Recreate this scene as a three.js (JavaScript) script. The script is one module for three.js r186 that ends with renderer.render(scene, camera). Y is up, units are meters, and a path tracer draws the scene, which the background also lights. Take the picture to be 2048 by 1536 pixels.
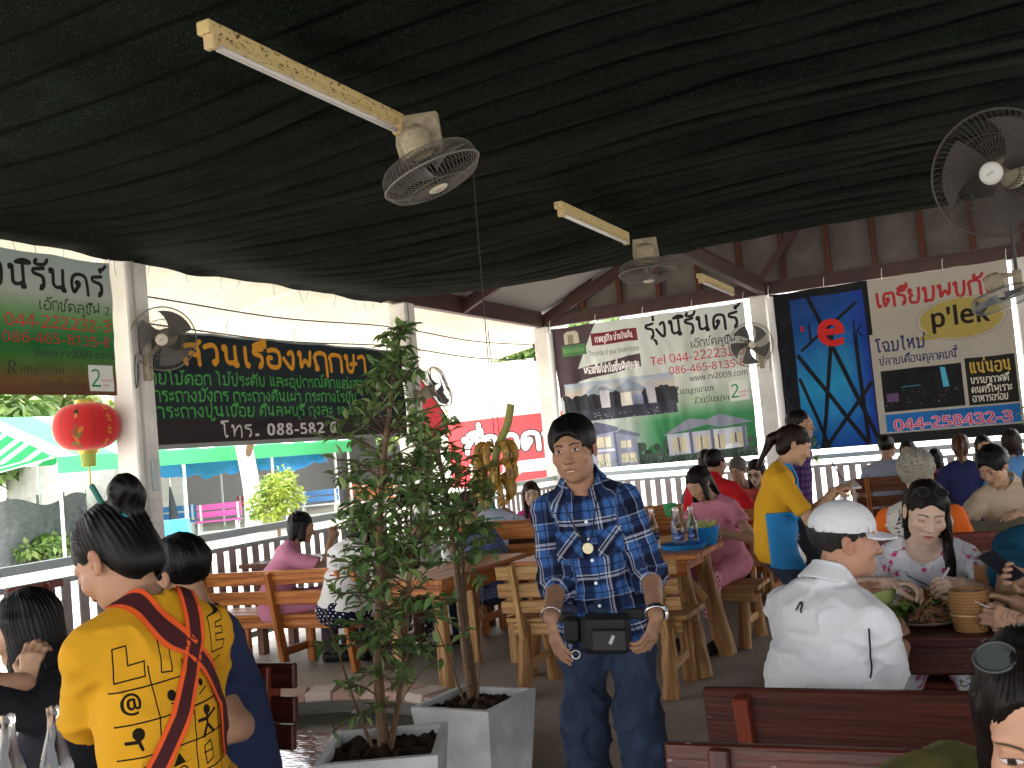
import * as THREE from 'three';
import { mergeGeometries, mergeVertices } from 'three/addons/utils/BufferGeometryUtils.js';
import { createNoise2D, createNoise3D } from 'simplex-noise';

// ---------- camera, sky, sun, exposure ----------
const scene = new THREE.Scene();
const camera = new THREE.PerspectiveCamera(41.13, 4 / 3, 0.05, 400);
camera.position.set(0, 1.5, 0);
camera.rotation.order = 'YXZ';
const DEG = Math.PI / 180;
camera.rotation.set(3.566 * DEG, 24.856 * DEG, -5.356 * DEG);
const renderer = new THREE.WebGLRenderer({ antialias: true });
renderer.toneMapping = THREE.LinearToneMapping;
renderer.toneMappingExposure = 5.8;
renderer.shadowMap.enabled = true;
{ // bright overcast sky
  const W = 128, H = 64, d = new Float32Array(W * H * 4);
  for (let y = 0; y < H; y++) for (let x = 0; x < W; x++) {
    const el = Math.sin(((y + .5) / H - .5) * Math.PI), k = el > 0 ? .86 + .3 * el : .86, o = (y * W + x) * 4;
    d[o] = k * .99; d[o + 1] = k; d[o + 2] = k * 1.03; d[o + 3] = 1;
  }
  const t = new THREE.DataTexture(d, W, H, THREE.RGBAFormat, THREE.FloatType);
  t.mapping = THREE.EquirectangularReflectionMapping; t.magFilter = THREE.LinearFilter; t.needsUpdate = true;
  scene.background = t; scene.environment = t;
}
const sun = new THREE.DirectionalLight(0xfff4e6, 1.5);
sun.position.set(-14, 26, -6); sun.target.position.set(-3, 0, -7);
sun.castShadow = true; sun.shadow.radius = 26; sun.shadow.mapSize.set(2048, 2048);
Object.assign(sun.shadow.camera, { left: -40, right: 40, top: 40, bottom: -40, near: 1, far: 90 });
scene.add(sun, sun.target);

// ---------- helpers ----------
let seed = 7;
const rnd = () => { seed = (seed + 0x6d2b79f5) | 0; let t = Math.imul(seed ^ (seed >>> 15), 1 | seed); t = (t + Math.imul(t ^ (t >>> 7), 61 | t)) ^ t; return ((t ^ (t >>> 14)) >>> 0) / 4294967296; };
const rr = (a, b) => a + (b - a) * rnd();
const n2 = createNoise2D(rnd), n3 = createNoise3D(rnd);
const V = (x, y, z) => new THREE.Vector3(x, y, z);
const clamp = THREE.MathUtils.clamp, lerp = THREE.MathUtils.lerp, sstep = (a, b, x) => { const t = clamp((x - a) / (b - a), 0, 1); return t * t * (3 - 2 * t); };
const fbm = (x, y, o = 4) => { let s = 0, a = .5; for (let i = 0; i < o; i++) { s += a * n2(x, y); x *= 2.03; y *= 2.03; a *= .5; } return s; };
const RGB = (r, g, b) => new THREE.Color().setRGB(r, g, b);
function M(c, rough = .8, o = {}) { return new THREE.MeshPhysicalMaterial({ color: Array.isArray(c) ? RGB(...c) : new THREE.Color(c), roughness: rough, specularIntensity: .5, ...o }); }
const names = {};
const numbered = (n) => { const k = names[n] = (names[n] ?? -1) + 1; return k ? n + '_' + String(k).padStart(3, '0') : n; };
function tag(o, label, category, group, kind) { if (label) o.userData.label = label; if (category) o.userData.category = category; if (group) o.userData.group = group; if (kind) o.userData.kind = kind; return o; }
function thing(name, label, category, p = [0, 0, 0], turn = 0, group) { const o = new THREE.Group(); o.name = numbered(name); o.position.set(...p); o.rotation.y = turn; scene.add(o); return tag(o, label, category, group); }
function part(name, g, m, parent, kind) { const o = new THREE.Mesh(g, m); o.name = parent ? name : numbered(name); o.castShadow = o.receiveShadow = true; (parent ?? scene).add(o); if (kind) o.userData.kind = kind; return o; }
const struct = (name, g, m) => part(name, g, m, null, 'structure');
function dup(src, p, turn, label, group) { const r = src.clone(); r.name = numbered(src.name.replace(/_\d\d\d$/, '')); r.position.set(...p); r.rotation.y = turn; r.userData = { ...src.userData }; if (label) r.userData.label = label; if (group) r.userData.group = group; scene.add(r); return r; }
const tr = (g, x = 0, y = 0, z = 0, rx = 0, ry = 0, rz = 0) => g.applyMatrix4(new THREE.Matrix4().compose(V(x, y, z), new THREE.Quaternion().setFromEuler(new THREE.Euler(rx, ry, rz, 'YXZ')), V(1, 1, 1)));
// uv in metres on the dominant plane, the first axis along the longest side
function uvBox(g, off = 0) {
  g.computeBoundingBox(); const s = g.boundingBox.getSize(V()), L = s.x >= s.y && s.x >= s.z ? 0 : s.y >= s.z ? 1 : 2;
  const p = g.attributes.position, n = g.attributes.normal, uv = new Float32Array(p.count * 2);
  for (let i = 0; i < p.count; i++) {
    const a = [p.getX(i), p.getY(i), p.getZ(i)], m = [n.getX(i), n.getY(i), n.getZ(i)].map(Math.abs), D = m[0] >= m[1] && m[0] >= m[2] ? 0 : m[1] >= m[2] ? 1 : 2;
    let [u, v] = [0, 1, 2].filter((k) => k !== D); if (v === L) [u, v] = [v, u];
    uv[i * 2] = a[u] + off; uv[i * 2 + 1] = a[v] + off * 1.7 + D * .31;
  }
  g.setAttribute('uv', new THREE.BufferAttribute(uv, 2)); return g;
}
// box with chamfered edges, centred
function cb(w, h, d, c = .006) {
  c = Math.min(c, w * .3, h * .3, d * .3);
  const H = [w / 2, h / 2, d / 2], pos = [];
  const P = (s, k) => [0, 1, 2].map((i) => s[i] * (i === k ? H[i] : H[i] - c));
  const quad = (a, b, e, f) => { // orient outward
    const A = V(...a), n = V().subVectors(V(...b), A).cross(V().subVectors(V(...e), A)), m = V(a[0] + b[0] + e[0], a[1] + b[1] + e[1], a[2] + b[2] + e[2]);
    const o = n.dot(m) > 0 ? [a, b, e, a, e, f] : [a, e, b, a, f, e]; for (const q of o) if (q) pos.push(...q);
  };
  for (let k = 0; k < 3; k++) { const i = (k + 1) % 3, j = (k + 2) % 3;
    for (const s of [-1, 1]) { const q = [[-1, -1], [1, -1], [1, 1], [-1, 1]].map(([a, b]) => { const t = [0, 0, 0]; t[k] = s; t[i] = a; t[j] = b; return P(t, k); }); quad(...q); }
    for (const a of [-1, 1]) for (const b of [-1, 1]) { const e = (z, f) => { const t = [0, 0, 0]; t[k] = z; t[i] = a; t[j] = b; return P(t, f); }; quad(e(-1, i), e(1, i), e(1, j), e(-1, j)); }
  }
  for (const a of [-1, 1]) for (const b of [-1, 1]) for (const e of [-1, 1]) { const s = [a, b, e], q = [P(s, 0), P(s, 1), P(s, 2)], A = V(...q[0]), n = V().subVectors(V(...q[1]), A).cross(V().subVectors(V(...q[2]), A)); if (n.dot(V(...s)) < 0) q.reverse(); for (const t of q) pos.push(...t); }
  const g = new THREE.BufferGeometry(); g.setAttribute('position', new THREE.BufferAttribute(new Float32Array(pos), 3)); g.computeVertexNormals(); return uvBox(g, rr(0, 9));
}
const bx = (w, h, d, x, y, z, rx, ry, rz, c) => tr(cb(w, h, d, c), x, y, z, rx, ry, rz);
const cyl = (r0, r1, h, n = 16, x = 0, y = 0, z = 0, rx = 0, ry = 0, rz = 0) => tr(new THREE.CylinderGeometry(r1, r0, h, n), x, y, z, rx, ry, rz);
const sph = (r, x = 0, y = 0, z = 0, sx = 1, sy = 1, sz = 1, n = 16) => tr(new THREE.SphereGeometry(r, n, Math.max(8, n * .7 | 0)).scale(sx, sy, sz), x, y, z);
const tube = (pts, r, n = 6, seg) => new THREE.TubeGeometry(new THREE.CatmullRomCurve3(pts.map((p) => p.isVector3 ? p : V(...p))), seg ?? pts.length * 4, r, n);
const rod = (a, b, r0, r1 = r0, n = 8) => { const A = V(...a), B = V(...b), d = V().subVectors(B, A), L = d.length(), g = new THREE.CylinderGeometry(r1, r0, L, n); g.applyQuaternion(new THREE.Quaternion().setFromUnitVectors(V(0, 1, 0), d.normalize())); return g.translate((A.x + B.x) / 2, (A.y + B.y) / 2, (A.z + B.z) / 2); };
// plank from a to b (centres of ends), width w along up-ish vector, thickness t
function plank(a, b, w, t, roll = 0, c = .004) { const A = V(...a), B = V(...b), d = V().subVectors(B, A), L = d.length(), g = cb(L, w, t, c); d.normalize(); const m = new THREE.Matrix4(), z = V().crossVectors(d, V(0, 1, 0)); if (z.lengthSq() < 1e-4) z.set(0, 0, 1); z.normalize(); const y = V().crossVectors(z, d); m.makeBasis(d, y, z); g.rotateX(roll); g.applyMatrix4(m); return g.translate((A.x + B.x) / 2, (A.y + B.y) / 2, (A.z + B.z) / 2); }
const lathe = (pts, n = 24) => new THREE.LatheGeometry(pts.map(([x, y]) => new THREE.Vector2(x, y)), n);
const merge = (l) => mergeGeometries(l.map((g) => { g = g.index ? g.toNonIndexed() : g; for (const k of Object.keys(g.attributes)) if (!['position', 'normal', 'uv'].includes(k)) g.deleteAttribute(k); if (!g.attributes.uv) uvBox(g); return g; }));

// ---------- textures ----------
function tex(w, h, fn, srgb = true, rep) { // fn(x,y) -> [r,g,b] 0..1 (already display values when srgb)
  const d = new Uint8Array(w * h * 4);
  for (let y = 0; y < h; y++) for (let x = 0; x < w; x++) { const c = fn(x / w, y / h, x, y), o = (y * w + x) * 4; for (let k = 0; k < 3; k++) d[o + k] = clamp((c.length ? c[k] : c) * 255, 0, 255); d[o + 3] = 255; }
  const t = new THREE.DataTexture(d, w, h); t.magFilter = THREE.LinearFilter; t.minFilter = THREE.LinearMipmapLinearFilter; t.wrapS = t.wrapT = THREE.RepeatWrapping; if (srgb) t.colorSpace = THREE.SRGBColorSpace; if (rep) t.repeat.set(...rep); t.needsUpdate = true; return t;
}
// tileable noise: four shifted copies blended
const cacheF = (f, w = 256, h = 256) => { const a = new Float32Array(w * h); for (let y = 0; y < h; y++) for (let x = 0; x < w; x++) a[y * w + x] = f((x + .5) / w, (y + .5) / h); return (u, v) => { u = (u - Math.floor(u)) * w - .5; v = (v - Math.floor(v)) * h - .5; const i = Math.floor(u), j = Math.floor(v), s = u - i, t = v - j, i0 = (i + w) % w, i1 = (i + 1) % w, j0 = ((j + h) % h) * w, j1 = ((j + 1) % h) * w; return (a[j0 + i0] * (1 - s) + a[j0 + i1] * s) * (1 - t) + (a[j1 + i0] * (1 - s) + a[j1 + i1] * s) * t; }; };
const tile = (f) => cacheF((u, v) => f(u, v) * (1 - u) * (1 - v) + f(u - 1, v) * u * (1 - v) + f(u, v - 1) * (1 - u) * v + f(u - 1, v - 1) * u * v);
const grainF = tile((u, v) => fbm(u * 2.2 + 3, v * 26, 4)), grain2 = tile((u, v) => n2(u * 1.2 + 9, v * 9));
const specks = tile((u, v) => n2(u * 23, v * 41 + 7));
function woodTex(a, b, dirt = 0) { return tex(512, 256, (u, v) => { const g = grainF(u, v) * .9 + grain2(u, v) * .5 + .5 + .12 * Math.sin((grain2(u, v) * 5 + v * 34) * 3), s = specks(u, v), k = clamp(g, 0, 1), w = dirt * sstep(.45, .8, s + .25 * grainF(v, u)), q = Math.sin(Math.floor(u * 128) * 12.9898 + Math.floor(v * 96) * 78.233) * 43758.5453, chip = q - Math.floor(q) > .9985 ? .45 : 0; return [0, 1, 2].map((i) => lerp(lerp(a[i], b[i], k) * (1 - w), .75, chip)); }, true, [.8, 2.5]); }
const woodBump = tex(512, 256, (u, v) => clamp(.5 + .5 * grainF(u, v) + .15 * specks(u, v), 0, 1), false, [.8, 2.5]);
const W = (a, b, rough = .5, dirt = .2, o = {}) => new THREE.MeshPhysicalMaterial({ map: woodTex(a, b, dirt), roughness: rough, bumpMap: woodBump, bumpScale: .0016, specularIntensity: .6, ...o });
const blotchF = tile((u, v) => fbm(u * 4, v * 4, 5)), fineF = tile((u, v) => fbm(u * 40, v * 40, 2)), coarseF = tile((u, v) => fbm(u * 1.6 + 5, v * 1.6, 3));
const mottled = (a, b, rep = [1, 1], amt = 1) => tex(512, 512, (u, v) => { const k = clamp(.5 + amt * (blotchF(u, v) * .7 + fineF(u, v) * .35 + coarseF(u, v) * .5), 0, 1); return [0, 1, 2].map((i) => lerp(a[i], b[i], k)); }, true, rep);
const fineBump = tex(256, 256, (u, v) => clamp(.5 + fineF(u, v) * .6 + blotchF(u, v) * .4, 0, 1), false, [2, 2]);
const weaveBump = tex(128, 128, (u, v, x, y) => { const a = Math.sin(x * Math.PI / 2) * Math.sin(y * Math.PI / 2); return clamp(.5 + .25 * a + .2 * fineF(u, v), 0, 1); }, false, [9, 9]);
const canvasTex = (w, h, draw) => { const c = document.createElement('canvas'); c.width = w; c.height = h; const x = c.getContext('2d'); draw(x, w, h); const t = new THREE.CanvasTexture(c); t.colorSpace = THREE.SRGBColorSpace; t.anisotropy = 8; return t; };

const woodOrange = W([.50, .27, .11], [.80, .52, .27], .42, .25), woodRed = W([.19, .075, .052], [.33, .145, .10], .42, .3), woodPale = W([.52, .37, .21], [.78, .62, .42], .6, .25), woodBrown = W([.25, .13, .08], [.46, .27, .16], .45, .2), woodLog = W([.42, .28, .15], [.74, .56, .36], .65, .35), woodRedLight = W([.34, .13, .08], [.5, .22, .14], .42, .25), woodStud = W([.24, .12, .085], [.36, .19, .135], .6, .2);
const steelRed = new THREE.MeshPhysicalMaterial({ map: mottled([.16, .07, .055], [.26, .115, .085], [.7, .7]), roughness: .6 });
const whitePaint = new THREE.MeshPhysicalMaterial({ map: mottled([.78, .77, .74], [.9, .89, .87], [.5, .5], 1.2), roughness: .7, bumpMap: fineBump, bumpScale: .002 });
const wireM = M([.03, .03, .035], .6), chrome = M([.7, .7, .7], .25, { metalness: 1 }), blackPlastic = M([.015, .015, .017], .4), darkMetal = M([.06, .06, .065], .45, { metalness: .5 });

// ---------- setting ----------
const XW = -5.84, ZB = -13.78, HB = 3.22, RAIL = 1.01;
{ // ground outside, floor slab, pavement
  const g = new THREE.PlaneGeometry(260, 260, 1, 1).rotateX(-Math.PI / 2).translate(-20, -.16, -40); uvBox(g);
  struct('ground', g, new THREE.MeshPhysicalMaterial({ map: mottled([.70, .67, .62], [.85, .83, .79], [.12, .12]), roughness: .95, bumpMap: fineBump, bumpScale: .01 }));
  const slab = tr(new THREE.BoxGeometry(16, .18, 22), 1.95, -.09, -3.0); uvBox(slab);
  const stain = tex(1024, 1024, (u, v) => { const k = clamp(.5 + blotchF(u, v) * .8 + fineF(u, v) * .35 + coarseF(u, v) * .5, 0, 1), s = sstep(.3, .6, blotchF(v, u) + .4 * coarseF(u, v)) * .38; return [0, 1, 2].map((i) => lerp([.52, .485, .45][i], [.66, .62, .58][i], k) * (1 - s)); }, true, [.22, .22]);
  struct('floor', slab, new THREE.MeshPhysicalMaterial({ map: stain, roughness: .62, bumpMap: fineBump, bumpScale: .002 }));
}
// columns
const columnZ = [-1.77, -5.81, -9.85, -13.86];
const columnLabels = { '-5.84,-5.81': 'square white painted column carrying a wall fan beside the red lantern', '-5.84,-9.85': 'square white column behind the leafy potted tree', '-5.84,-13.86': 'white corner column with a grey drain pipe beside the house banner', '-2.66,-13.86': 'white column between the house banner and the dark blue banner', '0.52,-13.86': 'white column at the outer edge of the white handwritten banner', '-5.84,-1.77': 'white column at the near end of the left fence' };
function column(x, z) {
  const t = thing('column', columnLabels[x + ',' + z] ?? 'white column on the open far side of the pavilion', 'column', [x, 0, z], 0, 'pavilion columns');
  part('shaft', bx(.22, HB, .22, 0, HB / 2, 0, 0, 0, 0, .012), whitePaint, t);
  part('conduit', rod([.118, .4, .05], [.118, HB, .05], .008), M([.35, .34, .32], .6), t);
  return t;
}
for (const z of columnZ) column(XW, z);
const c4 = column(-2.66, -13.86); column(.52, -13.86); for (const z of [-13.86, -9.85, -5.81, -1.77]) column(8.4, z);
{ const t = scene.getObjectByName('column_001'); part('switch_box', bx(.02, .24, .055, .122, 1.55, -.03, 0, 0, 0, .008), M([.45, .52, .52], .5), t); part('cable_loop', tube([[.12, 2.45, .08], [.14, 2.3, .12], [.13, 2.2, .1], [.12, 2.28, .07], [.12, 2.4, .06]], .004), wireM, t); }
{ const t = scene.getObjectByName('column_003'); part('drain_pipe', rod([.16, 0, .14], [.16, HB - .1, .14], .045, .045, 14), M([.72, .71, .68], .5), t); }
{ part('drain_pipe', rod([.17, 0, .14], [.17, HB - .05, .14], .045, .045, 14), M([.8, .79, .77], .5), c4); part('junction_box', bx(.12, .16, .06, 0, 2.28, .13), M([.72, .7, .66], .6), c4); }
// steel frame: eave beam, tie beam at the back, middle beam with fittings, rafters
function beam(name, label, a, b, h, w, m = steelRed) { const o = part(name, plank(a, b, h, w, 0, .003), m); return tag(o, label, 'beam'); }
beam('eave_beam', 'dark red steel beam along the tops of the fence side columns', [XW, HB + .11, 4], [XW, HB + .11, ZB + .01], .22, .1);
beam('tie_beam', 'long dark red steel beam above the banners on the back wall', [XW + .06, HB + .085, ZB - .1], [8.4, HB + .085, ZB - .1], .17, .1);
beam('middle_beam', 'dark red beam carrying the strip lights and ceiling fans', [-2.6, HB + .09, 3.9], [-2.6, HB + .09, ZB - .04], .15, .09);
const RIDGE = [.52, 6.1], roofY = (x) => HB + .2 + (6.36 - Math.abs(x - .52)) * .46;
for (const [z, l] of [[ZB - .02, 'dark red sloping rafter against the back gable'], [-11.3, 'dark red sloping rafter above the far edge of the net'], [-8, 'dark red rafter hidden above the shade net']]) {
  beam('rafter', l, [XW, roofY(XW) - .13, z], [.52, roofY(.52) - .13, z], .15, .08); 
  beam('rafter', l.replace('sloping', 'descending').replace('hidden', 'falling away'), [.52, roofY(.52) - .13, z], [8.4, roofY(8.4) - .13, z], .15, .08);
}
for (const [a, b, l] of [[[-5.6, HB + .19, ZB - .1], [-5.0, HB + .62, ZB - .0], 'short dark brace above the corner column'], [[-2.6, HB + .2, ZB + .02], [-1.7, HB + 1.2, ZB + .02], 'diagonal dark brace rising over the blue banner'], [[-2.6, HB + .2, ZB + .03], [-3.6, HB + .9, ZB + .03], 'diagonal dark brace rising over the house banner']]) tag(part('brace', plank(a, b, .1, .06, 0, .003), steelRed), l, 'brace');
{ // gable end: studs and boards
  const t = thing('gable_wall', 'beige boarded gable wall with brown studs above the back beam', 'wall', [0, 0, 0]);
  const board = new THREE.MeshPhysicalMaterial({ map: mottled([.31, .285, .26], [.44, .405, .375], [.6, .6]), roughness: .85 });
  for (let x = XW + .06; x < 8.3; x += .58) {
    const w = .575, y0 = HB + .18, ya = roofY(x) - .03, yb = roofY(Math.min(x + w, 8.4)) - .03, s = new THREE.Shape([[x, y0], [x + w, y0], [x + w, Math.max(yb, y0 + .02)], [x, Math.max(ya, y0 + .02)]].map((p) => new THREE.Vector2(...p)));
    const g = new THREE.ExtrudeGeometry(s, { depth: .015, bevelEnabled: false }).translate(0, 0, ZB - .2); uvBox(g); part('panel', g, board, t);
    if (x > XW + .5) part('stud', bx(.075, ya - y0 - .02, .07, x, (ya + y0) / 2 - .01, ZB - .13, 0, 0, 0, .004), woodStud, t);
  }
}
{ // corrugated roof
  const sheet = (x0, x1) => { const nx = 4, nz = 260, pos = [], idx = [], z0 = 4.6, z1 = ZB - .7; for (let j = 0; j <= nz; j++) for (let i = 0; i <= nx; i++) { const x = lerp(x0, x1, i / nx), z = lerp(z0, z1, j / nz); pos.push(x, roofY(x) + (j % 2) * .018, z); } for (let j = 0; j < nz; j++) for (let i = 0; i < nx; i++) { const a = j * (nx + 1) + i; idx.push(a, a + 1, a + nx + 1, a + 1, a + nx + 2, a + nx + 1); } const g = new THREE.BufferGeometry(); g.setAttribute('position', new THREE.Float32BufferAttribute(pos, 3)); g.setIndex(idx); g.computeVertexNormals(); return uvBox(g); };
  const t = thing('roof', 'grey corrugated metal roof above the shade net', 'roof'); const m = M([.24, .23, .22], .7, { side: THREE.DoubleSide });
  part('roof_sheet', sheet(XW - .02, .52), m, t); part('roof_sheet', sheet(.52, 9.2), m, t);
}
{ // eave soffit boards, sloping outwards
  const t = thing('eave_soffit', 'white soffit boards under the eave outside the left columns', 'soffit');
  const m = new THREE.MeshPhysicalMaterial({ map: mottled([.80, .79, .73], [.90, .89, .85], [.4, .4]), roughness: .75 });
  for (let z = 3.9; z > -15.2; z -= 2.42) part('soffit_board', bx(2.05, .012, 2.4, XW - 1.02, HB - .115, z - 1.21, 0, 0, .175, .002), m, t);
  part('fascia', bx(.03, .22, 19.4, XW - 2.06, HB - .3, -5.6), m, t);
}
{ // shade net hung as a ceiling
  const x0 = -5.74, x1 = 9, z0 = 4.4, z1 = -9.3, nx = 150, nz = 330, g = new THREE.PlaneGeometry(1, 1, nx, nz), p = g.attributes.position, uv = g.attributes.uv;
  for (let i = 0; i < p.count; i++) {
    const u = p.getX(i) + .5, v = .5 - p.getY(i), x = lerp(x0, x1, u), z = lerp(z0, z1, v), ed = sstep(0, 1.2, x - x0);
    const sag = -.11 * Math.sin(clamp((x - x0) / 3.2, 0, 1) * Math.PI) * (.5 + .5 * Math.cos((z + 7.8) * 1.55)) + .05 * sstep(-2.6, -1, x);
    const big = n2(x * .22 + 3, z * .75 + .4 * Math.sin(x * .5)), fold = .04 * big + .015 * n2(x * .5, z * 1.9 + x * .25) * sstep(-.4, .7, n2(x * .3, z * .3) + .3) + .007 * n2(x * .9, z * 6 + x * .6);
    const seam = ((z - 20) / .27) % 1, pinch = .011 * Math.exp(-Math.pow((Math.abs(seam) - .5) / .12, 2));
    const zz = z + (v > .985 ? .06 * n2(x * 2.2, 3) * (v - .985) / .015 : 0), xx = x + (u < .01 ? .02 * n2(z * 1.4, 8) : 0);
    const near = sstep(-9.4, -8.2, z) ; 
    p.setXYZ(i, xx, 3.14 + sag + fold * (.25 + .75 * ed) * (.45 + .55 * near) + pinch * ed - (u === 0 ? .03 + .025 * n2(z * 1.3, 1) : 0) + .05 * (1 - ed), zz);
    uv.setXY(i, x, z);
  }
  g.computeVertexNormals();
  const net = tex(1024, 1024, (u, v, x, y) => { const r = Math.abs(((v * 12) % 1) - .5), line = r < .03 ? .3 : r < .06 ? .75 : 1, wv = (Math.sin(x * 2.1 + Math.sin(y * .7)) * .5 + .5) * (y % 3 ? 1 : .3), h = Math.sin((x >> 1) * 127.1 + y * 311.7) * 43758.5, q = h - Math.floor(h); const holeLight = q > .965 ? 1 : q > .8 ? .35 : 0, bl = .75 + .5 * blotchF(u, v); return [.11 * bl + .16 * holeLight, .132 * bl + .26 * holeLight, .118 * bl + .2 * holeLight].map((c) => c * line * (.72 + .28 * wv)); }, true, [1 / 3.24, 1 / 3.24]);  // pale green specks paint light coming through the net pinholes into the colour
  const nb = tex(512, 512, (u, v, x, y) => clamp(.5 + .3 * Math.sin(x * 2.2) * (y % 3 ? 1 : -1) + .2 * fineF(u, v), 0, 1), false, [1 / 1.1, 1 / 1.1]);
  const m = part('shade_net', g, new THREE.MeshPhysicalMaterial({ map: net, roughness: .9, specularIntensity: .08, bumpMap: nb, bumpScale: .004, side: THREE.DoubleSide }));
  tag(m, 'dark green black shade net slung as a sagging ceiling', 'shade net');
  // loose threads on the edge
  const th = []; for (let z = -1; z > -9.3; z -= rr(.15, .5)) { const l = rr(.04, .13), a = rr(-.08, .08); th.push(tube([[-5.75, 3.19, z], [-5.76, 3.16 - l * .5, z + a * .6], [-5.75, 3.16 - l, z + a]], .002, 4, 5)); }
  const thr = part('frayed_threads', merge(th), M([.02, .025, .022], .9), m, 'stuff');
}
// fences
function fence(name, label, ax, az, bx_, bz, group) {
  const t = thing(name, label, 'fence', [0, 0, 0]); const d = V(bx_ - ax, 0, bz - az), L = d.length(); d.normalize();
  const sl = new THREE.MeshPhysicalMaterial({ map: mottled([.56, .52, .51], [.69, .65, .64], [1, 1]), roughness: .7 }), railM = M([.36, .42, .42], .45, { metalness: .3 });
  const P = (s, y, o = 0) => [ax + d.x * s - d.z * o, y, az + d.z * s + d.x * o];
  part('top_rail', plank(P(0, RAIL), P(L, RAIL), .06, .07), railM, t); part('bottom_rail', plank(P(0, .14), P(L, .14), .05, .05), railM, t); part('middle_rail', plank(P(0, RAIL - .12), P(L, RAIL - .12), .04, .03), railM, t);
  const geo = cb(.085, RAIL - .3, .016), ry = Math.atan2(-d.z, d.x);
  for (let s = .06, k = 0; s < L; s += .147, k++) { const o = part('slat', geo, sl, t); o.position.set(...P(s, .54, .026)); o.rotation.y = ry + rr(-.02, .02); }
}
fence('fence', 'grey slatted fence with metal rails along the left side of the pavilion', XW, -1.9, XW, -5.68); fence('fence', 'grey slatted fence below the dark green plant shop banner', XW, -5.94, XW, -9.72); fence('fence', 'grey slatted fence between the second column and the corner', XW, -9.98, XW, -13.74);
fence('fence', 'grey slatted fence below the house estate banner', -5.7, -13.86, -2.8, -13.86); fence('fence', 'grey slatted fence below the blue and white banners', -2.5, -13.86, .4, -13.86); fence('fence', 'grey slatted fence running off past the last column', .66, -13.86, 8.2, -13.86);

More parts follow.
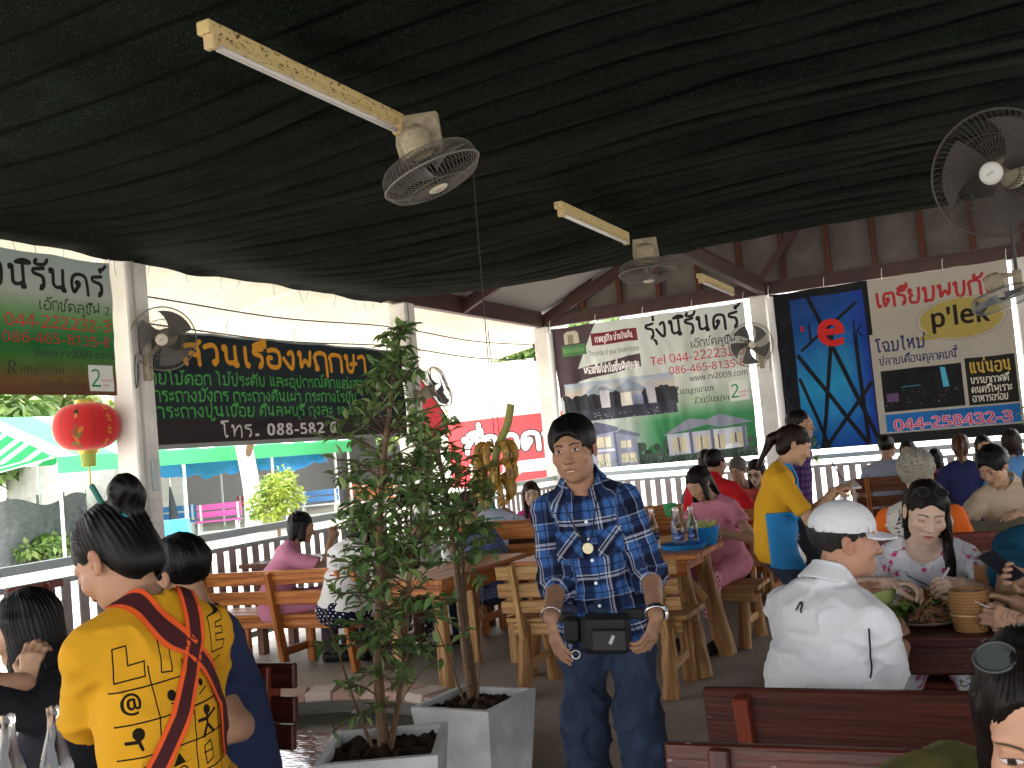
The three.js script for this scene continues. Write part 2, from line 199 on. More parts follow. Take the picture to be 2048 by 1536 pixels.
// ---------- lettering: strokes for Thai letters (x right, y up, letter height 10) ----------
const TH = {
  ก: '8|1,0 1,6 .2,7.4 1.4,9.4 4,10 6.6,9.2 7,7 7,0', ข: '7|1,8.2 .6,9.6 2.2,9.8 2.2,8.4 1.6,6 1.6,0 5.6,0 5.8,10', ค: '8|1,0 .6,6 1.2,9 4,10 6.6,9 7,6 7,0;1,1 2.8,3.6 3.8,5.6 2.6,6',
  ง: '6.4|2.6,8.4 3.6,9.8 4.9,9.2 4.9,3 4.4,0 2.8,.6 .2,5.6', จ: '7|2.6,5.6 1.8,6.6 3,7 3,2 4.6,0 5.8,2 6,8 4.6,10 1.6,9.6 .4,8.4', ฉ: '8|1.6,5.4 .8,6.2 2.2,6.6 2.4,1.6 3.6,0 4.6,1.2 6.4,2.4 6.6,0;4.8,1.4 6.4,3 6.4,8 5,10 2.2,9.8 .6,8.4',
  ช: '8|1,8.2 .6,9.6 2.2,9.8 2.2,8.4 1.6,6 1.6,0 5.4,0 5.6,7 4.6,8 5.8,8.6 7,10.8', ซ: '8|1,8.4 .4,9.6 1.4,9.2 2,10 2.6,9 1.8,6 1.6,0 5.4,0 5.6,7 4.6,8 5.8,8.6 7,10.8', ณ: '11|2,.6 1.4,1.6 .8,1 1,6 .2,7.4 1.4,9.4 3.4,10 5.4,9.2 5.6,7 5.6,0 7,1;9,10 9,2 9.8,.4 8.4,.2 8,1.6 9,3',
  ด: '8|3.2,4.4 2.4,5.6 3.4,6.2 4,5 2.6,2.6 1.2,0 .6,5 1.4,9 4,10 6.6,9 7,6 7,0', ต: '8|3.2,4.4 2.4,5.6 3.4,6.2 4,5 2.6,2.6 1.2,0 .6,5 1.2,9 2.6,10 4,9 5.4,10 6.8,8.6 7,6 7,0', ถ: '8|1.6,1.4 .8,.6 1.8,0 2.4,1 1.2,3 1,6 .2,7.4 1.4,9.4 4,10 6.6,9.2 7,7 7,0',
  ท: '8|1,8.4 .6,9.6 2,9.8 2,8 2,0 2,4 5,9.6 6.6,9.4 6.8,7 6.8,0', น: '8.4|1,8.4 .6,9.6 2,9.8 2,8 2,0 5.8,2.4;6,10 6,2 7.2,.6 5.8,.2 5.4,1.6 6,3', บ: '8|1,8.4 .6,9.6 2,9.8 2,8 1.8,0 6.6,0 6.6,10', ป: '8|1,8.4 .6,9.6 2,9.8 2,8 1.8,0 6.6,0 6.6,13.6',
  ผ: '8.6|2.8,8 2.2,9.6 1.2,8.4 1.2,0 4.2,4.4 7.2,0 7.2,10', ฝ: '8.6|2.8,8 2.2,9.6 1.2,8.4 1.2,0 4.2,4.4 7.2,0 7.2,13.6', พ: '8.6|1,8.4 .6,9.6 2,9.8 2,8 1.8,0 4.6,7 7.2,0 7.4,10', ฟ: '8.6|1,8.4 .6,9.6 2,9.8 2,8 1.8,0 4.6,7 7.2,0 7.4,13.6', ภ: '8|2.6,.6 1.6,0 .6,.8 1.2,1.6 1.4,6 .4,7.4 1.6,9.4 4,10 6.6,9.2 7,7 7,0',
  ม: '8.2|1,8.4 .6,9.6 2,9.8 2,8 2,1.6 1,.4 2.4,0 2.8,1 6.8,0 6.8,10', ย: '8|2.4,8.6 1.6,9.8 .8,8.6 1.4,6.4 3,5.4 1.2,4.4 1.2,1 2.4,0 6.8,0 6.8,10', ร: '6|3.6,.2 4.8,.8 3.6,1.8 4.8,.8 4.8,6 2.4,6.8 .8,7.6 1,9.4 2.6,9.4 5,9.8', ฤ: '8|1.6,1.4 .8,.6 1.8,0 2.4,1 1.2,3 1,6 .2,7.4 1.4,9.4 4,10 6.6,9.2 7,7 7,-3.4',
  ล: '8|1.8,.4 .8,1.4 1.8,2.2 .8,4 1.8,5.8 4,5.6 5.6,4.4 6.8,5.4 6.8,0;6.8,5 6.6,8.6 4,10 1.2,9', ว: '7|4.6,.2 3.6,1 5,1.8 5.6,1 5.8,7 5,9.4 3,10 .6,8.8', ศ: '8|3.2,4.4 2.4,5.6 3.4,6.2 4,5 2.6,2.6 1.2,0 .6,5 1.4,9 4,10 6.6,9 7,6 7,0;6.2,9.4 8,11.4', ษ: '8.4|1,8.4 .6,9.6 2,9.8 2,8 1.8,0 6.4,0 6.4,10;4,4.4 5,5.6 8,5',
  ส: '8|1.8,.4 .8,1.4 1.8,2.2 .8,4 1.8,5.8 4,5.6 5.6,4.4 6.8,5.4 6.8,0;6.8,5 6.6,8.6 4,10 1.2,9;5.4,9.4 7.4,11.4', ห: '8.6|1,8.4 .6,9.6 2,9.8 2,8 2,0 2,3.4 4.6,6.4 6.6,6 6.8,0;4.6,6.4 5,9 6.6,9.8 7,8.4 5.2,7.2', อ: '8|2.6,5 .9,6 .8,2.4 2.2,.2 4.8,0 6.8,1 7,5 6.6,9 4,10 1.2,9',
  ะ: '5|1,8.2 .6,6.6 3.4,6.8 3.8,9;1,3.2 .6,1.6 3.4,1.8 3.8,4', า: '5.6|.4,8.8 2.2,10 4.2,9 4.4,7 4.4,0', ำ: '5.6|.4,8.8 2.2,10 4.2,9 4.4,7 4.4,0;-1.6,12 -.6,13 -1.6,13.8 -2.6,13 -1.6,12', เ: '4|1.6,10 1.6,1.2 2.8,.2 3.2,1.4 1.8,2', แ: '7.6|1.6,10 1.6,1.2 2.8,.2 3.2,1.4 1.8,2;5,10 5,1.2 6.2,.2 6.6,1.4 5.2,2', โ: '6|5,13.2 .8,13.2 1.2,11.8 3,11 2.8,9 2.8,1 4,.2 4.2,1.4', ใ: '5.6|2,12 1.2,13.2 2.8,14 3.6,12.4 2.6,10 2.6,1 3.8,.2', ไ: '5.6|.4,14 1.4,11.6 2.6,13.6 3,10 3,1 4,.2',
  'ิ': '^|-5.6,11.4 -3.6,13.2 -.4,12.4 -.2,11.4 -5.6,11.4', 'ี': '^|-5.6,11.4 -3.6,13.2 -.4,12.4 -.2,11.4 -5.6,11.4;-.2,11.2 -.2,14', 'ึ': '^|-5.6,11.4 -3.6,13.2 -.4,12.4 -.2,11.4 -5.6,11.4;-.4,13.4 .4,13.8 -.2,12.8', 'ื': '^|-5.6,11.4 -3.6,13.2 -.4,12.4 -.2,11.4 -5.6,11.4;-.2,11.2 -.2,14;-1.6,11.6 -1.6,14', 'ั': '^|-4.4,13.6 -5.4,12.4 -4,11.4 -1.6,11.4 -.2,12.6 0,13.8', '็': '^|-5,11.4 -5.4,13 -4,13.4 -3.4,12.2 -2.4,12 -1.4,13.4 0,14', '่': '\'|-1,12 -1,14.4', '้': '\'|-3,14 -2,12.4 -1,12.4 0,14.4', '์': '\'|-1.8,12 -2.6,13 -1.6,13.6 -1,12.8 .4,15', 'ุ': '_|-1.6,-1.2 -.6,-1.4 -.6,-4', 'ู': '_|-3.4,-1.2 -3.4,-3.8 -.4,-3.8 -.4,-1.2',
};
function thaiWidth(s) { let w = 0; for (const ch of s) { const g = TH[ch]; w += !g ? (ch === ' ' ? 4 : /\d/.test(ch) ? 6.6 : ch === '-' ? 4.4 : 5) : isNaN(parseFloat(g)) ? 0 : parseFloat(g) + .6; } return w; }
// draws a mixed Thai / Latin line with its left end at x on baseline y; width fixes the scale across
function thai(c, s, x, y, h, color, { width, weight = .14, slant = 0, outline, bold = true } = {}) {
  const ky = h / 10, kx = width ? width / thaiWidth(s) : ky;
  const pass = (lw, col) => {
    c.save(); c.translate(x, y); c.transform(1, 0, -slant, 1, 0, 0); c.strokeStyle = col; c.fillStyle = col; c.lineWidth = lw; c.lineJoin = c.lineCap = 'round';
    let X = 0, top = false;
    for (const ch of s) {
      const g = TH[ch];
      if (!g) { if (ch !== ' ') { c.save(); c.translate(X * kx, 0); const fs = h * 1.38; c.font = (bold ? 'bold ' : '') + fs + 'px sans-serif'; const w = c.measureText(ch).width; c.scale((/\d/.test(ch) ? 6.6 : ch === '-' ? 4.4 : 5) * kx / (w * 1.08), 1); c.fillText(ch, 0, 0); if (outline && col === outline) { c.lineWidth = lw * .5; c.strokeText(ch, 0, 0); } c.restore(); } X += ch === ' ' ? 4 : /\d/.test(ch) ? 6.6 : ch === '-' ? 4.4 : 5; top = false; continue; }
      const [wd, body] = g.split('|'), comb = isNaN(parseFloat(wd)), dy = wd === "'" && top ? 3 : 0; if (wd === '^') top = true; else if (!comb) top = false;
      for (const st of body.split(';')) { const p = st.split(' ').map((q) => q.split(',').map(Number)).map(([a, b]) => [(X + a) * kx, -(b + dy) * ky]); c.beginPath(); c.moveTo(...p[0]); for (let i = 1; i < p.length - 1; i++) { const m = [(p[i][0] + p[i + 1][0]) / 2, (p[i][1] + p[i + 1][1]) / 2]; c.quadraticCurveTo(...p[i], ...(i === p.length - 2 ? p[i + 1] : m)); } if (p.length === 2) c.lineTo(...p[1]); c.stroke(); }
      if (!comb) X += parseFloat(wd) + .6;
    }
    c.restore();
  };
  if (outline) pass(h * weight * 1.7, outline); pass(h * weight, color);
}
function latin(c, s, x, y, h, color, { width, font = 'sans-serif', outline, slant = 0, lw = .12 } = {}) { c.save(); c.translate(x, y); c.transform(1, 0, -slant, 1, 0, 0); c.font = h * 1.38 + 'px ' + font; if (width) c.scale(width / c.measureText(s).width, 1); c.fillStyle = color; if (outline) { c.lineJoin = 'round'; c.lineWidth = h * lw; c.strokeStyle = outline; c.strokeText(s, 0, 0); } c.fillText(s, 0, 0); c.restore(); }
const poly = (c, pts, col) => { c.fillStyle = col; c.beginPath(); pts.forEach((p, i) => i ? c.lineTo(...p) : c.moveTo(...p)); c.closePath(); c.fill(); };
const rect = (c, x, y, w, h, col) => { c.fillStyle = col; c.fillRect(x, y, w, h); };
const grad = (c, x0, y0, x1, y1, ...st) => { const g = c.createLinearGradient(x0, y0, x1, y1); st.forEach(([o, k]) => g.addColorStop(o, k)); return g; };
function estateText(c, x, y, w, h) { // right half of the house estate advertisement
  thai(c, 'รุ่งนิรันดร์', x, y + h * .30, h * .15, '#1c1a1c', { width: w * .97, weight: .17 });
  thai(c, 'เอ็กซ์คลูซีฟ 2', x + w * .45, y + h * .44, h * .062, '#2a282a', { width: w * .54, weight: .13, bold: false });
  latin(c, 'Tel 044-222232-3', x + w * .02, y + h * .565, h * .085, '#c22b33', { width: w * .97 });
  latin(c, '086-465-8135-8', x + w * .20, y + h * .675, h * .075, '#b92a32', { width: w * .78 });
  latin(c, 'www.rv2009.com', x + w * .40, y + h * .765, h * .055, '#2b2b2e', { width: w * .6 });
  latin(c, 'R', x + w * .2, y + h * .885, h * .085, '#33322f', { font: 'serif', slant: .2 }); latin(c, 'ungnirun', x + w * .285, y + h * .88, h * .055, '#33322f', { font: 'serif', slant: .2 });
  latin(c, 'Exclusive', x + w * .42, y + h * .985, h * .06, '#33322f', { font: 'serif', slant: .2 });
  rect(c, x + w * .79, y + h * .81, w * .2, h * .19, '#d9dbd6'); latin(c, '2', x + w * .8, y + h * .97, h * .13, '#2a8a45'); latin(c, 'modern', x + w * .885, y + h * .93, h * .022, '#c66'); latin(c, 'style', x + w * .9, y + h * .965, h * .02, '#c66');
}
const hash = (i) => { const x = Math.sin(i * 127.1) * 43758.5; return x - Math.floor(x); };
const banner1 = canvasTex(1024, 760, (c, w, h) => {
  rect(c, 0, 0, w, h, grad(c, 0, 0, 0, h, [0, '#c9cfcb'], [.5, '#ccd0c8'], [.62, '#a8bda2'], [.72, '#3f8a55'], [1, '#2c6f45']));
  rect(c, 0, 0, w * .5, h, grad(c, 0, 0, w * .5, 0, [0, 'rgba(205,210,205,1)'], [.75, 'rgba(200,206,200,.85)'], [1, 'rgba(200,206,200,0)']));
  poly(c, [[0, 0], [w * .245, 0], [w * .12, h * .30], [w * .46, h * .245], [w * .46, h * .335], [w * .12, h * .385], [0, h * .5]], '#4a3c43');
  rect(c, w * .05, h * .13, w * .13, h * .075, '#4d7a4c'); latin(c, 'RUNGNIRUN', w * .058, h * .18, h * .03, '#7fae74', { width: w * .11 }); poly(c, [[w * .07, h * .12], [w * .07, h * .05], [w * .085, h * .03], [w * .135, h * .03], [w * .15, h * .05], [w * .15, h * .12]], '#b9b39d'); rect(c, w * .09, h * .055, w * .03, h * .065, '#857d6a');
  c.save(); c.translate(w * .215, h * .145); c.rotate(-.0); rect(c, 0, -h * .075, w * .245, h * .085, '#6e2731'); thai(c, 'ภาคภูมิใจ บ้านในฝัน', w * .02, -h * .012, h * .036, '#e8dfe0', { width: w * .2, weight: .16 }); c.restore();
  latin(c, 'The pride of your dream home', w * .19, h * .225, h * .035, '#4c4a4c', { width: w * .27 });
  thai(c, 'พร้อมรับโปรโมชั่นพิเศษสุด', w * .15, h * .345, h * .045, '#f0ecec', { width: w * .3, weight: .17 });
  // entrance picture
  rect(c, w * .03, h * .4, w * .59, h * .27, grad(c, 0, h * .4, 0, h * .67, [0, '#9fb1c4'], [.3, '#c8b9a8'], [.5, '#8b94b0'], [1, '#4b4a5a']));
  poly(c, [[w * .1, h * .5], [w * .2, h * .43], [w * .3, h * .47], [w * .38, h * .41], [w * .5, h * .5]], '#8d99a8');
  for (let i = 0; i < 46; i++) { c.fillStyle = ['#2a2a33', '#34343a', '#23242c'][i % 3]; const x = i < 26 ? w * (.03 + .012 * i) : w * (.46 + .008 * (i - 26)); c.beginPath(); c.arc(x, h * (.5 + .03 * hash(i)), w * (.012 + .01 * hash(i + 5)), 0, 7); c.fill(); c.fillRect(x - w * .012, h * .51, w * .03, h * .1); }
  rect(c, w * .22, h * .47, w * .05, h * .12, '#c9c8cf'); rect(c, w * .47, h * .46, w * .045, h * .13, '#b9b8c0'); rect(c, w * .33, h * .49, w * .06, h * .12, '#d6d3c4'); rect(c, w * .325, h * .48, w * .07, h * .02, '#8d8d95'); rect(c, w * .03, h * .59, w * .59, h * .08, '#3a3a48');
  c.lineWidth = 3; c.strokeStyle = '#d8d8de'; for (const x of [.245, .49]) { c.beginPath(); c.arc(w * x, h * .49, w * .045, 3.6, 5.8); c.stroke(); }
  for (let i = 0; i < 120; i++) rect(c, w * (.03 + .58 * hash(i)), h * (.62 + .06 * hash(i + 300)), 2 + 9 * hash(i + 9), 2, hash(i + 77) > .5 ? '#dfe0e2' : '#55555f');
  estateText(c, w * .5, h * -.045, w * .49, h * .68);
  // houses
  const house = (x, y, s, two) => {
    if (two) { poly(c, [[x, y + .9 * s], [x, y + .25 * s], [x + .5 * s, y + .2 * s], [x + .95 * s, y + .32 * s], [x + .95 * s, y + .9 * s]], '#9ea3bb'); poly(c, [[x - .08 * s, y + .28 * s], [x + .14 * s, y], [x + .62 * s, y + .14 * s], [x + .6 * s, y + .2 * s]], '#6c6f88'); poly(c, [[x + .55 * s, y + .24 * s], [x + .66 * s, y + .18 * s], [x + 1.02 * s, y + .3 * s], [x + 1 * s, y + .36 * s]], '#7b7f95'); for (const [a, b, e, f] of [[.12, .3, .3, .2], [.62, .4, .22, .14], [.1, .62, .26, .24], [.6, .64, .3, .18]]) { rect(c, x + a * s, y + b * s, e * s, f * s, '#e8e0c2'); rect(c, x + (a + e / 2) * s, y + b * s, .02 * s, f * s, '#8b8fa6'); } rect(c, x, y + .53 * s, .55 * s, .05 * s, '#e3e4ea'); rect(c, x + .5 * s, y + .22 * s, .05 * s, .68 * s, '#777b95'); }
    else { poly(c, [[x, y + .3 * s], [x, y + .75 * s], [x + 1.7 * s, y + .68 * s], [x + 1.7 * s, y + .26 * s]], '#c3c5d2'); poly(c, [[x - .1 * s, y + .32 * s], [x + .5 * s, y], [x + .9 * s, y + .06 * s], [x + 1.2 * s, y - .04 * s], [x + 1.85 * s, y + .18 * s], [x + 1.15 * s, y + .24 * s], [x + .9 * s, y + .16 * s]], '#8e90a0'); for (const [a, e] of [[.1, .3], [.6, .3], [1.0, .25], [1.36, .26]]) { rect(c, x + a * s, y + .38 * s, e * s, .3 * s, '#d9cfae'); rect(c, x + (a + e * .4) * s, y + .38 * s, .03 * s, .3 * s, '#565a70'); } for (const a of [.48, .94, 1.62]) rect(c, x + a * s, y + .22 * s, .07 * s, .52 * s, '#6d7088'); poly(c, [[x + 1.2 * s, y + .7 * s], [x + 1.26 * s, y + .6 * s], [x + 1.5 * s, y + .58 * s], [x + 1.6 * s, y + .68 * s]], '#e6e7ec'); }
  };
  for (let i = 0; i < 60; i++) { c.fillStyle = ['#2f6b3d', '#29402f', '#4a5a52'][i % 3]; c.beginPath(); c.arc(w * (.05 + .95 * hash(i + 40)), h * (.86 + .1 * hash(i + 90)), w * (.008 + .022 * hash(i + 3)), 0, 7); c.fill(); }
  rect(c, 0, h * .93, w, h * .07, grad(c, 0, h * .93, 0, h, [0, '#4c5d52'], [1, '#2f3a36'])); house(w * .13, h * .68, w * .27, true); house(w * .55, h * .72, w * .235, false);
  for (let i = 0; i < 260; i++) rect(c, w * hash(i + 500), h * (.94 + .05 * hash(i + 700)), 2, 6 + 12 * hash(i), hash(i) > .5 ? '#7d9a80' : '#2c4632');
});
const banner0 = canvasTex(1024, 420, (c, w, h) => {
  rect(c, 0, 0, w, h, grad(c, 0, 0, 0, h, [0, '#9fb0b0'], [.28, '#a9b0a8'], [.45, '#5f8f55'], [.62, '#1f6a35'], [.75, '#3f6a2c'], [.9, '#6b4a22'], [1, '#5a3418']));
  rect(c, 0, h * .02, w * .35, h * .9, '#4a3c43'); c.save(); c.translate(0, 0); estateText(c, w * .545, -h * .05, w * .45, h * 1.02); c.restore();
});
const banner2 = canvasTex(1400, 350, (c, w, h) => {
  rect(c, 0, 0, w, h, '#0b1c22'); rect(c, 0, 0, w, h * .02, '#8b8f8f'); rect(c, 0, h * .76, w, h * .2, '#1c0d10'); rect(c, 0, h * .96, w, h * .04, '#8a8d88');
  thai(c, 'สวนเรืองพฤกษา', w * .1, h * .275, h * .175, '#d9961f', { width: w * .72, weight: .26 });
  thai(c, 'ขายไม้ดอก ไม้ประดับ และอุปกรณ์ตกแต่งสวน', -w * .02, h * .455, h * .085, '#3f9a3c', { width: w * .84, weight: .2 });
  thai(c, 'กระถางมังกร กระถางดินเผา กระถางโรมัน', w * .005, h * .60, h * .085, '#3f9a3c', { width: w * .75, weight: .2 });
  thai(c, 'กระถางปูนเปือย ดินลพบุรี ถุงละ 10 บาท', w * .01, h * .735, h * .085, '#3f9a3c', { width: w * .78, weight: .2 });
  thai(c, 'โทร. 088-582 6', w * .2, h * .925, h * .11, '#c9c7c4', { width: w * .45, weight: .17 });
});
const banner3 = canvasTex(1200, 880, (c, w, h) => {
  rect(c, 0, 0, w, h, '#08090f');
  rect(c, w * .085, h * .05, w * .33, h * .95, grad(c, w * .1, 0, w * .3, h, [0, '#0c2f6a'], [.3, '#0f4d94'], [.6, '#1a86b4'], [.8, '#1670b0'], [1, '#0d4a9c']));
  rect(c, w * .3, h * .05, w * .115, h * .95, grad(c, w * .3, 0, w * .42, 0, [0, 'rgba(10,60,150,0)'], [1, '#12308a']));
  for (let i = 0; i < 60; i++) { c.fillStyle = 'rgba(60,170,200,.05)'; c.beginPath(); c.arc(w * (.1 + .28 * hash(i)), h * (.25 + .6 * hash(i + 50)), w * .05 * hash(i + 4), 0, 7); c.fill(); }
  c.strokeStyle = '#07090e'; c.lineCap = 'butt'; for (const [a, b, d, e, k] of [[.16, 0, .42, 1, 22], [.26, .3, .17, 1, 20], [.1, .4, .38, 1.02, 22], [.12, .38, .38, .12, 16], [.36, .3, .37, 1, 20], [.41, .62, .18, 1, 20], [.1, .55, .2, 1, 18], [.08, .05, .08, 1, 26], [.42, .05, .43, 1, 22]]) { c.lineWidth = k; c.beginPath(); c.moveTo(w * a, h * b); c.lineTo(w * d, h * e); c.stroke(); }
  for (let i = 0; i < 40; i++) rect(c, w * (.02 + .03 * hash(i)), h * (.12 + .8 * i / 40), 8 + 10 * hash(i + 3), 4, '#1c2c5e');
  latin(c, '’l', w * .125, h * .345, h * .12, '#101a3c', { width: w * .06 }); rect(c, w * .128, h * .225, w * .012, h * .035, '#c5231f'); latin(c, 'k', w * .345, h * .34, h * .11, '#12204c'); latin(c, 'e', w * .195, h * .36, h * .20, '#c5231f', { width: w * .125, outline: '#c5231f', lw: .09 });
  poly(c, [[w * .435, h * .0], [w, h * .0], [w, h], [w * .42, h], [w * .42, h * .335], [w * .435, h * .335]], '#a8a296'); rect(c, w * .42, h * .94, w * .6, h * .06, '#1a1a1e');
  thai(c, 'เตรียมพบกับ', w * .46, h * .175, h * .085, '#a32a2a', { width: w * .5, weight: .2 });
  c.fillStyle = '#a2924c'; c.beginPath(); c.ellipse(w * .80, h * .3, w * .165, h * .115, 0, 0, 7); c.fill(); poly(c, [[w * .6, h * .41], [w * .69, h * .34], [w * .73, h * .4]], '#a2924c'); c.strokeStyle = '#7d7a6c'; c.lineWidth = 3; c.beginPath(); c.ellipse(w * .80, h * .3, w * .18, h * .125, 0, 0, 7); c.stroke();
  latin(c, "p'lek", w * .675, h * .335, h * .105, '#18140f', { width: w * .235, outline: '#18140f', lw: .07 });
  thai(c, 'โฉมใหม่', w * .44, h * .445, h * .06, '#26305c', { width: w * .21, weight: .17 }); thai(c, 'ปลายเดือนตุลาคมนี้', w * .45, h * .525, h * .04, '#26305c', { width: w * .32, weight: .16 });
  rect(c, w * .45, h * .56, w * .33, h * .25, '#0c0b10'); for (let i = 0; i < 36; i++) { c.fillStyle = ['#8fb8c8', '#c98a5a', '#7a4a8a', '#4a7fb0'][i % 4]; c.globalAlpha = .6; c.beginPath(); c.arc(w * (.46 + .31 * hash(i + 20)), h * (.68 + .1 * hash(i + 60)), 1.5 + 3 * hash(i), 0, 7); c.fill(); } c.globalAlpha = 1; rect(c, w * .53, h * .665, w * .08, 4, '#3a86a8'); poly(c, [[w * .695, h * .57], [w * .715, h * .575], [w * .725, h * .69], [w * .7, h * .69]], '#4aa6c4'); rect(c, w * .465, h * .7, w * .05, h * .05, '#5e4468');
  rect(c, w * .795, h * .54, w * .195, h * .275, '#15130f'); thai(c, 'แน่นอน', w * .81, h * .63, h * .06, '#b4983c', { width: w * .165, weight: .18 }); thai(c, 'บรรยากาศดี', w * .81, h * .69, h * .034, '#cfc9bc', { width: w * .15, weight: .18 }); thai(c, 'ดนตรีไพเราะ', w * .81, h * .745, h * .034, '#cfc9bc', { width: w * .16, weight: .18 }); thai(c, 'อาหารอร่อย', w * .81, h * .795, h * .034, '#cfc9bc', { width: w * .14, weight: .18 });
  rect(c, w * .45, h * .825, w * .54, h * .105, '#1765a8'); thai(c, 'สำรองโทร', w * .66, h * .855, h * .02, '#16365c', { width: w * .15, weight: .2 }); latin(c, '044-258432-3', w * .48, h * .922, h * .062, '#b7405c', { width: w * .48, outline: '#e0a4b4', lw: .14 });
});
const redSign = canvasTex(900, 460, (c, w, h) => {
  rect(c, 0, 0, w, h, '#d22b33'); thai(c, 'ที่จอดรถ', w * .1, h * .52, h * .26, '#fff', { width: w * .86, weight: .26, outline: '#3a0d10' });
  thai(c, 'ร้านส้มตำ', w * .12, h * .86, h * .13, '#fff', { width: w * .4, weight: .22 }); poly(c, [[w * .5, h * .68], [w * .76, h * .66], [w * .76, h * .56], [w * .97, h * .74], [w * .76, h * .95], [w * .76, h * .84], [w * .5, h * .85]], '#fff');
});
// hung cloth: corners TL, TR, BR, BL; wrinkles push it along its normal; real thickness
function banner(name, label, map, [tl, tr_, br, bl], wr = .02, seedv = 0, parent, nx = 70, ny = 50) {
  const pos = [], uv = [], idx = [], A = V(...tl), B = V(...tr_), C = V(...br), D = V(...bl), n = V().subVectors(D, A).cross(V().subVectors(B, A)).normalize();
  for (const side of [0, 1]) for (let j = 0; j <= ny; j++) for (let i = 0; i <= nx; i++) {
    const u = i / nx, v = j / ny, p = V().lerpVectors(V().lerpVectors(A, B, u), V().lerpVectors(D, C, u), v);
    const w = wr * (n2(u * 9 + seedv, v * 1.6 + u * 3) * .6 + n2(u * 22 - v * 4 + seedv, v * 2.5) * .3 + .35 * n2(u * 3 + v * 5, seedv)) * (.35 + .65 * Math.sin(Math.PI * clamp(v, .05, 1) * .75));
    const drop = -.012 * Math.abs(Math.sin(u * Math.PI * 5)) * (1 - v); p.addScaledVector(n, w - side * .0025).y += drop;
    pos.push(p.x, p.y, p.z); uv.push(u, 1 - v);
  }
  const N = (nx + 1) * (ny + 1); for (let s = 0; s < 2; s++) for (let j = 0; j < ny; j++) for (let i = 0; i < nx; i++) { const a = s * N + j * (nx + 1) + i, b = a + 1, c = a + nx + 1, d = c + 1; s ? idx.push(a, b, c, b, d, c) : idx.push(a, c, b, b, c, d); }
  const g = new THREE.BufferGeometry(); g.setAttribute('position', new THREE.Float32BufferAttribute(pos, 3)); g.setAttribute('uv', new THREE.Float32BufferAttribute(uv, 2)); g.setIndex(idx); g.computeVertexNormals();
  const t = thing(name, label, 'banner'); part('printed_sheet', g, new THREE.MeshPhysicalMaterial({ map, roughness: .55, specularIntensity: .4 }), t);
  const rope = M([.75, .73, .7], .8), knots = []; for (const u of [0, .25, .5, .75, 1]) { const p = V().lerpVectors(A, B, u); knots.push(tube([[p.x, p.y - .02, p.z], [p.x, p.y + .06, p.z + .01], [p.x + .01, p.y + .12, p.z]], .004, 5, 6)); } part('tie_rope', merge(knots), rope, t);
  return t;
}
banner('banner', 'house estate banner with red telephone numbers on the back wall', banner1, [[-5.67, 3.17, ZB + .05], [-2.84, 3.17, ZB + .05], [-2.86, 1.1, ZB + .05], [-5.55, 1.1, ZB + .05]], .045, 1);
banner('banner', 'green tinted estate banner hanging above the red lantern', banner0, [[XW + .1, 3.13, -3.0], [XW + .1, 3.13, -5.56], [XW + .1, 2.15, -5.55], [XW + .1, 2.15, -3.0]], .02, 4);
banner('banner', 'dark green plant shop banner with orange and green lettering', banner2, [[XW + .02, 2.69, -5.95], [XW + .02, 2.69, -9.72], [XW + .02, 1.74, -9.72], [XW + .02, 1.74, -5.95]], .012, 8);
banner('banner', 'blue and white music bar banner with handwritten lettering', banner3, [[-2.5, 3.2, ZB + .06], [.36, 3.22, ZB + .06], [.34, 1.1, ZB + .06], [-2.5, 1.12, ZB + .06]], .04, 12);
{ const t = thing('parking_sign', 'red parking sign with a white arrow beyond the corner fence', 'sign', [-7.2, 1.47, -15.5]); const g = new THREE.BoxGeometry(2.55, 1.12, .03), face = new THREE.PlaneGeometry(2.53, 1.1).translate(0, 0, .019); part('board', g, M([.55, .06, .06], .5), t); part('sign_face', face, new THREE.MeshPhysicalMaterial({ map: redSign, roughness: .5 }), t); for (const x of [-1.1, 1.1]) part('post', bx(.07, 2.1, .07, x, -.6, -.06), M([.5, .5, .5], .6), t); }
// wires along the left side
for (const [y, l] of [[2.98, 'upper'], [2.76, 'lower']]) tag(part('cable', tube([[XW - .14, y, 0], [XW - .14, y - .02, -3], [XW - .14, y, -5.8], [XW - .14, y - .05, -7.8], [XW - .14, y, -9.85], [XW - .14, y - .05, -11.8], [XW - .14, y, -13.8]], .007, 6, 60), wireM), l + ' black cable strung behind the columns under the eave', 'cable');
for (const z of [-5.81, -13.86]) for (const y of [2.97, 2.76]) tag(part('insulator', merge([cyl(.022, .022, .07, 10, XW - .125, y, z + .03, 0, 0, Math.PI / 2), sph(.028, XW - .15, y + .01, z + .03)]), wireM), (y > 2.9 ? 'upper' : 'lower') + (z > -6 ? ' dark cable insulator on the column beside the red lantern' : ' dark cable insulator on the corner column'), 'insulator', 'cable insulators');

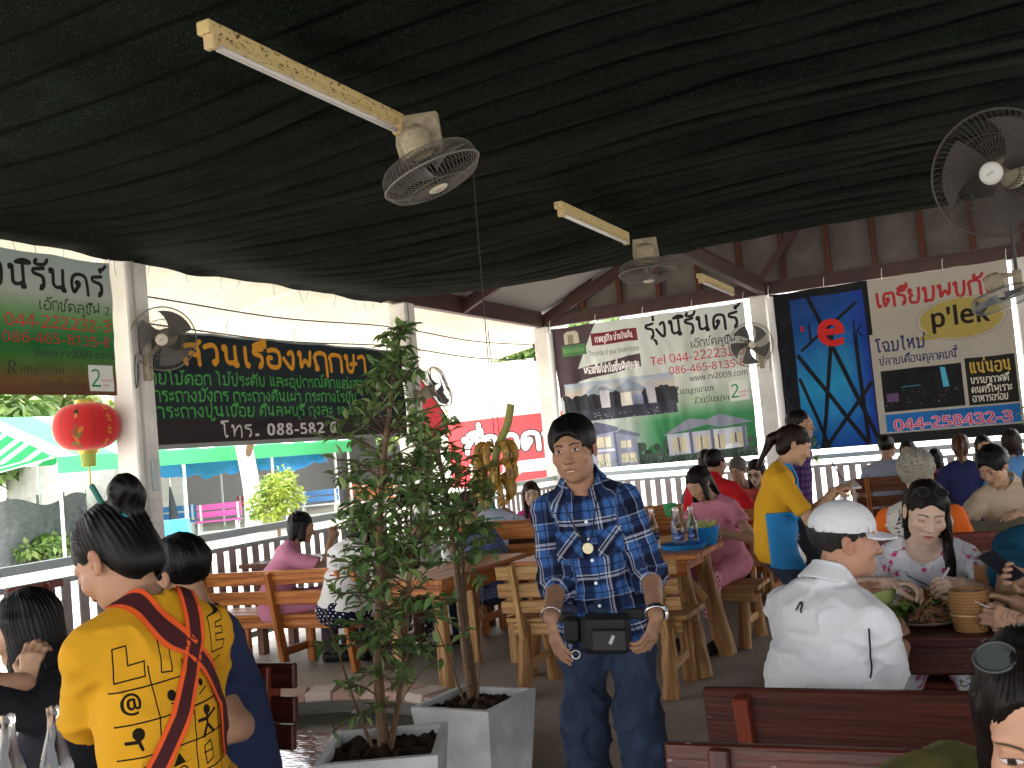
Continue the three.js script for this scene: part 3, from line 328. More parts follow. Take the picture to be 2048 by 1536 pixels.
// ---------- people: signed distance bodies meshed on a grid ----------
function nets(f, lo, hi, h, slack = .02, color) {
  const nx = Math.ceil((hi[0] - lo[0]) / h) + 2, ny = Math.ceil((hi[1] - lo[1]) / h) + 2, nz = Math.ceil((hi[2] - lo[2]) / h) + 2, B = 4, v = new Float32Array(nx * ny * nz), rad = h * B * .87 + slack;
  for (let K = 0; K < nz; K += B) for (let J = 0; J < ny; J += B) for (let I = 0; I < nx; I += B) {
    const c = f(lo[0] + (I + 1.5) * h, lo[1] + (J + 1.5) * h, lo[2] + (K + 1.5) * h), far = Math.abs(c) > rad;
    for (let k = K; k < Math.min(K + B, nz); k++) for (let j = J; j < Math.min(J + B, ny); j++) for (let i = I; i < Math.min(I + B, nx); i++) v[(k * ny + j) * nx + i] = far ? c : f(lo[0] + i * h, lo[1] + j * h, lo[2] + k * h);
  }
  const id = new Int32Array(nx * ny * nz).fill(-1), pos = [], idx = [], sx = 1, sy = nx, sz = nx * ny, off = [0, sx, sy, sx + sy, sz, sz + sx, sz + sy, sz + sx + sy];
  const E = [[0, 1], [2, 3], [4, 5], [6, 7], [0, 2], [1, 3], [4, 6], [5, 7], [0, 4], [1, 5], [2, 6], [3, 7]];
  for (let k = 0; k < nz - 1; k++) for (let j = 0; j < ny - 1; j++) for (let i = 0; i < nx - 1; i++) {
    const o = (k * ny + j) * nx + i; let m = 0; for (let q = 0; q < 8; q++) if (v[o + off[q]] < 0) m |= 1 << q; if (m === 0 || m === 255) continue;
    let x = 0, y = 0, z = 0, n = 0;
    for (const [a, b] of E) { const A = v[o + off[a]], C = v[o + off[b]]; if ((A < 0) === (C < 0)) continue; const t = A / (A - C); x += (a & 1) + t * ((b & 1) - (a & 1)); y += (a >> 1 & 1) + t * ((b >> 1 & 1) - (a >> 1 & 1)); z += (a >> 2) + t * ((b >> 2) - (a >> 2)); n++; }
    id[o] = pos.length / 3; pos.push(lo[0] + (i + x / n) * h, lo[1] + (j + y / n) * h, lo[2] + (k + z / n) * h);
  }
  for (let k = 1; k < nz - 1; k++) for (let j = 1; j < ny - 1; j++) for (let i = 1; i < nx - 1; i++) {
    const o = (k * ny + j) * nx + i, a = v[o] < 0;
    for (const [s, p, q] of [[sx, sy, sz], [sy, sz, sx], [sz, sx, sy]]) { if (a === (v[o + s] < 0)) continue; const A = id[o], Bq = id[o - p], C = id[o - p - q], D = id[o - q]; if (A < 0 || Bq < 0 || C < 0 || D < 0) continue; a ? idx.push(A, Bq, C, A, C, D) : idx.push(A, C, Bq, A, D, C); }
  }
  const g = new THREE.BufferGeometry(); g.setAttribute('position', new THREE.Float32BufferAttribute(pos, 3)); g.setIndex(idx); g.computeVertexNormals();
  if (color) { const c = new Float32Array(pos.length); for (let i = 0; i < pos.length; i += 3) { const q = color(pos[i], pos[i + 1], pos[i + 2]); c[i] = q[0]; c[i + 1] = q[1]; c[i + 2] = q[2]; } g.setAttribute('color', new THREE.BufferAttribute(c, 3)); }
  return g;
}
const smin = (a, b, k) => { const h = Math.max(k - Math.abs(a - b), 0) / k; return Math.min(a, b) - h * h * k * .25; };
const ell = (x, y, z, cx, cy, cz, a, b, c) => { x = (x - cx) / a; y = (y - cy) / b; z = (z - cz) / c; const k = Math.sqrt(x * x + y * y + z * z); return (k - 1) * Math.min(a, b, c); };
// tapered capsule with elliptic section: A,B ends, [a0,b0],[a1,b1] half widths along R and F
function bone(A, B, r0, r1, R, F) {
  r0 = Array.isArray(r0) ? r0 : [r0, r0]; r1 = Array.isArray(r1) ? r1 : [r1, r1];
  const d = V().subVectors(B, A), L2 = Math.max(d.lengthSq(), 1e-8), L = Math.sqrt(L2), ax = [d.x / L, d.y / L, d.z / L];
  if (!R) { R = V(0, 0, 1).cross(d); if (R.lengthSq() < 1e-6) R = V(1, 0, 0); R.normalize(); } if (!F) F = V().crossVectors(R, d).normalize();
  return { A, B, L, ax, R, F, r0, r1, d(x, y, z, g = 0) { x -= A.x; y -= A.y; z -= A.z; let t = (x * d.x + y * d.y + z * d.z) / L2; t = t < 0 ? 0 : t > 1 ? 1 : t; x -= d.x * t; y -= d.y * t; z -= d.z * t; const a = r0[0] + (r1[0] - r0[0]) * t + g, b = r0[1] + (r1[1] - r0[1]) * t + g, u = (x * R.x + y * R.y + z * R.z) / a, w = (x * F.x + y * F.y + z * F.z) / b, c = (x * ax[0] + y * ax[1] + z * ax[2]) / Math.min(a, b); return (Math.sqrt(u * u + w * w + c * c) - 1) * Math.min(a, b); } };
}
const ik = (S, T, a, b, pole) => { const d = V().subVectors(T, S); let L = d.length(); if (L > (a + b) * .995) { d.multiplyScalar((a + b) * .995 / L); L = (a + b) * .995; T = V().addVectors(S, d); } d.normalize(); const c = clamp((a * a + L * L - b * b) / (2 * a * L), -1, 1), p = pole.clone().addScaledVector(d, -pole.dot(d)).normalize(); return [V().copy(S).addScaledVector(d, a * c).addScaledVector(p, a * Math.sqrt(1 - c * c)), T]; };
function bounds(bones, pad) { const lo = [9, 9, 9], hi = [-9, -9, -9]; for (const b of bones) for (const P of [b.A, b.B]) { const r = Math.max(...b.r0, ...b.r1) + pad; ['x', 'y', 'z'].forEach((k, i) => { lo[i] = Math.min(lo[i], P[k] - r); hi[i] = Math.max(hi[i], P[k] + r); }); } return [lo, hi]; }
const EYE = [.031, .002, .0795];
function headSDF(o) { // head space: y up, face +z, eyes at y = 0
  const fm = o.sex === 'f', jw = (fm ? .9 : 1.04) * (o.jaw ?? 1), ch = o.cheek ?? 1;
  return (x, y, z) => {
    const X = Math.abs(x);
    let d = ell(x, y, z, 0, .036, -.014, .0735, .083, .092);
    d = smin(d, ell(x, y, z, 0, -.022, .024, .0625, .084, .066), .03);
    d = smin(d, ell(x, y, z, 0, -.078, .038, .043 * jw, .036, .045), .03);
    d = smin(d, ell(X, y, z, .042 * jw, -.06, .004, .02, .03, .03), .03);
    d = smin(d, ell(X, y, z, .041, -.028, .062, .026 * ch, .022, .02), .02);
    d = smin(d, ell(x, y, z, 0, .024, .076, .046, .013, .014), .02);
    d = smin(d, ell(x, y, z, 0, -.101, .072, .017, .013, .012), .018);
    d = smax(d, .0195 - Math.hypot((X - .033) * .78, (y - .001) * 1.15, z - .1), .014);
    d = smin(d, ell(X, y, z, ...EYE, .0155, .0122, .0125), .004);
    const ey = Math.max(Math.abs(y - EYE[1]) - (o.closed ? .0012 : .0042) * (1 - Math.pow((X - EYE[0]) / .0155, 2)), 0); // lid ridge above and below the opening
    if (ey > 0) d = smin(d, ell(X, y, z, EYE[0], EYE[1] + .0005, EYE[2] - .0004, .0172, .0128, .0136), .004);
    const t = clamp((.012 - y) / .048, 0, 1); d = smin(d, Math.hypot(x * .92, y - (.012 - .048 * t), z - (.083 + .021 * t)) - (.0075 + .0052 * t), .013);
    d = smin(d, ell(X, y, z, .0125, -.039, .0935, .0078, .0068, .0095), .007);
    d = smin(d, ell(x, y, z, 0, -.0665, .0835, .025, .0075, .0105), .007); d = smin(d, ell(x, y, z, 0, -.0775, .0815, .021, .0082, .0105), .007);
    d = smax(d, .0022 - Math.hypot(Math.max(X - .02, 0), (y + .0722 - X * .05) * 1, (z - .0935) * .35), .005);
    d = smax(d, .0032 - Math.hypot(X - .007, y + .0455, (z - .1) * .6), .004);
    // ears
    const ex = X - .0735 - .007, ed = ell(ex, y + .008 , z + .012 + (y + .01) * .2, 0, 0, 0, .0085, .031, .0185); d = smin(d, smax(ed, .011 - Math.hypot((ex - .009), (y + .006) * .7, z + .007), .006), .006);
    return d;
  };
}
const smax = (a, b, k) => -smin(-a, -b, k);
function faceColor(o) {
  const s = o.skin, brow = o.brow ?? [.02, .014, .012], lip = o.lip ?? [s[0] * .72, s[1] * .42, s[2] * .42], fm = o.sex === 'f';
  return (x, y, z) => {
    const X = Math.abs(x); let c = s; const mix = (q, k) => { k = clamp(k, 0, 1); c = [lerp(c[0], q[0], k), lerp(c[1], q[1], k), lerp(c[2], q[2], k)]; };
    const nn = .5 + .5 * n3(x * 60, y * 60, z * 60); mix([s[0] * .9, s[1] * .82, s[2] * .8], .3 * nn);
    if (z > .05) {
      mix([s[0] * 1.02, s[1] * .78, s[2] * .76], .35 * Math.exp(-(Math.pow((X - .045) / .02, 2) + Math.pow((y + .035) / .018, 2))));
      const u = (X - EYE[0]) / .0155, op = o.closed ? .0008 : (fm ? .0052 : .0047) * (1 - u * u) + .0003 * u;
      if (Math.abs(u) < 1) { const dy = y - EYE[1] + .001; if (dy < op && dy > -op * .75) { const r = Math.hypot(X - EYE[0] - (o.gaze ?? 0) * Math.sign(x), dy * 1.0); c = r < .0062 ? [.018, .011, .008] : [.52, .48, .45]; } else if (Math.abs(dy - op) < .0017) mix([.015, .01, .01], .95); else if (Math.abs(dy + op * .75) < .0012) mix([.08, .045, .035], .6); else if (dy > 0 && dy < .011) mix([s[0] * .8, s[1] * .7, s[2] * .66], .5); }
      const bu = clamp((X - .012) / .036, 0, 1), by = .0205 + .006 * Math.sin(bu * 2.3) - .003 * bu, bw = (fm ? .0027 : .0042) * (1 - .5 * bu); if (X > .011 && X < .05) mix(brow, .9 * sstep(bw + .0016, bw - .0006, Math.abs(y - by)));
      const lx = X / (fm ? .0235 : .025); if (lx < 1) { const up = .0085 * (1 - lx * lx) + .0012 * (lx < .3 ? lx : .3), dn = .0105 * (1 - lx * lx), dy = y + .0722; if (dy > -dn && dy < up) mix(lip, .8); if (Math.abs(dy - X * .03) < .0016) mix([lip[0] * .3, lip[1] * .25, lip[2] * .25], .85); if (o.teeth && lx < .6 && dy < -.0004 && dy > -.0034) c = [.7, .67, .6]; }
      if (Math.hypot(X - .007, y + .0455) < .0034) mix([.05, .02, .015], .8);
      if (o.stubble && y < -.05) mix([s[0] * .75, s[1] * .75, s[2] * .76], .25 * sstep(-.05, -.07, y));
    }
    if (X > .079) mix([s[0] * .9, s[1] * .72, s[2] * .68], .5);
    return c;
  };
}
function hairSDF(o, dl, near) { // dl: the world's down in head space
  const st = o.hair, L = o.hairLen ?? .25, drop = (x, y, z, l) => V(x, y, z).addScaledVector(dl, l), db = V(dl.x, dl.y, Math.min(dl.z, -.04)).normalize(), dropB = (x, y, z, l) => V(x, y, z).addScaledVector(db, l), bones = [];
  if (st === 'long' || st === 'bob') {
    bones.push(bone(V(0, .02, -.05), dropB(0, -.01, -.058, L), [.085, .05], [.075, .032], V(1, 0, 0)));
    for (const s of [-1, 1]) if (!o.tuck || o.tuck !== s) bones.push(bone(V(s * .066, .035, -.008), drop(s * .075, -.01, -.006, L * (o.front ?? .9)), [.022, .04], [.02, .03], V(1, 0, 0)));
  }
  if (st === 'pony') { const P = [V(0, .06, -.1), dropB(0, .05, -.15, .06), dropB(0, .04, -.16, .06 + L)]; bones.push(bone(P[0], P[1], .025, .03), bone(P[1], P[2], .03, .012)); }
  if (st === 'bun') bones.push(bone(V(...(o.bun ?? [0, .12, -.06])), V(...(o.bun ?? [0, .12, -.06])).add(V(.012, .01, -.012)), o.bunR ?? .045, (o.bunR ?? .045) * .94));
  const bang = o.bangs ?? 0, grow = o.grow ?? 0, curly = st === 'curly';
  return { bones, f(x, y, z) {
    const X = Math.abs(x); let d = ell(x, y, z, 0, .041, -.019, .082 + grow, .091 + grow, .103 + grow);
    if (d > .06) { let m = d; for (const b of bones) m = Math.min(m, b.d(x, y, z)); if (m > .05) return m; }
    const w = curly ? .009 * n3(x * 55, y * 55, z * 55) + .005 * n3(x * 120, y * 120, z * 120) : (near ? .0013 * Math.sin(Math.atan2(x, z) * 50 + 3 * n3(x * 8, y * 5, z * 8)) : 0) + .003 * n3(x * 22, y * 8, z * 22); d += w;
    if (st === 'short' || st === 'curly' || st === 'cap') d = smax(d, -(y + .058 + .25 * (z > -.04 ? z + .04 : 0)), .012); else d = smin(d, ell(x, y, z, 0, -.03, -.06, .07, .07, .055), .03);
    d = smax(d, -ell(x, y, z, 0, -.06 - bang, .115, .077, .127, .075 - (st === 'short' ? 0 : .005)), .01); // face
    if (st === 'short' || st === 'bun' || st === 'pony' || st === 'curly' || st === 'cap' || o.tuck) { const q = ell(o.tuck ? x * o.tuck : X, y, z, .095, -.035, .0, .04, .045, .034); d = smax(d, -q, .008); }
    if (st === 'cap') d = Math.max(d, y - .045);
    for (const b of bones) d = smin(d, b.d(x, y, z) + w, .018);
    if (st === 'long' || st === 'bob') d = smax(d, -ell(x, y, z, (o.part ?? 0), -.075 - Math.min(bang, 0), .105, .068, .13, .068), .01);
    return d;
  } };
}
const hairTex = tex(512, 256, (u, v) => { const k = clamp(.5 + .9 * grainF(v * .5, u * 2) + .3 * fineF(u * 2, v * .2), 0, 1); return [k, k, k].map((q) => .55 + .45 * q); }, true);
const hairBump = tex(512, 128, (u, v) => clamp(.5 + .7 * grainF(v * .3, u * 3), 0, 1), false);
const hairMats = {};
const hairM = (c) => hairMats[c] ??= M(c, .42, { map: hairTex, bumpMap: hairBump, bumpScale: .0013, specularIntensity: .4 });
const clothBump = fineBump.clone(); clothBump.repeat.set(5, 5); clothBump.needsUpdate = true;
const cloth = (c, o = {}) => M(c, .85, { bumpMap: weaveBump, bumpScale: .0006, sheen: .15, sheenRoughness: .6, specularIntensity: .25, ...o });
const SK = { tan: [.36, .20, .125], mid: [.45, .265, .17], fair: [.58, .39, .28], dark: [.27, .145, .09] };
const skinM = new THREE.MeshPhysicalMaterial({ vertexColors: true, roughness: .5, specularIntensity: .4, sheen: .1, bumpMap: fineBump, bumpScale: .0006 });
function joinIndexed(list) { let n = 0, pos = [], nor = [], col = [], idx = []; for (const g of list) { const p = g.attributes.position.array, q = g.attributes.normal.array, c = g.attributes.color.array, I = g.index.array; for (let i = 0; i < p.length; i++) { pos.push(p[i]); nor.push(q[i]); col.push(c[i]); } for (let i = 0; i < I.length; i++) idx.push(I[i] + n); n += p.length / 3; } const g = new THREE.BufferGeometry(); g.setAttribute('position', new THREE.Float32BufferAttribute(pos, 3)); g.setAttribute('normal', new THREE.Float32BufferAttribute(nor, 3)); g.setAttribute('color', new THREE.Float32BufferAttribute(col, 3)); g.setIndex(idx); const uv = new Float32Array(n * 2); for (let i = 0; i < n; i++) { uv[i * 2] = pos[i * 3] * 12; uv[i * 2 + 1] = (pos[i * 3 + 1] + pos[i * 3 + 2]) * 12; } g.setAttribute('uv', new THREE.BufferAttribute(uv, 2)); return g; }
function handBones(W, dir, palm, side, curl, spread = 1, thumb = .5, k = 1) { // W wrist; dir along the hand; palm: the way the palm faces; side: +1 when the thumb lies along palm x dir
  const d = dir.clone().normalize(), n = palm.clone().addScaledVector(d, -palm.dot(d)).normalize(), s = V().crossVectors(n, d).multiplyScalar(side), at = (a, b, c) => W.clone().addScaledVector(d, a * k).addScaledVector(s, b * k).addScaledVector(n, c * k), out = [];
  out.push(bone(at(.012, 0, 0), at(.078, .004, 0), [.026 * k, .014 * k], [.036 * k, .0125 * k], s.clone(), n.clone()));
  const cs = Array.isArray(curl) ? curl : [curl, curl, curl, curl];
  [[.029, .042, .025, .02, .0085], [.0105, .046, .028, .021, .0088], [-.0085, .042, .026, .02, .0084], [-.0265, .033, .02, .018, .0074]].forEach(([b, l1, l2, l3, r], i) => {
    let P = at(.083 - Math.abs(b - .01) * .25, b, 0), a = cs[i] * .55; const f = (A, len, r0, r1) => { const q = d.clone().multiplyScalar(Math.cos(a)).addScaledVector(n, Math.sin(a)).addScaledVector(s, (b - .004) * 2.2 * spread).normalize(), B = A.clone().addScaledVector(q, len * k); out.push(bone(A, B, r0 * k, r1 * k)); return B; };
    P = f(P, l1, r * 1.04, r); a += cs[i] * .75; P = f(P, l2, r, r * .92); a += cs[i] * .5; f(P, l3, r * .92, r * .8);
  });
  const T0 = at(.022, .024, .006), T1 = at(.052, .047 + .006 * (1 - thumb), .014 + .016 * thumb), T2 = at(.078, .048 - .012 * thumb + .008, .02 + .03 * thumb), T3 = at(.098, .044 - .02 * thumb, .022 + .04 * thumb); out.push(bone(T0, T1, .0135 * k, .0115 * k), bone(T1, T2, .0108 * k, .0095 * k), bone(T2, T3, .0094 * k, .0078 * k)); return out;
}
const people = {};
function flyaway(k, c, n, reach = .03) { const fl = []; for (let i = 0; i < n; i++) { const a = rr(0, 6.28), e = rr(-.1, 1), ce = Math.sqrt(1 - Math.min(e * e, 1)), p = V(.084 * Math.sin(a) * ce, .041 + .092 * e, -.019 + .104 * Math.cos(a) * ce); if (p.z > .05 && p.y < .1) continue; const d = V(Math.sin(a) * ce, e * .8 + rr(-.7, .6), Math.cos(a) * ce).multiplyScalar(rr(.3, 1) * reach), w = V(rr(-1, 1), rr(-1, 1), rr(-1, 1)).multiplyScalar(reach * .35); fl.push(tube([p, p.clone().addScaledVector(d, .5).add(w), p.clone().add(d)], .00035, 3, 4)); } part('flyaway_hair', merge(fl).applyMatrix4(k.HM), hairM(c), k.t, 'stuff'); }
function person(o) {
  const S = o.s ?? 1, near = o.res ?? 2, fm = o.sex === 'f', yaw = o.yaw * DEG, cell = [.008, .011, .015][near], fc = o.fcell ?? [.0026, .0042, .0065][near];
  const e = (x, y, z) => new THREE.Quaternion().setFromEuler(new THREE.Euler(x * DEG, y * DEG, z * DEG, 'YXZ'));
  const q1 = e(o.lean ?? 5, 0, o.tilt ?? 0), q2 = e((o.lean ?? 5) + (o.curl ?? 6), o.twist ?? 0, (o.tilt ?? 0) * 1.3), qh = e(o.head?.[1] ?? 0, o.head?.[0] ?? 0, o.head?.[2] ?? 0);
  const wide = (o.wide ?? 1) * (fm ? .9 : 1), at1 = (x, y, z) => V(x, y, z).multiplyScalar(S).applyQuaternion(q1), C0 = at1(0, .2, 0), at2 = (x, y, z) => V(x, y - .2, z).multiplyScalar(S).applyQuaternion(q2).add(C0);
  const nb = at2(0, .455, -.012), hc = V(0, .105, .022).multiplyScalar(S).applyQuaternion(q2.clone().slerp(qh, .4)).add(nb).add(V(0, .062, .018).multiplyScalar(S).applyQuaternion(qh));
  const root = V(o.h[0], 0, o.h[2]).sub(V(hc.x, 0, hc.z).applyAxisAngle(V(0, 1, 0), yaw)), py = o.h[1] - hc.y, up = V(0, py, 0);
  const loc = (w) => V(...w).sub(root).applyAxisAngle(V(0, 1, 0), -yaw);
  const t = thing('person', o.label, 'person', [root.x, 0, root.z], yaw, o.group);
  for (const v of [nb, hc]) v.add(up); const A1 = (x, y, z) => at1(x, y, z).add(up), A2 = (x, y, z) => at2(x, y, z).add(up);
  const R1 = V(1, 0, 0).applyQuaternion(q1), R2 = V(1, 0, 0).applyQuaternion(q2), s = S;
  const torso = [bone(A1(0, -.03, 0), A1(0, .08, 0), [.148 * s * (fm ? 1.06 : 1) * (o.wide ?? 1), .105 * s], [.14 * s * wide, .1 * s], R1), bone(A1(0, .08, 0), A1(0, .2, 0), [.134 * s * wide, .098 * s * (o.belly ?? 1)], [.136 * s * wide, .098 * s], R1), bone(A2(0, .22, 0), A2(0, .365, -.005), [.142 * s * wide, .1 * s], [.146 * s * wide, .088 * s], R2), bone(A2(-.115 * wide, .395, -.012), A2(.115 * wide, .395, -.012), .058 * s, .058 * s, V(0, 1, 0).applyQuaternion(q2))];
  if (fm) for (const k of [-1, 1]) torso.push(bone(A2(k * .062, .285, .075), A2(k * .06, .27, .085), .05 * s, .045 * s));
  const trap = [bone(A2(-.09 * wide, .415, -.02), nb.clone().add(V(-.02 * s, .02 * s, 0)), .042 * s, .045 * s), bone(A2(.09 * wide, .415, -.02), nb.clone().add(V(.02 * s, .02 * s, 0)), .042 * s, .045 * s)];
  const neck = bone(nb.clone().add(V(0, -.03, 0)), hc.clone().add(V(0, -.05 * s, -.022 * s).applyQuaternion(qh)), .055 * s * (fm ? .88 : 1.03), .051 * s * (fm ? .88 : 1.02));
  const arms = [], hands = [], legs = [], ua = .285 * s, fa = .245 * s;
  for (const k of [1, -1]) {
    const a = k > 0 ? o.L : o.R; const sh = A2(k * .178 * wide, .39, -.005).add(V(0, (a?.lift ?? 0) * s, 0));
    const tgt = a?.w ? loc(a.w) : A2(...(a?.l ?? [k * .25, -.1, .06])), [el, wr] = ik(sh, tgt, ua, fa, V(...(a?.pole ?? [k * .5, -.5, -.6])));
    arms.push([bone(sh, el, .05 * s * (fm ? .86 : 1.04), .039 * s * (fm ? .9 : 1)), bone(el, wr, .04 * s * (fm ? .9 : 1.02), .0275 * s * (fm ? .92 : 1.05))]);
    const fd = V().subVectors(wr, el).normalize(), hd = a?.dir ? V(...a.dir).applyAxisAngle(V(0, 1, 0), a.local ? 0 : -yaw) : fd.clone(), pm = a?.palm ? V(...a.palm).applyAxisAngle(V(0, 1, 0), a.local ? 0 : -yaw) : V(-k, 0, 0);
    if (a?.hand !== 0) hands.push(handBones(wr.clone(), hd, pm, k > 0 ? -1 : 1, a?.curl ?? .5, a?.spread ?? 1, a?.thumb ?? .5, s * (fm ? .93 : 1.02)));
    const hip = A1(k * .088, -.03, 0), an = o.stand ? V(k * .1 * s + (o.feet?.[k > 0 ? 0 : 1]?.[0] ?? 0), .085, -.02 + (o.feet?.[k > 0 ? 0 : 1]?.[1] ?? 0)).add(V(hip.x - k * .088 * s, 0, hip.z * .6)) : V(hip.x + k * .05, .085, hip.z + .40 * s), [kn, ak] = ik(hip, an, .42 * s, .4 * s, V(k * .1, o.stand ? 0 : .6, 1));
    if (o.legs !== 0) legs.push([bone(hip, kn, [.082 * s, .082 * s], .056 * s), bone(kn, ak, .055 * s, .038 * s), bone(ak.clone().add(V(0, -.035, -.03)), ak.clone().add(V(k * .02, -.048, .15 * s)), [.036 * s, .036 * s], .031 * s)]);
  }
  const allB = [...torso, ...trap, neck, ...arms.flat(), ...legs.flat()];
  // skin: whole body, then head and hands on finer grids, in one mesh
  const under = o.bare ? 0 : -.006, bodyF = (x, y, z) => { let d = 1; for (const b of torso) d = smin(d, b.d(x, y, z, under), .04 * s); for (const b of trap) d = smin(d, b.d(x, y, z, under), .03); d = smin(d, neck.d(x, y, z), .02); for (const a of arms) { d = smin(d, a[0].d(x, y, z, -.001), .03); d = smin(d, a[1].d(x, y, z), .02); } for (const l of legs) { d = smin(d, l[0].d(x, y, z, under), .03); d = smin(d, l[1].d(x, y, z, under), .02); d = smin(d, l[2].d(x, y, z), .015); } return d; };
  const skin = o.skin = o.skin ?? SK.mid, skC = (x, y, z) => { const k = .93 + .12 * n3(x * 30, y * 30, z * 30); return [skin[0] * k, skin[1] * k, skin[2] * k]; };
  const geos = []; { const [lo, hi] = bounds(allB, .02); if (o.cut) lo[1] = Math.max(lo[1], o.cut); geos.push(nets(bodyF, lo, hi, cell * 1.15, .02, skC)); }
  const hs = s * (o.hs ?? 1) * .95, HM = new THREE.Matrix4().compose(hc, qh, V(hs, hs, hs)), HI = HM.clone().invert();
  { const hf = headSDF(o), nA = neck.A.clone().applyMatrix4(HI), nBn = bone(nA, V(0, -.05, -.022), .055 * (fm ? .88 : 1.03), .051 * (fm ? .88 : 1.02)), fcol = faceColor(o); const hg = nets((x, y, z) => smin(hf(x, y, z), nBn.d(x, y, z), .02), [-.1, -.19, -.125], [.1, .135, .13], fc, .012, fcol); hg.applyMatrix4(HM); geos.push(hg); }
  const handSolid = []; for (const hb of hands) { const [lo, hi] = bounds(hb, .006); geos.push(nets((x, y, z) => { let d = smin(hb[0].d(x, y, z), 1, .01); for (let i = 1; i < hb.length; i++) d = smin(d, hb[i].d(x, y, z), .006); return d; }, lo, hi, near === 0 ? .0032 : near === 1 ? .0042 : .006, .01, skC)); }
  const body = part('body', joinIndexed(geos), skinM, t);
  // clothing
  const [sp, sq] = [.016, .02], fold = o.fold ?? .007;
  const wrink = (x, y, z) => { const k = n3(x * 5 + 7, y * 5, z * 5) * .5 + .5, a = n3(x * 4 + y * 7, y * 4.5 - x * 4, z * 4), b = n3(x * 9 - y * 8, y * 6 + x * 3, z * 8); return fold * (.45 * n3(x * 5, y * 6, z * 5) - k * 1.3 * Math.pow(1 - Math.abs(a), 4) - .55 * (1 - k) * Math.pow(1 - Math.abs(b), 4) + .25); };
  const uvT = (g, planar) => { const p = g.attributes.position, uv = new Float32Array(p.count * 2), P = V(), qi = q1.clone().invert(), c = A1(0, 0, 0); for (let i = 0; i < p.count; i++) { const x = p.getX(i), y = p.getY(i), z = p.getZ(i); let best = 0, bd = 1, at = null; for (const b of torso) { const d = b.d(x, y, z); if (d < bd) { bd = d; at = null; } } for (const a of arms) for (const b of a) { const d = b.d(x, y, z); if (d < bd) { bd = d; at = b; } } if (planar || !at) { P.set(x, y, z).sub(c).applyQuaternion(qi); if (planar) { planar(P, uv, i); } else { uv[i * 2] = Math.atan2(P.x, P.z) * .145; uv[i * 2 + 1] = P.y; } } else { P.set(x, y, z).sub(at.A); const v = P.x * at.ax[0] + P.y * at.ax[1] + P.z * at.ax[2], a = Math.atan2(P.dot(at.R), P.dot(at.F)); uv[i * 2] = a * .055; uv[i * 2 + 1] = v + .2; } } g.setAttribute('uv', new THREE.BufferAttribute(uv, 2)); };
  let shirtF;
  if (o.shirt) {
    const c = o.shirt, sl = c.sleeve ?? .6, off = c.off ?? .013, list = [], hem = c.hem ?? .08, qi = q1.clone().invert(), hy = new THREE.Vector3(0, 1, 0).applyQuaternion(q1), nO = nb.clone().add(V(0, .045 * s, c.scoop ? .05 * s : .022 * s)), nR = (c.scoop ? .085 : .066) * s, P0 = A1(0, -hem, 0), sleeves = [];
    for (const a of arms) { const e1 = Math.min(sl, 1), m = V().lerpVectors(a[0].A, a[0].B, e1); const r = (f, b) => (b.r0[0] + (b.r1[0] - b.r0[0]) * f); sleeves.push(bone(a[0].A, m, r(0, a[0]) + .002, r(e1, a[0]) + (c.loose ?? .012))); if (sl > 1) { const m2 = V().lerpVectors(a[1].A, a[1].B, sl - 1); sleeves.push(bone(a[1].A, m2, r(0, a[1]) + (c.loose ?? .012), r(sl - 1, a[1]) + (c.loose ?? .012))); } }
    const ends = arms.map((a) => { const b = sl > 1 ? a[1] : a[0], f = sl > 1 ? sl - 1 : sl; return [V().lerpVectors(b.A, b.B, f), V(...b.ax)]; });
    shirtF = (x, y, z) => {
      let d = 1; for (const b of torso) d = smin(d, b.d(x, y, z, off), .05 * s); for (const b of trap) d = smin(d, b.d(x, y, z, off * .5), .03);
      if (hem > .02) for (const l of legs) d = smin(d, l[0].d(x, y, z, off * 1.2), .04);
      d = smax(d, -((x - P0.x) * hy.x + (y - P0.y) * hy.y + (z - P0.z) * hy.z), .008);
      for (let i = 0; i < sleeves.length; i++) { const [E, ax] = ends[sl > 1 ? i >> 1 : i]; let q = sleeves[i].d(x, y, z, off * .6); if (sl <= 1 || i & 1) q = smax(q, (x - E.x) * ax.x + (y - E.y) * ax.y + (z - E.z) * ax.z, .006); d = smin(d, q, .03); }
      const nd = Math.hypot(x - nO.x, (y - nO.y) * (c.scoop ? .7 : 1), z - nO.z) - nR; d = smax(d, -nd, .008);
      return d > .05 || d < -.05 ? d : d + wrink(x, y, z);
    };
    const [lo, hi] = bounds([...torso, ...trap, ...arms.flat()], .04); lo[1] = Math.max(lo[1], (o.cut ?? -1)); const g = nets(shirtF, lo, hi, cell, .035); uvT(g, c.planar); const sh = part(c.name ?? 'shirt', g, c.mat, t); if (c.label) sh.userData.label = c.label;
    if (c.collar) { // folded collar: a band round the neck with two points
      const cf = (x, y, z) => { const p = V(x, y, z).sub(nb).applyQuaternion(q2.clone().invert()).divideScalar(s), r = Math.hypot(p.x, p.z * .92 - .004), yy = p.y - .04 + .6 * Math.max(p.z, -.03), w = .027, a = Math.abs(yy) - w; let d = Math.hypot(r - .066 - Math.max(.022 - yy, 0) * .62, Math.max(a, 0)) - .0055; return smax(d, p.z > .02 ? .012 + p.z * .22 - Math.abs(p.x) * 1 : -1, .004) * s; };
      const b0 = nb.clone(), g2 = nets(cf, [b0.x - .13, b0.y - .09, b0.z - .13], [b0.x + .13, b0.y + .13, b0.z + .15], cell * .7, .02); uvT(g2); part('collar', g2, c.collarMat ?? c.mat, sh);
    }
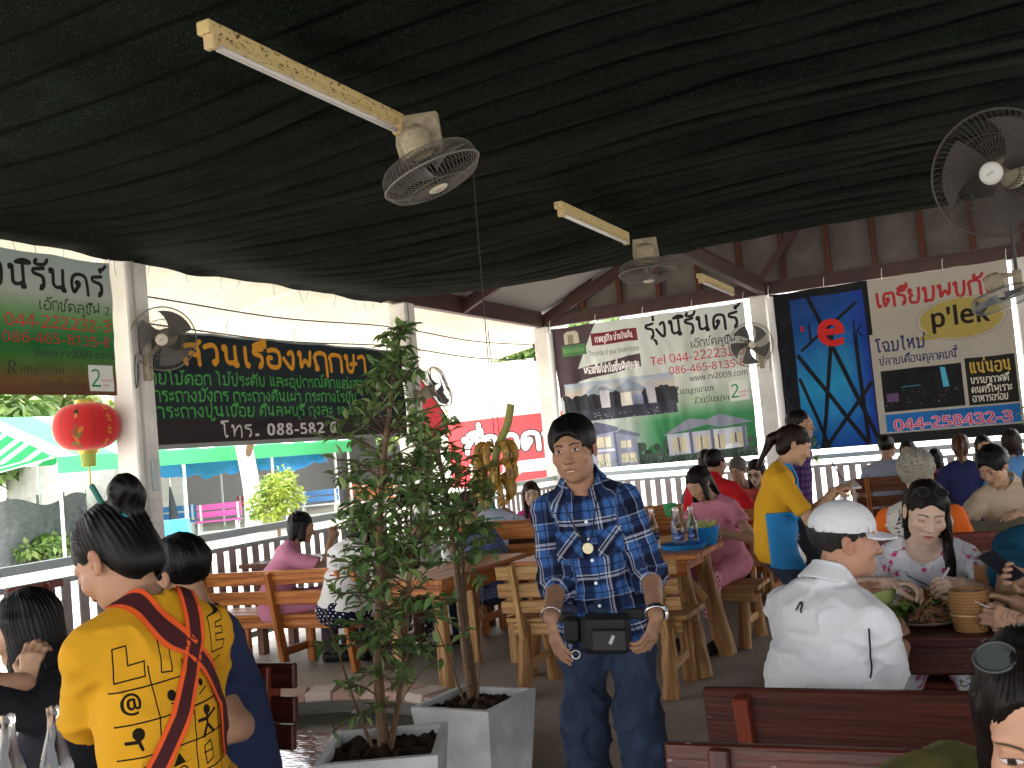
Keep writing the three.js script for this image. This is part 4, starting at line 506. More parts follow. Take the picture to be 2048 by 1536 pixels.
    if (c.cuff) arms.forEach((a) => { const b = sl > 1 ? a[1] : a[0], f = sl > 1 ? sl - 1 : sl, A = V().lerpVectors(b.A, b.B, f - .14), B = V().lerpVectors(b.A, b.B, f), r = b.r0[0] + (b.r1[0] - b.r0[0]) * f + (c.loose ?? .012) + .014, cb_ = bone(A, B, r, r), g3 = nets((x, y, z) => { const v = (x - A.x) * cb_.ax[0] + (y - A.y) * cb_.ax[1] + (z - A.z) * cb_.ax[2]; return smax(smax(cb_.d(x, y, z), v - cb_.L, .004), -v, .004) + wrink(x, y, z) * .5; }, ...bounds([cb_], .02), cell, .02); uvT(g3); part('cuff', g3, c.mat, sh); });
    if (c.fn) c.fn({ t, sh, A1, A2, torso, arms, shirtF, hc, qh, nb, s, q1, q2 });
  }
  if (o.pants && legs.length) {
    const c = o.pants, off = c.off ?? .011, ln = c.len ?? 2, qz = A1(0, .09, 0), hy = V(0, 1, 0).applyQuaternion(q1), pf = (x, y, z) => { let d = torso[0].d(x, y, z, off); for (const l of legs) { let q = l[0].d(x, y, z, off); if (ln > 1) { let w = l[1].d(x, y, z, off + (c.flare ?? .008)); const e2 = V().lerpVectors(l[1].A, l[1].B, ln - 1); w = smax(w, (x - e2.x) * l[1].ax[0] + (y - e2.y) * l[1].ax[1] + (z - e2.z) * l[1].ax[2], .006); q = smin(q, w, .03); } d = smin(d, q, .035); } d = smax(d, (x - qz.x) * hy.x + (y - qz.y) * hy.y + (z - qz.z) * hy.z, .006); return d > .05 || d < -.05 ? d : d + wrink(x * 1.2, y * .9, z * 1.2) * (c.fold ?? 1); };
    const [lo, hi] = bounds([torso[0], ...legs.flat()], .04); if (o.cut) lo[1] = Math.max(lo[1], o.cut); const g = nets(pf, lo, hi, cell * 1.1, .035); { const p = g.attributes.position, uv = new Float32Array(p.count * 2); for (let i = 0; i < p.count; i++) { uv[i * 2] = p.getX(i) + p.getZ(i) * .4; uv[i * 2 + 1] = p.getY(i) + p.getZ(i) * .5; } g.setAttribute('uv', new THREE.BufferAttribute(uv, 2)); } part(c.name ?? 'trousers', g, c.mat, t);
    if (legs.length && !o.cut) legs.forEach((l) => { const b = l[2], gs = nets((x, y, z) => smax(b.d(x, y, z, .009), y - .105, .01), ...bounds([b], .02), cell, .02); part('shoe', uvBox(gs), c.shoe ?? blackPlastic, t); });
  }
  if (o.hair) { const dl = V(0, -1, 0).applyQuaternion(qh.clone().invert()), H = hairSDF(o, dl, near < 2), [lo, hi] = bounds([...H.bones, bone(V(0, .04, -.02), V(0, .041, -.02), .125, .125)], .012); const g = nets(H.f, lo, hi, fc * 1.15, .02), p = g.attributes.position, uv = new Float32Array(p.count * 2); for (let i = 0; i < p.count; i++) { uv[i * 2] = Math.atan2(p.getX(i), -p.getZ(i)) * .9; uv[i * 2 + 1] = p.getY(i) * 2.5 + p.getZ(i); } g.setAttribute('uv', new THREE.BufferAttribute(uv, 2)); g.applyMatrix4(HM); part('hair', g, hairM(o.hairC ?? '#1b1310'), t); }
  if (o.extra) o.extra({ t, HM, hc, qh, nb, A1, A2, arms, hands, torso, legs, shirtF, s, loc, q1, q2 });
  return people[o.id] = t;
}

// ---------- garments ----------
const rep = (t, x, y) => { t.wrapS = t.wrapT = THREE.RepeatWrapping; t.repeat.set(x, y); return t; };
const plaidTex = rep(canvasTex(256, 256, (c, w, h) => {
  rect(c, 0, 0, w, h, '#1d2745');
  const band = (p, s, col) => { rect(c, p * w, 0, s * w, h, col); rect(c, 0, p * h, w, s * h, col); };
  band(.0, .26, 'rgba(58,104,170,.55)'); band(.5, .2, 'rgba(62,110,176,.5)'); band(.30, .16, 'rgba(10,13,30,.55)'); band(.74, .22, 'rgba(10,13,30,.5)'); band(.27, .028, 'rgba(214,216,228,.62)'); band(.33, .05, 'rgba(206,208,224,.6)'); band(.71, .02, 'rgba(220,222,232,.5)'); band(.12, .018, 'rgba(10,14,34,.7)'); band(.6, .016, 'rgba(12,16,36,.7)');
  for (let i = 0; i < h; i += 2) rect(c, 0, i, w, 1, 'rgba(10,12,28,.12)');
}), 1 / .19, 1 / .19);
const plaidTurn = plaidTex.clone(); plaidTurn.rotation = .78; plaidTurn.needsUpdate = true;
const checkTex = (bg, a, n = 1 / .06) => rep(canvasTex(64, 64, (c, w, h) => { rect(c, 0, 0, w, h, bg); rect(c, 0, 0, w * .45, h, a); rect(c, 0, 0, w, h * .45, a); }), n, n);
const stripeTex = rep(canvasTex(64, 256, (c, w, h) => { rect(c, 0, 0, w, h, '#b9bcd0'); rect(c, 0, 20, w, 22, '#2f8f7c'); rect(c, 0, 60, w, 10, '#dfe2ea'); rect(c, 0, 150, w, 12, '#5f9f98'); }), 1, 1 / .14);
const floralTex = rep(canvasTex(512, 512, (c, w, h) => { rect(c, 0, 0, w, h, '#dcdce4'); for (let i = 0; i < 46; i++) { const x = hash(i) * w, y = hash(i + 60) * h; for (const [dx, dy] of [[0, 0], [w, 0], [-w, 0], [0, h], [0, -h]]) { c.save(); c.translate(x + dx, y + dy); c.rotate(hash(i + 9) * 6); const k = i % 3; if (k === 0) { for (let q = 0; q < 6; q++) { c.fillStyle = q % 2 ? '#d0487f' : '#e27aa6'; c.beginPath(); c.ellipse(14 * Math.cos(q), 12 * Math.sin(q), 17, 11, q, 0, 7); c.fill(); } c.fillStyle = '#b02a62'; c.beginPath(); c.arc(0, 0, 9, 0, 7); c.fill(); } else { c.strokeStyle = k === 1 ? '#6d8a68' : '#77758a'; c.lineWidth = 4; c.beginPath(); c.moveTo(-20, 0); c.quadraticCurveTo(0, -10, 22, 4); c.stroke(); for (let q = -1; q < 2; q++) { c.fillStyle = c.strokeStyle; c.beginPath(); c.ellipse(q * 14, q % 2 * 8 - 5, 9, 4, q, 0, 7); c.fill(); } } c.restore(); } } }), 1 / .22, 1 / .22);
const dotTex = rep(canvasTex(64, 64, (c, w, h) => { rect(c, 0, 0, w, h, '#14162c'); c.fillStyle = '#d8d8e4'; for (const [x, y] of [[16, 16], [48, 48]]) { c.beginPath(); c.arc(x, y, 8, 0, 7); c.fill(); } }), 1 / .045, 1 / .045);
const denimTex = rep(tex(256, 256, (u, v) => { const k = clamp(.5 + blotchF(u, v) * .9 + fineF(u, v) * .4, 0, 1); return [0, 1, 2].map((i) => lerp([.12, .16, .235][i], [.2, .255, .35][i], k)); }), 3, 2);
const denim = M([1, 1, 1], .85, { map: denimTex, bumpMap: weaveBump, bumpScale: .001 });
const lifeTex = canvasTex(1024, 1024, (c, w, h) => {
  rect(c, 0, 0, w, h, '#c08d1e'); c.strokeStyle = '#1a160c'; c.fillStyle = '#1a160c'; c.lineJoin = c.lineCap = 'round'; c.lineWidth = 9;
  const path = (...p) => { c.beginPath(); p.forEach((q, i) => i ? c.lineTo(q[0] * w, q[1] * h) : c.moveTo(q[0] * w, q[1] * h)); c.stroke(); };
  // jagged outlined block letters
  const block = (ps) => { const j = ps.map(([x, y], i) => [x + .006 * (hash(i + x * 90) - .5), y + .006 * (hash(i + y * 70) - .5)]); path(...j, j[0]); };
  block([[.14, .1], [.22, .09], [.22, .2], [.32, .19], [.32, .27], [.14, .29]]); block([[.42, .07], [.49, .06], [.49, .27], [.42, .27]]); block([[.6, .05], [.78, .03], [.78, .09], [.68, .1], [.68, .13], [.76, .13], [.76, .18], [.68, .18], [.68, .24], [.61, .25]]); block([[.83, .02], [.96, .0], [.96, .05], [.89, .06], [.89, .09], [.95, .09], [.95, .13], [.89, .13], [.89, .17], [.97, .17], [.97, .22], [.84, .23]]);
  for (const y of [.32, .5, .68, .86]) path([.12, y + .02], [.4, y], [.7, y - .025], [.96, y - .05]); for (const x of [.36, .59, .8]) path([x - .02, .22], [x, .5], [x - .01, .9]);
  c.font = 'bold 150px sans-serif'; c.fillText('@', .15 * w, .455 * h); const dot = (x, y, r) => { c.beginPath(); c.arc(x * w, y * h, r * w, 0, 7); c.fill(); };
  dot(.46, .4, .03); path([.45, .44], [.49, .46], [.52, .4]); dot(.69, .37, .02); path([.66, .43], [.73, .4]); path([.86, .33], [.91, .3], [.92, .36], [.87, .42]);
  dot(.23, .57, .035); c.lineWidth = 20; path([.22, .59], [.24, .65]); path([.16, .61], [.23, .61]); dot(.69, .52, .028); path([.69, .54], [.69, .6], [.65, .66]); path([.69, .6], [.74, .65]); path([.62, .57], [.69, .57], [.76, .53]); c.lineWidth = 9;
  c.beginPath(); c.moveTo(.475 * w, .65 * h); c.bezierCurveTo(.36 * w, .57 * h, .41 * w, .5 * h, .475 * w, .55 * h); c.bezierCurveTo(.53 * w, .49 * h, .59 * w, .55 * h, .475 * w, .65 * h); c.fill();
  dot(.25, .76, .02); path([.22, .82], [.28, .8]); poly(c, [[.41 * w, .78 * h], [.46 * w, .71 * h], [.5 * w, .77 * h], [.54 * w, .76 * h]], '#1a160c'); c.beginPath(); c.arc(.475 * w, .82 * h, .035 * w, 0, 7); c.stroke(); block([[.64, .71], [.7, .69], [.71, .79], [.65, .81]]); path([.64, .75], [.71, .74]);
  for (const [x, s] of [[.14, 'N'], [.27, 'O'], [.38, 'M'], [.56, 'T'], [.66, 'A'], [.77, 'L'], [.86, 'K']]) { c.font = 'bold 140px sans-serif'; c.lineWidth = 6; c.strokeText(s, x * w, .99 * h); }
});
const capM = cloth([.62, .63, .66]), poloM = cloth([.68, .69, .72]);
const glassDark = M([.02, .02, .022], .08, { clearcoat: 1 });
function shades(parent, HM, y, z, tilt, name = 'sunglasses', lens = glassDark, thin = .0025) {
  const g = [], gl = [], m = HM.clone().multiply(new THREE.Matrix4().compose(V(0, y, z), new THREE.Quaternion().setFromEuler(new THREE.Euler(tilt, 0, 0)), V(1, 1, 1)));
  for (const s of [-1, 1]) { g.push(new THREE.TorusGeometry(.026, thin, 6, 26).scale(1.05, .86, 1).translate(s * .034, 0, 0), rod([s * .06, .008, 0], [s * .078, .006, -.11], thin)); gl.push((thin < .0022 ? new THREE.CircleGeometry(.026, 24) : new THREE.CylinderGeometry(.026, .026, .0015, 24).rotateX(Math.PI / 2)).scale(1.05, .86, 1).translate(s * .034, 0, 0)); }
  g.push(rod([-.009, .006, 0], [.009, .006, 0], thin)); const G = part(name, merge(g).applyMatrix4(m), darkMetal, parent); part('lens', merge(gl).applyMatrix4(m), lens, G); return G;
}
// band following the garment: points in trunk space (x, y), on the back (side -1) or front (+1)
function strap({ t, A1, q1, shirtF, s }, pts, w, mat, side, name, us = 1, vs = 6) {
  const dir = V(0, 0, -side).applyQuaternion(q1), cv = new THREE.CatmullRomCurve3(pts.map(([x, y]) => V(x, y, 0))), N = 60, pos = [], uv = [], idx = [];
  let last = A1(pts[0][0], pts[0][1], -side * .0); const hit = (x, y) => { const up = .9 * sstep(.37, .46, y), dir = V(0, -up, -side * (1 - .4 * up)).normalize().applyQuaternion(q1), P = A1(x, Math.min(y, .46), up * .02).addScaledVector(dir, -.32); let d = 1, tt = 0; for (let i = 0; i < 60 && d > .003; i++) { d = shirtF(P.x, P.y, P.z); if (tt > .55) break; const st = Math.max(d * .7 - .0015, .0005); P.addScaledVector(dir, st); tt += st; } if (d > .02) return last.clone(); return last = P.addScaledVector(dir, -.007); };
  for (let i = 0; i <= N; i++) { const p = cv.getPoint(i / N), q = cv.getTangent(i / N), n = V(-q.y, q.x, 0).multiplyScalar(w / 2); for (let k = 0; k <= 4; k++) { const f = k / 2 - 1, P = hit(p.x + n.x * f, p.y + n.y * f); pos.push(P.x, P.y, P.z); uv.push(k / 4 * us, i / N * vs); } }
  const N2 = (N + 1) * 5; for (let i = 0; i < N2; i++) { pos.push(pos[i * 3] + dir.x * .004, pos[i * 3 + 1] + dir.y * .004, pos[i * 3 + 2] + dir.z * .004); uv.push(uv[i * 2], uv[i * 2 + 1]); }
  for (let i = 0; i < N; i++) for (let k = 0; k < 4; k++) { const a = i * 5 + k, b = a + 1, c = a + 5, d = a + 6; idx.push(a, b, c, b, d, c, a + N2, c + N2, b + N2, b + N2, c + N2, d + N2); }
  const g = new THREE.BufferGeometry(); g.setAttribute('position', new THREE.Float32BufferAttribute(pos, 3)); g.setAttribute('uv', new THREE.Float32BufferAttribute(uv, 2)); g.setIndex(idx); g.computeVertexNormals(); return part(name, g, mat, t);
}
const strapM = M([1, 1, 1], .8, { map: canvasTex(64, 64, (c, w, h) => { rect(c, 0, 0, w, h, '#d4511f'); rect(c, w * .2, 0, w * .6, h, '#3c1418'); }), side: THREE.DoubleSide });
const scriptTex = canvasTex(256, 180, (c, w, h) => { rect(c, 0, 0, w, h, '#1c2440'); c.strokeStyle = '#8f98b4'; c.lineWidth = 3; c.font = 'italic 44px serif'; c.fillStyle = '#8f98b4'; c.fillText('Arsom', 20, 50); c.fillText('Tabby S.', 14, 105); c.fillText('Rayasom', 24, 160); });
// small printed patch laid on a garment: centre, inward direction, width, height
function decal({ sh, shirtF }, c, inward, w, h, mat, name) { const d = inward.clone().normalize(), u = V().crossVectors(V(0, 1, 0), d).negate().normalize(), v = V().crossVectors(u, d).multiplyScalar(-1).normalize(), N = 10, g = new THREE.PlaneGeometry(1, 1, N, N), p = g.attributes.position; if (v.y < 0) v.negate(); for (let i = 0; i < p.count; i++) { const P = c.clone().addScaledVector(u, p.getX(i) * w).addScaledVector(v, p.getY(i) * h).addScaledVector(d, -.16); let q = 1; for (let k = 0; k < 60 && q > .002; k++) { q = shirtF(P.x, P.y, P.z); P.addScaledVector(d, Math.max(q * .7, .0005)); } P.addScaledVector(d, -.004); p.setXYZ(i, P.x, P.y, P.z); } g.computeVertexNormals(); part(name, g, mat, sh); }
const apronM = cloth([.03, .22, .5]);
// ---------- the people ----------
person({ id: 'plaid', res: 0, sex: 'm', h: [-1.28, 1.475, -3.2], yaw: 14, lean: 12, curl: 8, tilt: 2, head: [-7, 2, 4], stand: 1, s: .89, hs: 1.06, wide: .84, feet: [[.02, .12], [-.04, -.1]], skin: [.31, .17, .105], stubble: 1, teeth: 1, hair: 'short', grow: .008, bangs: -.005, hairC: '#0e0b0b', label: 'man in a blue plaid shirt with a black waist bag walking up', fold: .012, cut: 0,
  L: { w: [-1.03, .93, -3.14], dir: [-.3, -.9, .2], palm: [-.9, -.1, -.3], curl: .8, pole: [.02, .1, -1] }, R: { w: [-1.34, .95, -3.02], dir: [.2, -.95, .15], palm: [.6, -.1, -.75], curl: .45, pole: [-.02, .1, -1] },
  shirt: { mat: cloth([1, 1, 1], { map: plaidTex }), sleeve: 1.02, hem: .13, collar: 1, cuff: 1, off: .016, loose: .013, fn: (k) => {
    for (const y of [.36, .29, .21, .12, .03]) { const P = k.A1(.004, y, .3), d = V(0, 0, -1).applyQuaternion(k.q1); let D = 1; for (let i = 0; i < 50 && D > .002; i++) { D = k.shirtF(P.x, P.y, P.z); P.addScaledVector(d, Math.max(D * .7, .0005)); } part('button', cyl(.0055, .0055, .003, 10, P.x, P.y, P.z + .002, Math.PI / 2), M([.75, .76, .8], .3), k.sh); }
    for (const x of [-.075, .082]) strap(k, [[x, .325], [x, .225]], .095, cloth([1, 1, 1], { map: plaidTurn, side: THREE.DoubleSide }), 1, 'pocket', .095, .1);
  } },
  pants: { mat: denim, flare: .022, off: .014, fold: 1.5 },
  extra: (k) => {
    flyaway(k, '#0e0b0b', 90, .02);
    const bag = thing('waist_bag', 'black waist bag slung under the plaid shirt', 'bag', [k.t.position.x, 0, k.t.position.z], k.t.rotation.y); const P = k.A1(.0, -.045, .155);
    part('pouch', bx(.165, .13, .065, P.x + .015, P.y - .02, P.z, -.1, 0, -.05, .018), M([.012, .012, .014], .55, { bumpMap: weaveBump, bumpScale: .001 }), bag); part('front_pocket', bx(.12, .075, .025, P.x + .03, P.y - .035, P.z + .045, -.1, 0, -.05, .01), M([.016, .016, .018], .5), bag); part('side_pocket', bx(.06, .09, .045, P.x - .1, P.y - .005, P.z - .015, -.1, -.5, -.05, .015), M([.012, .012, .014], .55), bag); part('zip_pull', bx(.012, .032, .004, P.x + .04, P.y - .03, P.z + .062, 0, 0, -.5), M([.3, .3, .32], .3, { metalness: .7 }), bag); part('belt', bx(.29, .035, .012, P.x, P.y + .035, P.z - .03, 0, 0, 0, .004), M([.01, .01, .012], .6), bag); part('clip', new THREE.TorusGeometry(.014, .0025, 6, 18).translate(P.x - .09, P.y - .08, P.z + .02), chrome, bag);
    const c0 = k.nb, pend = k.A2(0, .27, .128); part('necklace', tube([[c0.x - .055, c0.y + .01, c0.z + .02], [c0.x - .05, c0.y - .05, c0.z + .1], [pend.x, pend.y + .03, pend.z + .012], [c0.x + .05, c0.y - .05, c0.z + .1], [c0.x + .055, c0.y + .01, c0.z + .02]], .0028, 6, 40), blackPlastic, k.t); part('pendant', cyl(.018, .018, .006, 18, pend.x, pend.y + .01, pend.z + .017, Math.PI / 2), M([.36, .33, .22], .3, { metalness: .6 }), k.t);
    const b = k.arms[0][1], W0 = V().lerpVectors(b.A, b.B, .93), q = new THREE.Quaternion().setFromUnitVectors(V(0, 1, 0), V(...b.ax)), wt = part('wristwatch', new THREE.TorusGeometry(.0315, .0055, 6, 24).rotateX(Math.PI / 2).scale(1, 2, 1).applyQuaternion(q).translate(W0.x, W0.y, W0.z), chrome, k.t); part('dial', cyl(.02, .02, .009, 20, 0, 0, 0, 0, 0, Math.PI / 2).translate(.034, 0, 0).applyQuaternion(q).translate(W0.x, W0.y, W0.z + .01), M([.75, .75, .76], .15, { metalness: .6 }), wt);
    const b2 = k.arms[1][1], W2 = V().lerpVectors(b2.A, b2.B, .95), q2 = new THREE.Quaternion().setFromUnitVectors(V(0, 1, 0), V(...b2.ax)); part('bracelet', new THREE.TorusGeometry(.033, .0018, 6, 24).rotateX(Math.PI / 2).applyQuaternion(q2).translate(W2.x, W2.y, W2.z), chrome, k.t);
  } });
person({ id: 'yellow', res: 0, sex: 'f', h: [-1.82, 1.335, -1.72], yaw: -113, lean: 3, curl: 6, head: [26, 34, 0], stand: 1, s: .91, hs: 1.1, wide: .96, cut: .45, skin: SK.tan, hair: 'bun', bun: [0, .092, -.122], bunR: .042, hairC: '#0d0a0a', label: 'waitress in a yellow printed shirt with crossed orange edged straps', fold: .008,
  L: { w: [-2.1, .96, -1.82], pole: [.1, -1, -.6], curl: .7 }, R: { w: [-2.0, .96, -2.02], pole: [-.1, -1, -.6], curl: .7 },
  shirt: { mat: cloth([1, 1, 1], { map: lifeTex }), sleeve: 1.0, hem: .16, off: .015, loose: .012, planar: (P, uv, i) => { uv[i * 2] = P.z < .02 ? clamp(.5 - P.x / .31, .01, .99) : .005; uv[i * 2 + 1] = clamp((P.y - .02) / .375, .002, .998); }, fn: (k) => {
    strap(k, [[.1, .47], [.075, .45], [.045, .43], [.01, .4], [-.05, .365], [-.1, .3], [-.125, .22], [-.128, .1]], .043, strapM, -1, 'apron_strap'); strap(k, [[-.088, .48], [-.083, .455], [-.077, .43], [-.068, .39], [-.045, .33], [-.01, .25], [.04, .16], [.1, .07], [.13, .03]], .047, strapM, -1, 'apron_strap'); } },
  pants: { mat: cloth([.03, .03, .04]) }, extra: (k) => { const b = V(.03, .062, -.098); part('hair_tie', new THREE.TorusGeometry(.03, .011, 8, 20).rotateX(.35).translate(b.x - .03, b.y, b.z).applyMatrix4(k.HM), M([.02, .25, .3], .4), k.t); part('hair_pick', bx(.014, .07, .012, .03, .13, -.075, -.5, 0, -.5, .004).applyMatrix4(k.HM), M([.05, .2, .16], .35), k.t);
    flyaway(k, '#0d0a0a', 130, .04); } });
person({ id: 'leftw', res: 0, sex: 'f', h: [-2.64, 1.1, -2.14], yaw: -70, lean: 10, curl: 8, head: [6, 12, 0], s: .98, cut: .3, skin: SK.mid, hair: 'long', hairLen: .2, front: .75, tuck: 0, bangs: .02, hairC: '#0f0b0c', label: 'dark haired woman resting her head on one hand by the bottles', L: { w: [-2.5, .98, -2.02], dir: [-.1, .9, -.4], palm: [-.4, .2, -.8], curl: .9, pole: [.3, -1, .3] }, R: { l: [-.15, .05, .3] }, shirt: { mat: cloth([.02, .02, .025]), sleeve: .6, hem: .1 }, extra: (k) => flyaway(k, '#0f0b0c', 90, .025) });
person({ id: 'navy', res: 1, sex: 'm', h: [-2.38, 1.2, -2.5], yaw: -62, lean: 8, curl: 6, head: [-25, 10, 0], cut: .3, skin: SK.tan, hair: 'short', grow: .006, hairC: '#0c0a0a', label: 'person in a navy short sleeved shirt seated behind the waitress', L: { w: [-2.22, .72, -2.2], pole: [.6, -.8, -.5], curl: .6 }, R: { l: [-.12, .05, .3] }, shirt: { mat: cloth([.022, .032, .085]), sleeve: .72, hem: .1, off: .018, loose: .022, fn: (k) => { const a = k.arms[0][0]; decal(k, V().lerpVectors(a.A, a.B, .5), V(-1, 0, -.25), .12, .085, new THREE.MeshPhysicalMaterial({ map: scriptTex, roughness: .8, side: THREE.DoubleSide }), 'sleeve_script'); } }, pants: { mat: denim } });
person({ id: 'polo', res: 0, sex: 'm', h: [-.47, 1.105, -3.45], yaw: 146, lean: 10, curl: 12, twist: -6, head: [-36, 4, 2], s: 1.04, wide: 1.1, belly: 1.12, cut: .28, skin: [.42, .23, .155], hair: 'cap', hairC: '#3a3836', brow: [.06, .05, .045], jaw: 1.06, label: 'older man in a white polo shirt and white cap with his back turned', fold: .013, R: { w: [-.36, .72, -3.66], pole: [-.1, -1, -.5], curl: .6 }, L: { w: [-.55, .8, -3.74], pole: [.2, -1, -.3], curl: .6 }, shirt: { mat: poloM, sleeve: .78, hem: .12, collar: 1, off: .02, loose: .03, fn: (k) => {  const a = k.arms[1][0], pts = []; for (let i = 0; i <= 8; i++) { const f = .05 + .74 * i / 8, r = lerp(a.r0[0], a.r1[0], f) + .045, P = V().lerpVectors(a.A, a.B, f), d = V(-.5, .1, -1).normalize(); P.addScaledVector(d, .14); for (let j = 0; j < 40; j++) { const D = k.shirtF(P.x, P.y, P.z); if (D < .002) break; P.addScaledVector(d, -Math.max(D * .7, .0006)); } pts.push(P.addScaledVector(d, .002)); } part('piping', tube(pts, .0028, 5, 30), M([.02, .02, .03], .8), k.sh);
    strap(k, [[-.012, .385], [-.006, .397], [.004, .4], [.01, .388]], .0035, M([.03, .03, .03], .8, { side: THREE.DoubleSide }), -1, 'emblem'); } }, pants: { mat: cloth([.02, .025, .06]) },
  extra: (k) => { const cf = (x, y, z) => { const yb = .03 + .12 * (z < 0 ? -z * .25 : 0); let d = ell(x, y, z, 0, .045, -.012, .0905, .088, .108); d = smax(d, yb - y, .004); d = smax(d, -ell(x, y, z, 0, .04, -.012, .086, .084, .104), .003); const zz = z - .05, by = .036 - 3.2 * x * x - .22 * Math.max(zz, 0), r = Math.hypot(x / .078, Math.max(zz, 0) / .115); let b = Math.max(Math.abs(y - by) - .0035, (r - 1) * .07, -zz); return smin(d, b, .006) + .0008 * n3(x * 40, y * 40, z * 40); }; const g = nets(cf, [-.11, -.05, -.14], [.11, .15, .19], .0034, .012); part('cap', uvBox(g.applyMatrix4(k.HM)), capM, k.t); part('cap_button', sph(.008, 0, .134, -.012).applyMatrix4(k.HM), capM, k.t); } });
person({ id: 'floral', res: 0, sex: 'f', h: [-.28, 1.095, -4.38], yaw: 4, lean: 13, curl: 10, head: [9, 20, -9], s: .97, hs: 1.04, cut: .35, skin: [.66, .46, .35], lip: [.5, .13, .12], closed: 1, hair: 'long', hairLen: .3, front: .8, tuck: -1, bangs: -.01, hairC: '#1c1110', label: 'woman in a white floral top with sunglasses on her head eating', L: { w: [-.17, .85, -4.12], dir: [-.45, .15, .55], palm: [-.8, -.3, .1], curl: 1.15, pole: [.8, -.6, -.2], thumb: .9 }, R: { w: [-.405, .87, -4.05], dir: [.85, -.05, .25], palm: [.1, -.9, .3], curl: 1.0, pole: [-1, -.3, -.2], thumb: .9 }, shirt: { mat: cloth([1, 1, 1], { map: floralTex }), sleeve: .95, scoop: 1, hem: .1, fn: (k) => {
  const P = k.A2(0, .36, .06); part('inner_top', nets((x, y, z) => { let d = 1; for (const b of k.torso) d = smin(d, b.d(x, y, z, .016), .04); const c = V(x, y, z).sub(k.A2(0, .3, .1)); return smax(smax(d, Math.abs(c.x) - .055 - .1 * Math.max(c.y + .03, 0), .01), y - k.nb.y + .075 - Math.abs(c.x) * .5, .01); }, [P.x - .2, P.y - .45, P.z - .1], [P.x + .2, P.y + .1, P.z + .25], .007, .03), cloth([.66, .66, .74]), k.t); } }, extra: (k) => { flyaway(k, '#1c1110', 80, .02); shades(k.t, k.HM, .112, .052, -.95); } });
person({ id: 'olive', res: 0, fcell: .0017, sex: 'f', h: [.02, 1.09, -1.46], yaw: -4, lean: 22, curl: 24, head: [-8, 16, 4], s: .98, cut: .5, skin: [.44, .25, .165], hair: 'long', hairLen: .24, part: .01, bangs: -.022, hairC: '#160d0b', label: 'woman in an olive green shirt with dark glasses pushed up on her hair', L: { l: [.2, -.05, .2] }, R: { w: [-.05, .93, -1.22], lift: .05, pole: [-1, .1, .2], curl: 1 }, shirt: { mat: cloth([.17, .16, .045]), sleeve: .9, hem: .05, off: .018, loose: .02 }, extra: (k) => { flyaway(k, '#160d0b', 120, .03); shades(k.t, k.HM, .118, .03, -1.0, 'glasses', M([.05, .06, .06], .05, { clearcoat: 1 }), .003); } });
person({ id: 'teal', res: 1, sex: 'm', h: [.15, 1.16, -4.25], yaw: -14, lean: 8, head: [-8, 15, 0], cut: .35, skin: SK.mid, hair: 'short', label: 'person in a teal shirt holding a phone beside the floral top', R: { w: [.06, .9, -3.9], dir: [-.7, .2, .5], palm: [.2, .2, .9], curl: .9, pole: [-.6, -1, 0] }, L: { w: [.2, .88, -3.9], curl: .8 }, shirt: { mat: cloth([.012, .07, .13]), sleeve: .75, off: .02, loose: .024 } });
person({ id: 'purple', res: 1, sex: 'm', h: [.28, 1.12, -3.62], yaw: -80, lean: 12, head: [-5, 20, 0], cut: .35, skin: SK.mid, hair: 'short', label: 'diner in a dark purple sleeve reaching over the food with a spoon', L: { w: [.02, .8, -3.66], dir: [-.85, .2, -.1], palm: [-.1, -.2, -.9], curl: .9, thumb: .9, pole: [0, -1, .4] }, R: { w: [-.0, .82, -3.9], dir: [-.8, .3, .2], palm: [-.2, -.8, .2], curl: .8, thumb: .9, pole: [-.3, -1, 0] }, shirt: { mat: cloth([.03, .015, .09]), sleeve: 1.3 } });
person({ id: 'waitress', res: 1, sex: 'f', h: [-1.08, 1.36, -6.25], yaw: 104, lean: 7, curl: 10, head: [0, 26, 0], stand: 1, s: .97, skin: [.5, .3, .18], hair: 'pony', hairLen: .2, hairC: '#2a1610', label: 'waitress in a yellow shirt and blue apron writing an order', L: { w: [-.9, 1.05, -6.36], dir: [.8, .15, .3], palm: [0, .9, .2], curl: .6, pole: [.5, -1, -.5] }, R: { w: [-.88, 1.08, -6.18], dir: [.6, .2, -.5], palm: [.2, -.6, -.6], curl: 1, pole: [-.5, -1, -.5], thumb: .9 }, shirt: { mat: cloth([.62, .32, .02]), sleeve: .8, hem: .12, fn: (k) => { part('apron', nets((x, y, z) => { let d = k.shirtF(x, y, z) - .014; const c = V(x, y, z).sub(k.A1(0, .1, 0)); return smax(smax(d, -c.z - (c.y > .1 ? -.03 : .05), .01), Math.abs(c.x) - (c.y > .1 ? .075 : .21), .01) ; }, [-.25, .55, -.2], [.25, 1.25, .35], .011, .03), apronM, k.t); strap(k, [[-.06, .43], [-.085, .34], [-.09, .24]], .03, apronM, 1, 'apron_strap'); strap(k, [[.06, .43], [.085, .34], [.09, .24]], .03, apronM, 1, 'apron_strap'); } }, pants: { mat: cloth([.03, .04, .07]) } });
person({ id: 'check', res: 2, sex: 'm', h: [-1.36, 1.47, -8.2], yaw: 80, stand: 1, skin: SK.tan, hair: 'short', label: 'standing man in a purple checked shirt behind the order taking waitress', shirt: { mat: cloth([1, 1, 1], { map: checkTex('#5a3a66', '#33204a', 1 / .05) }), sleeve: .9 }, pants: { mat: cloth([.04, .04, .05]) } });
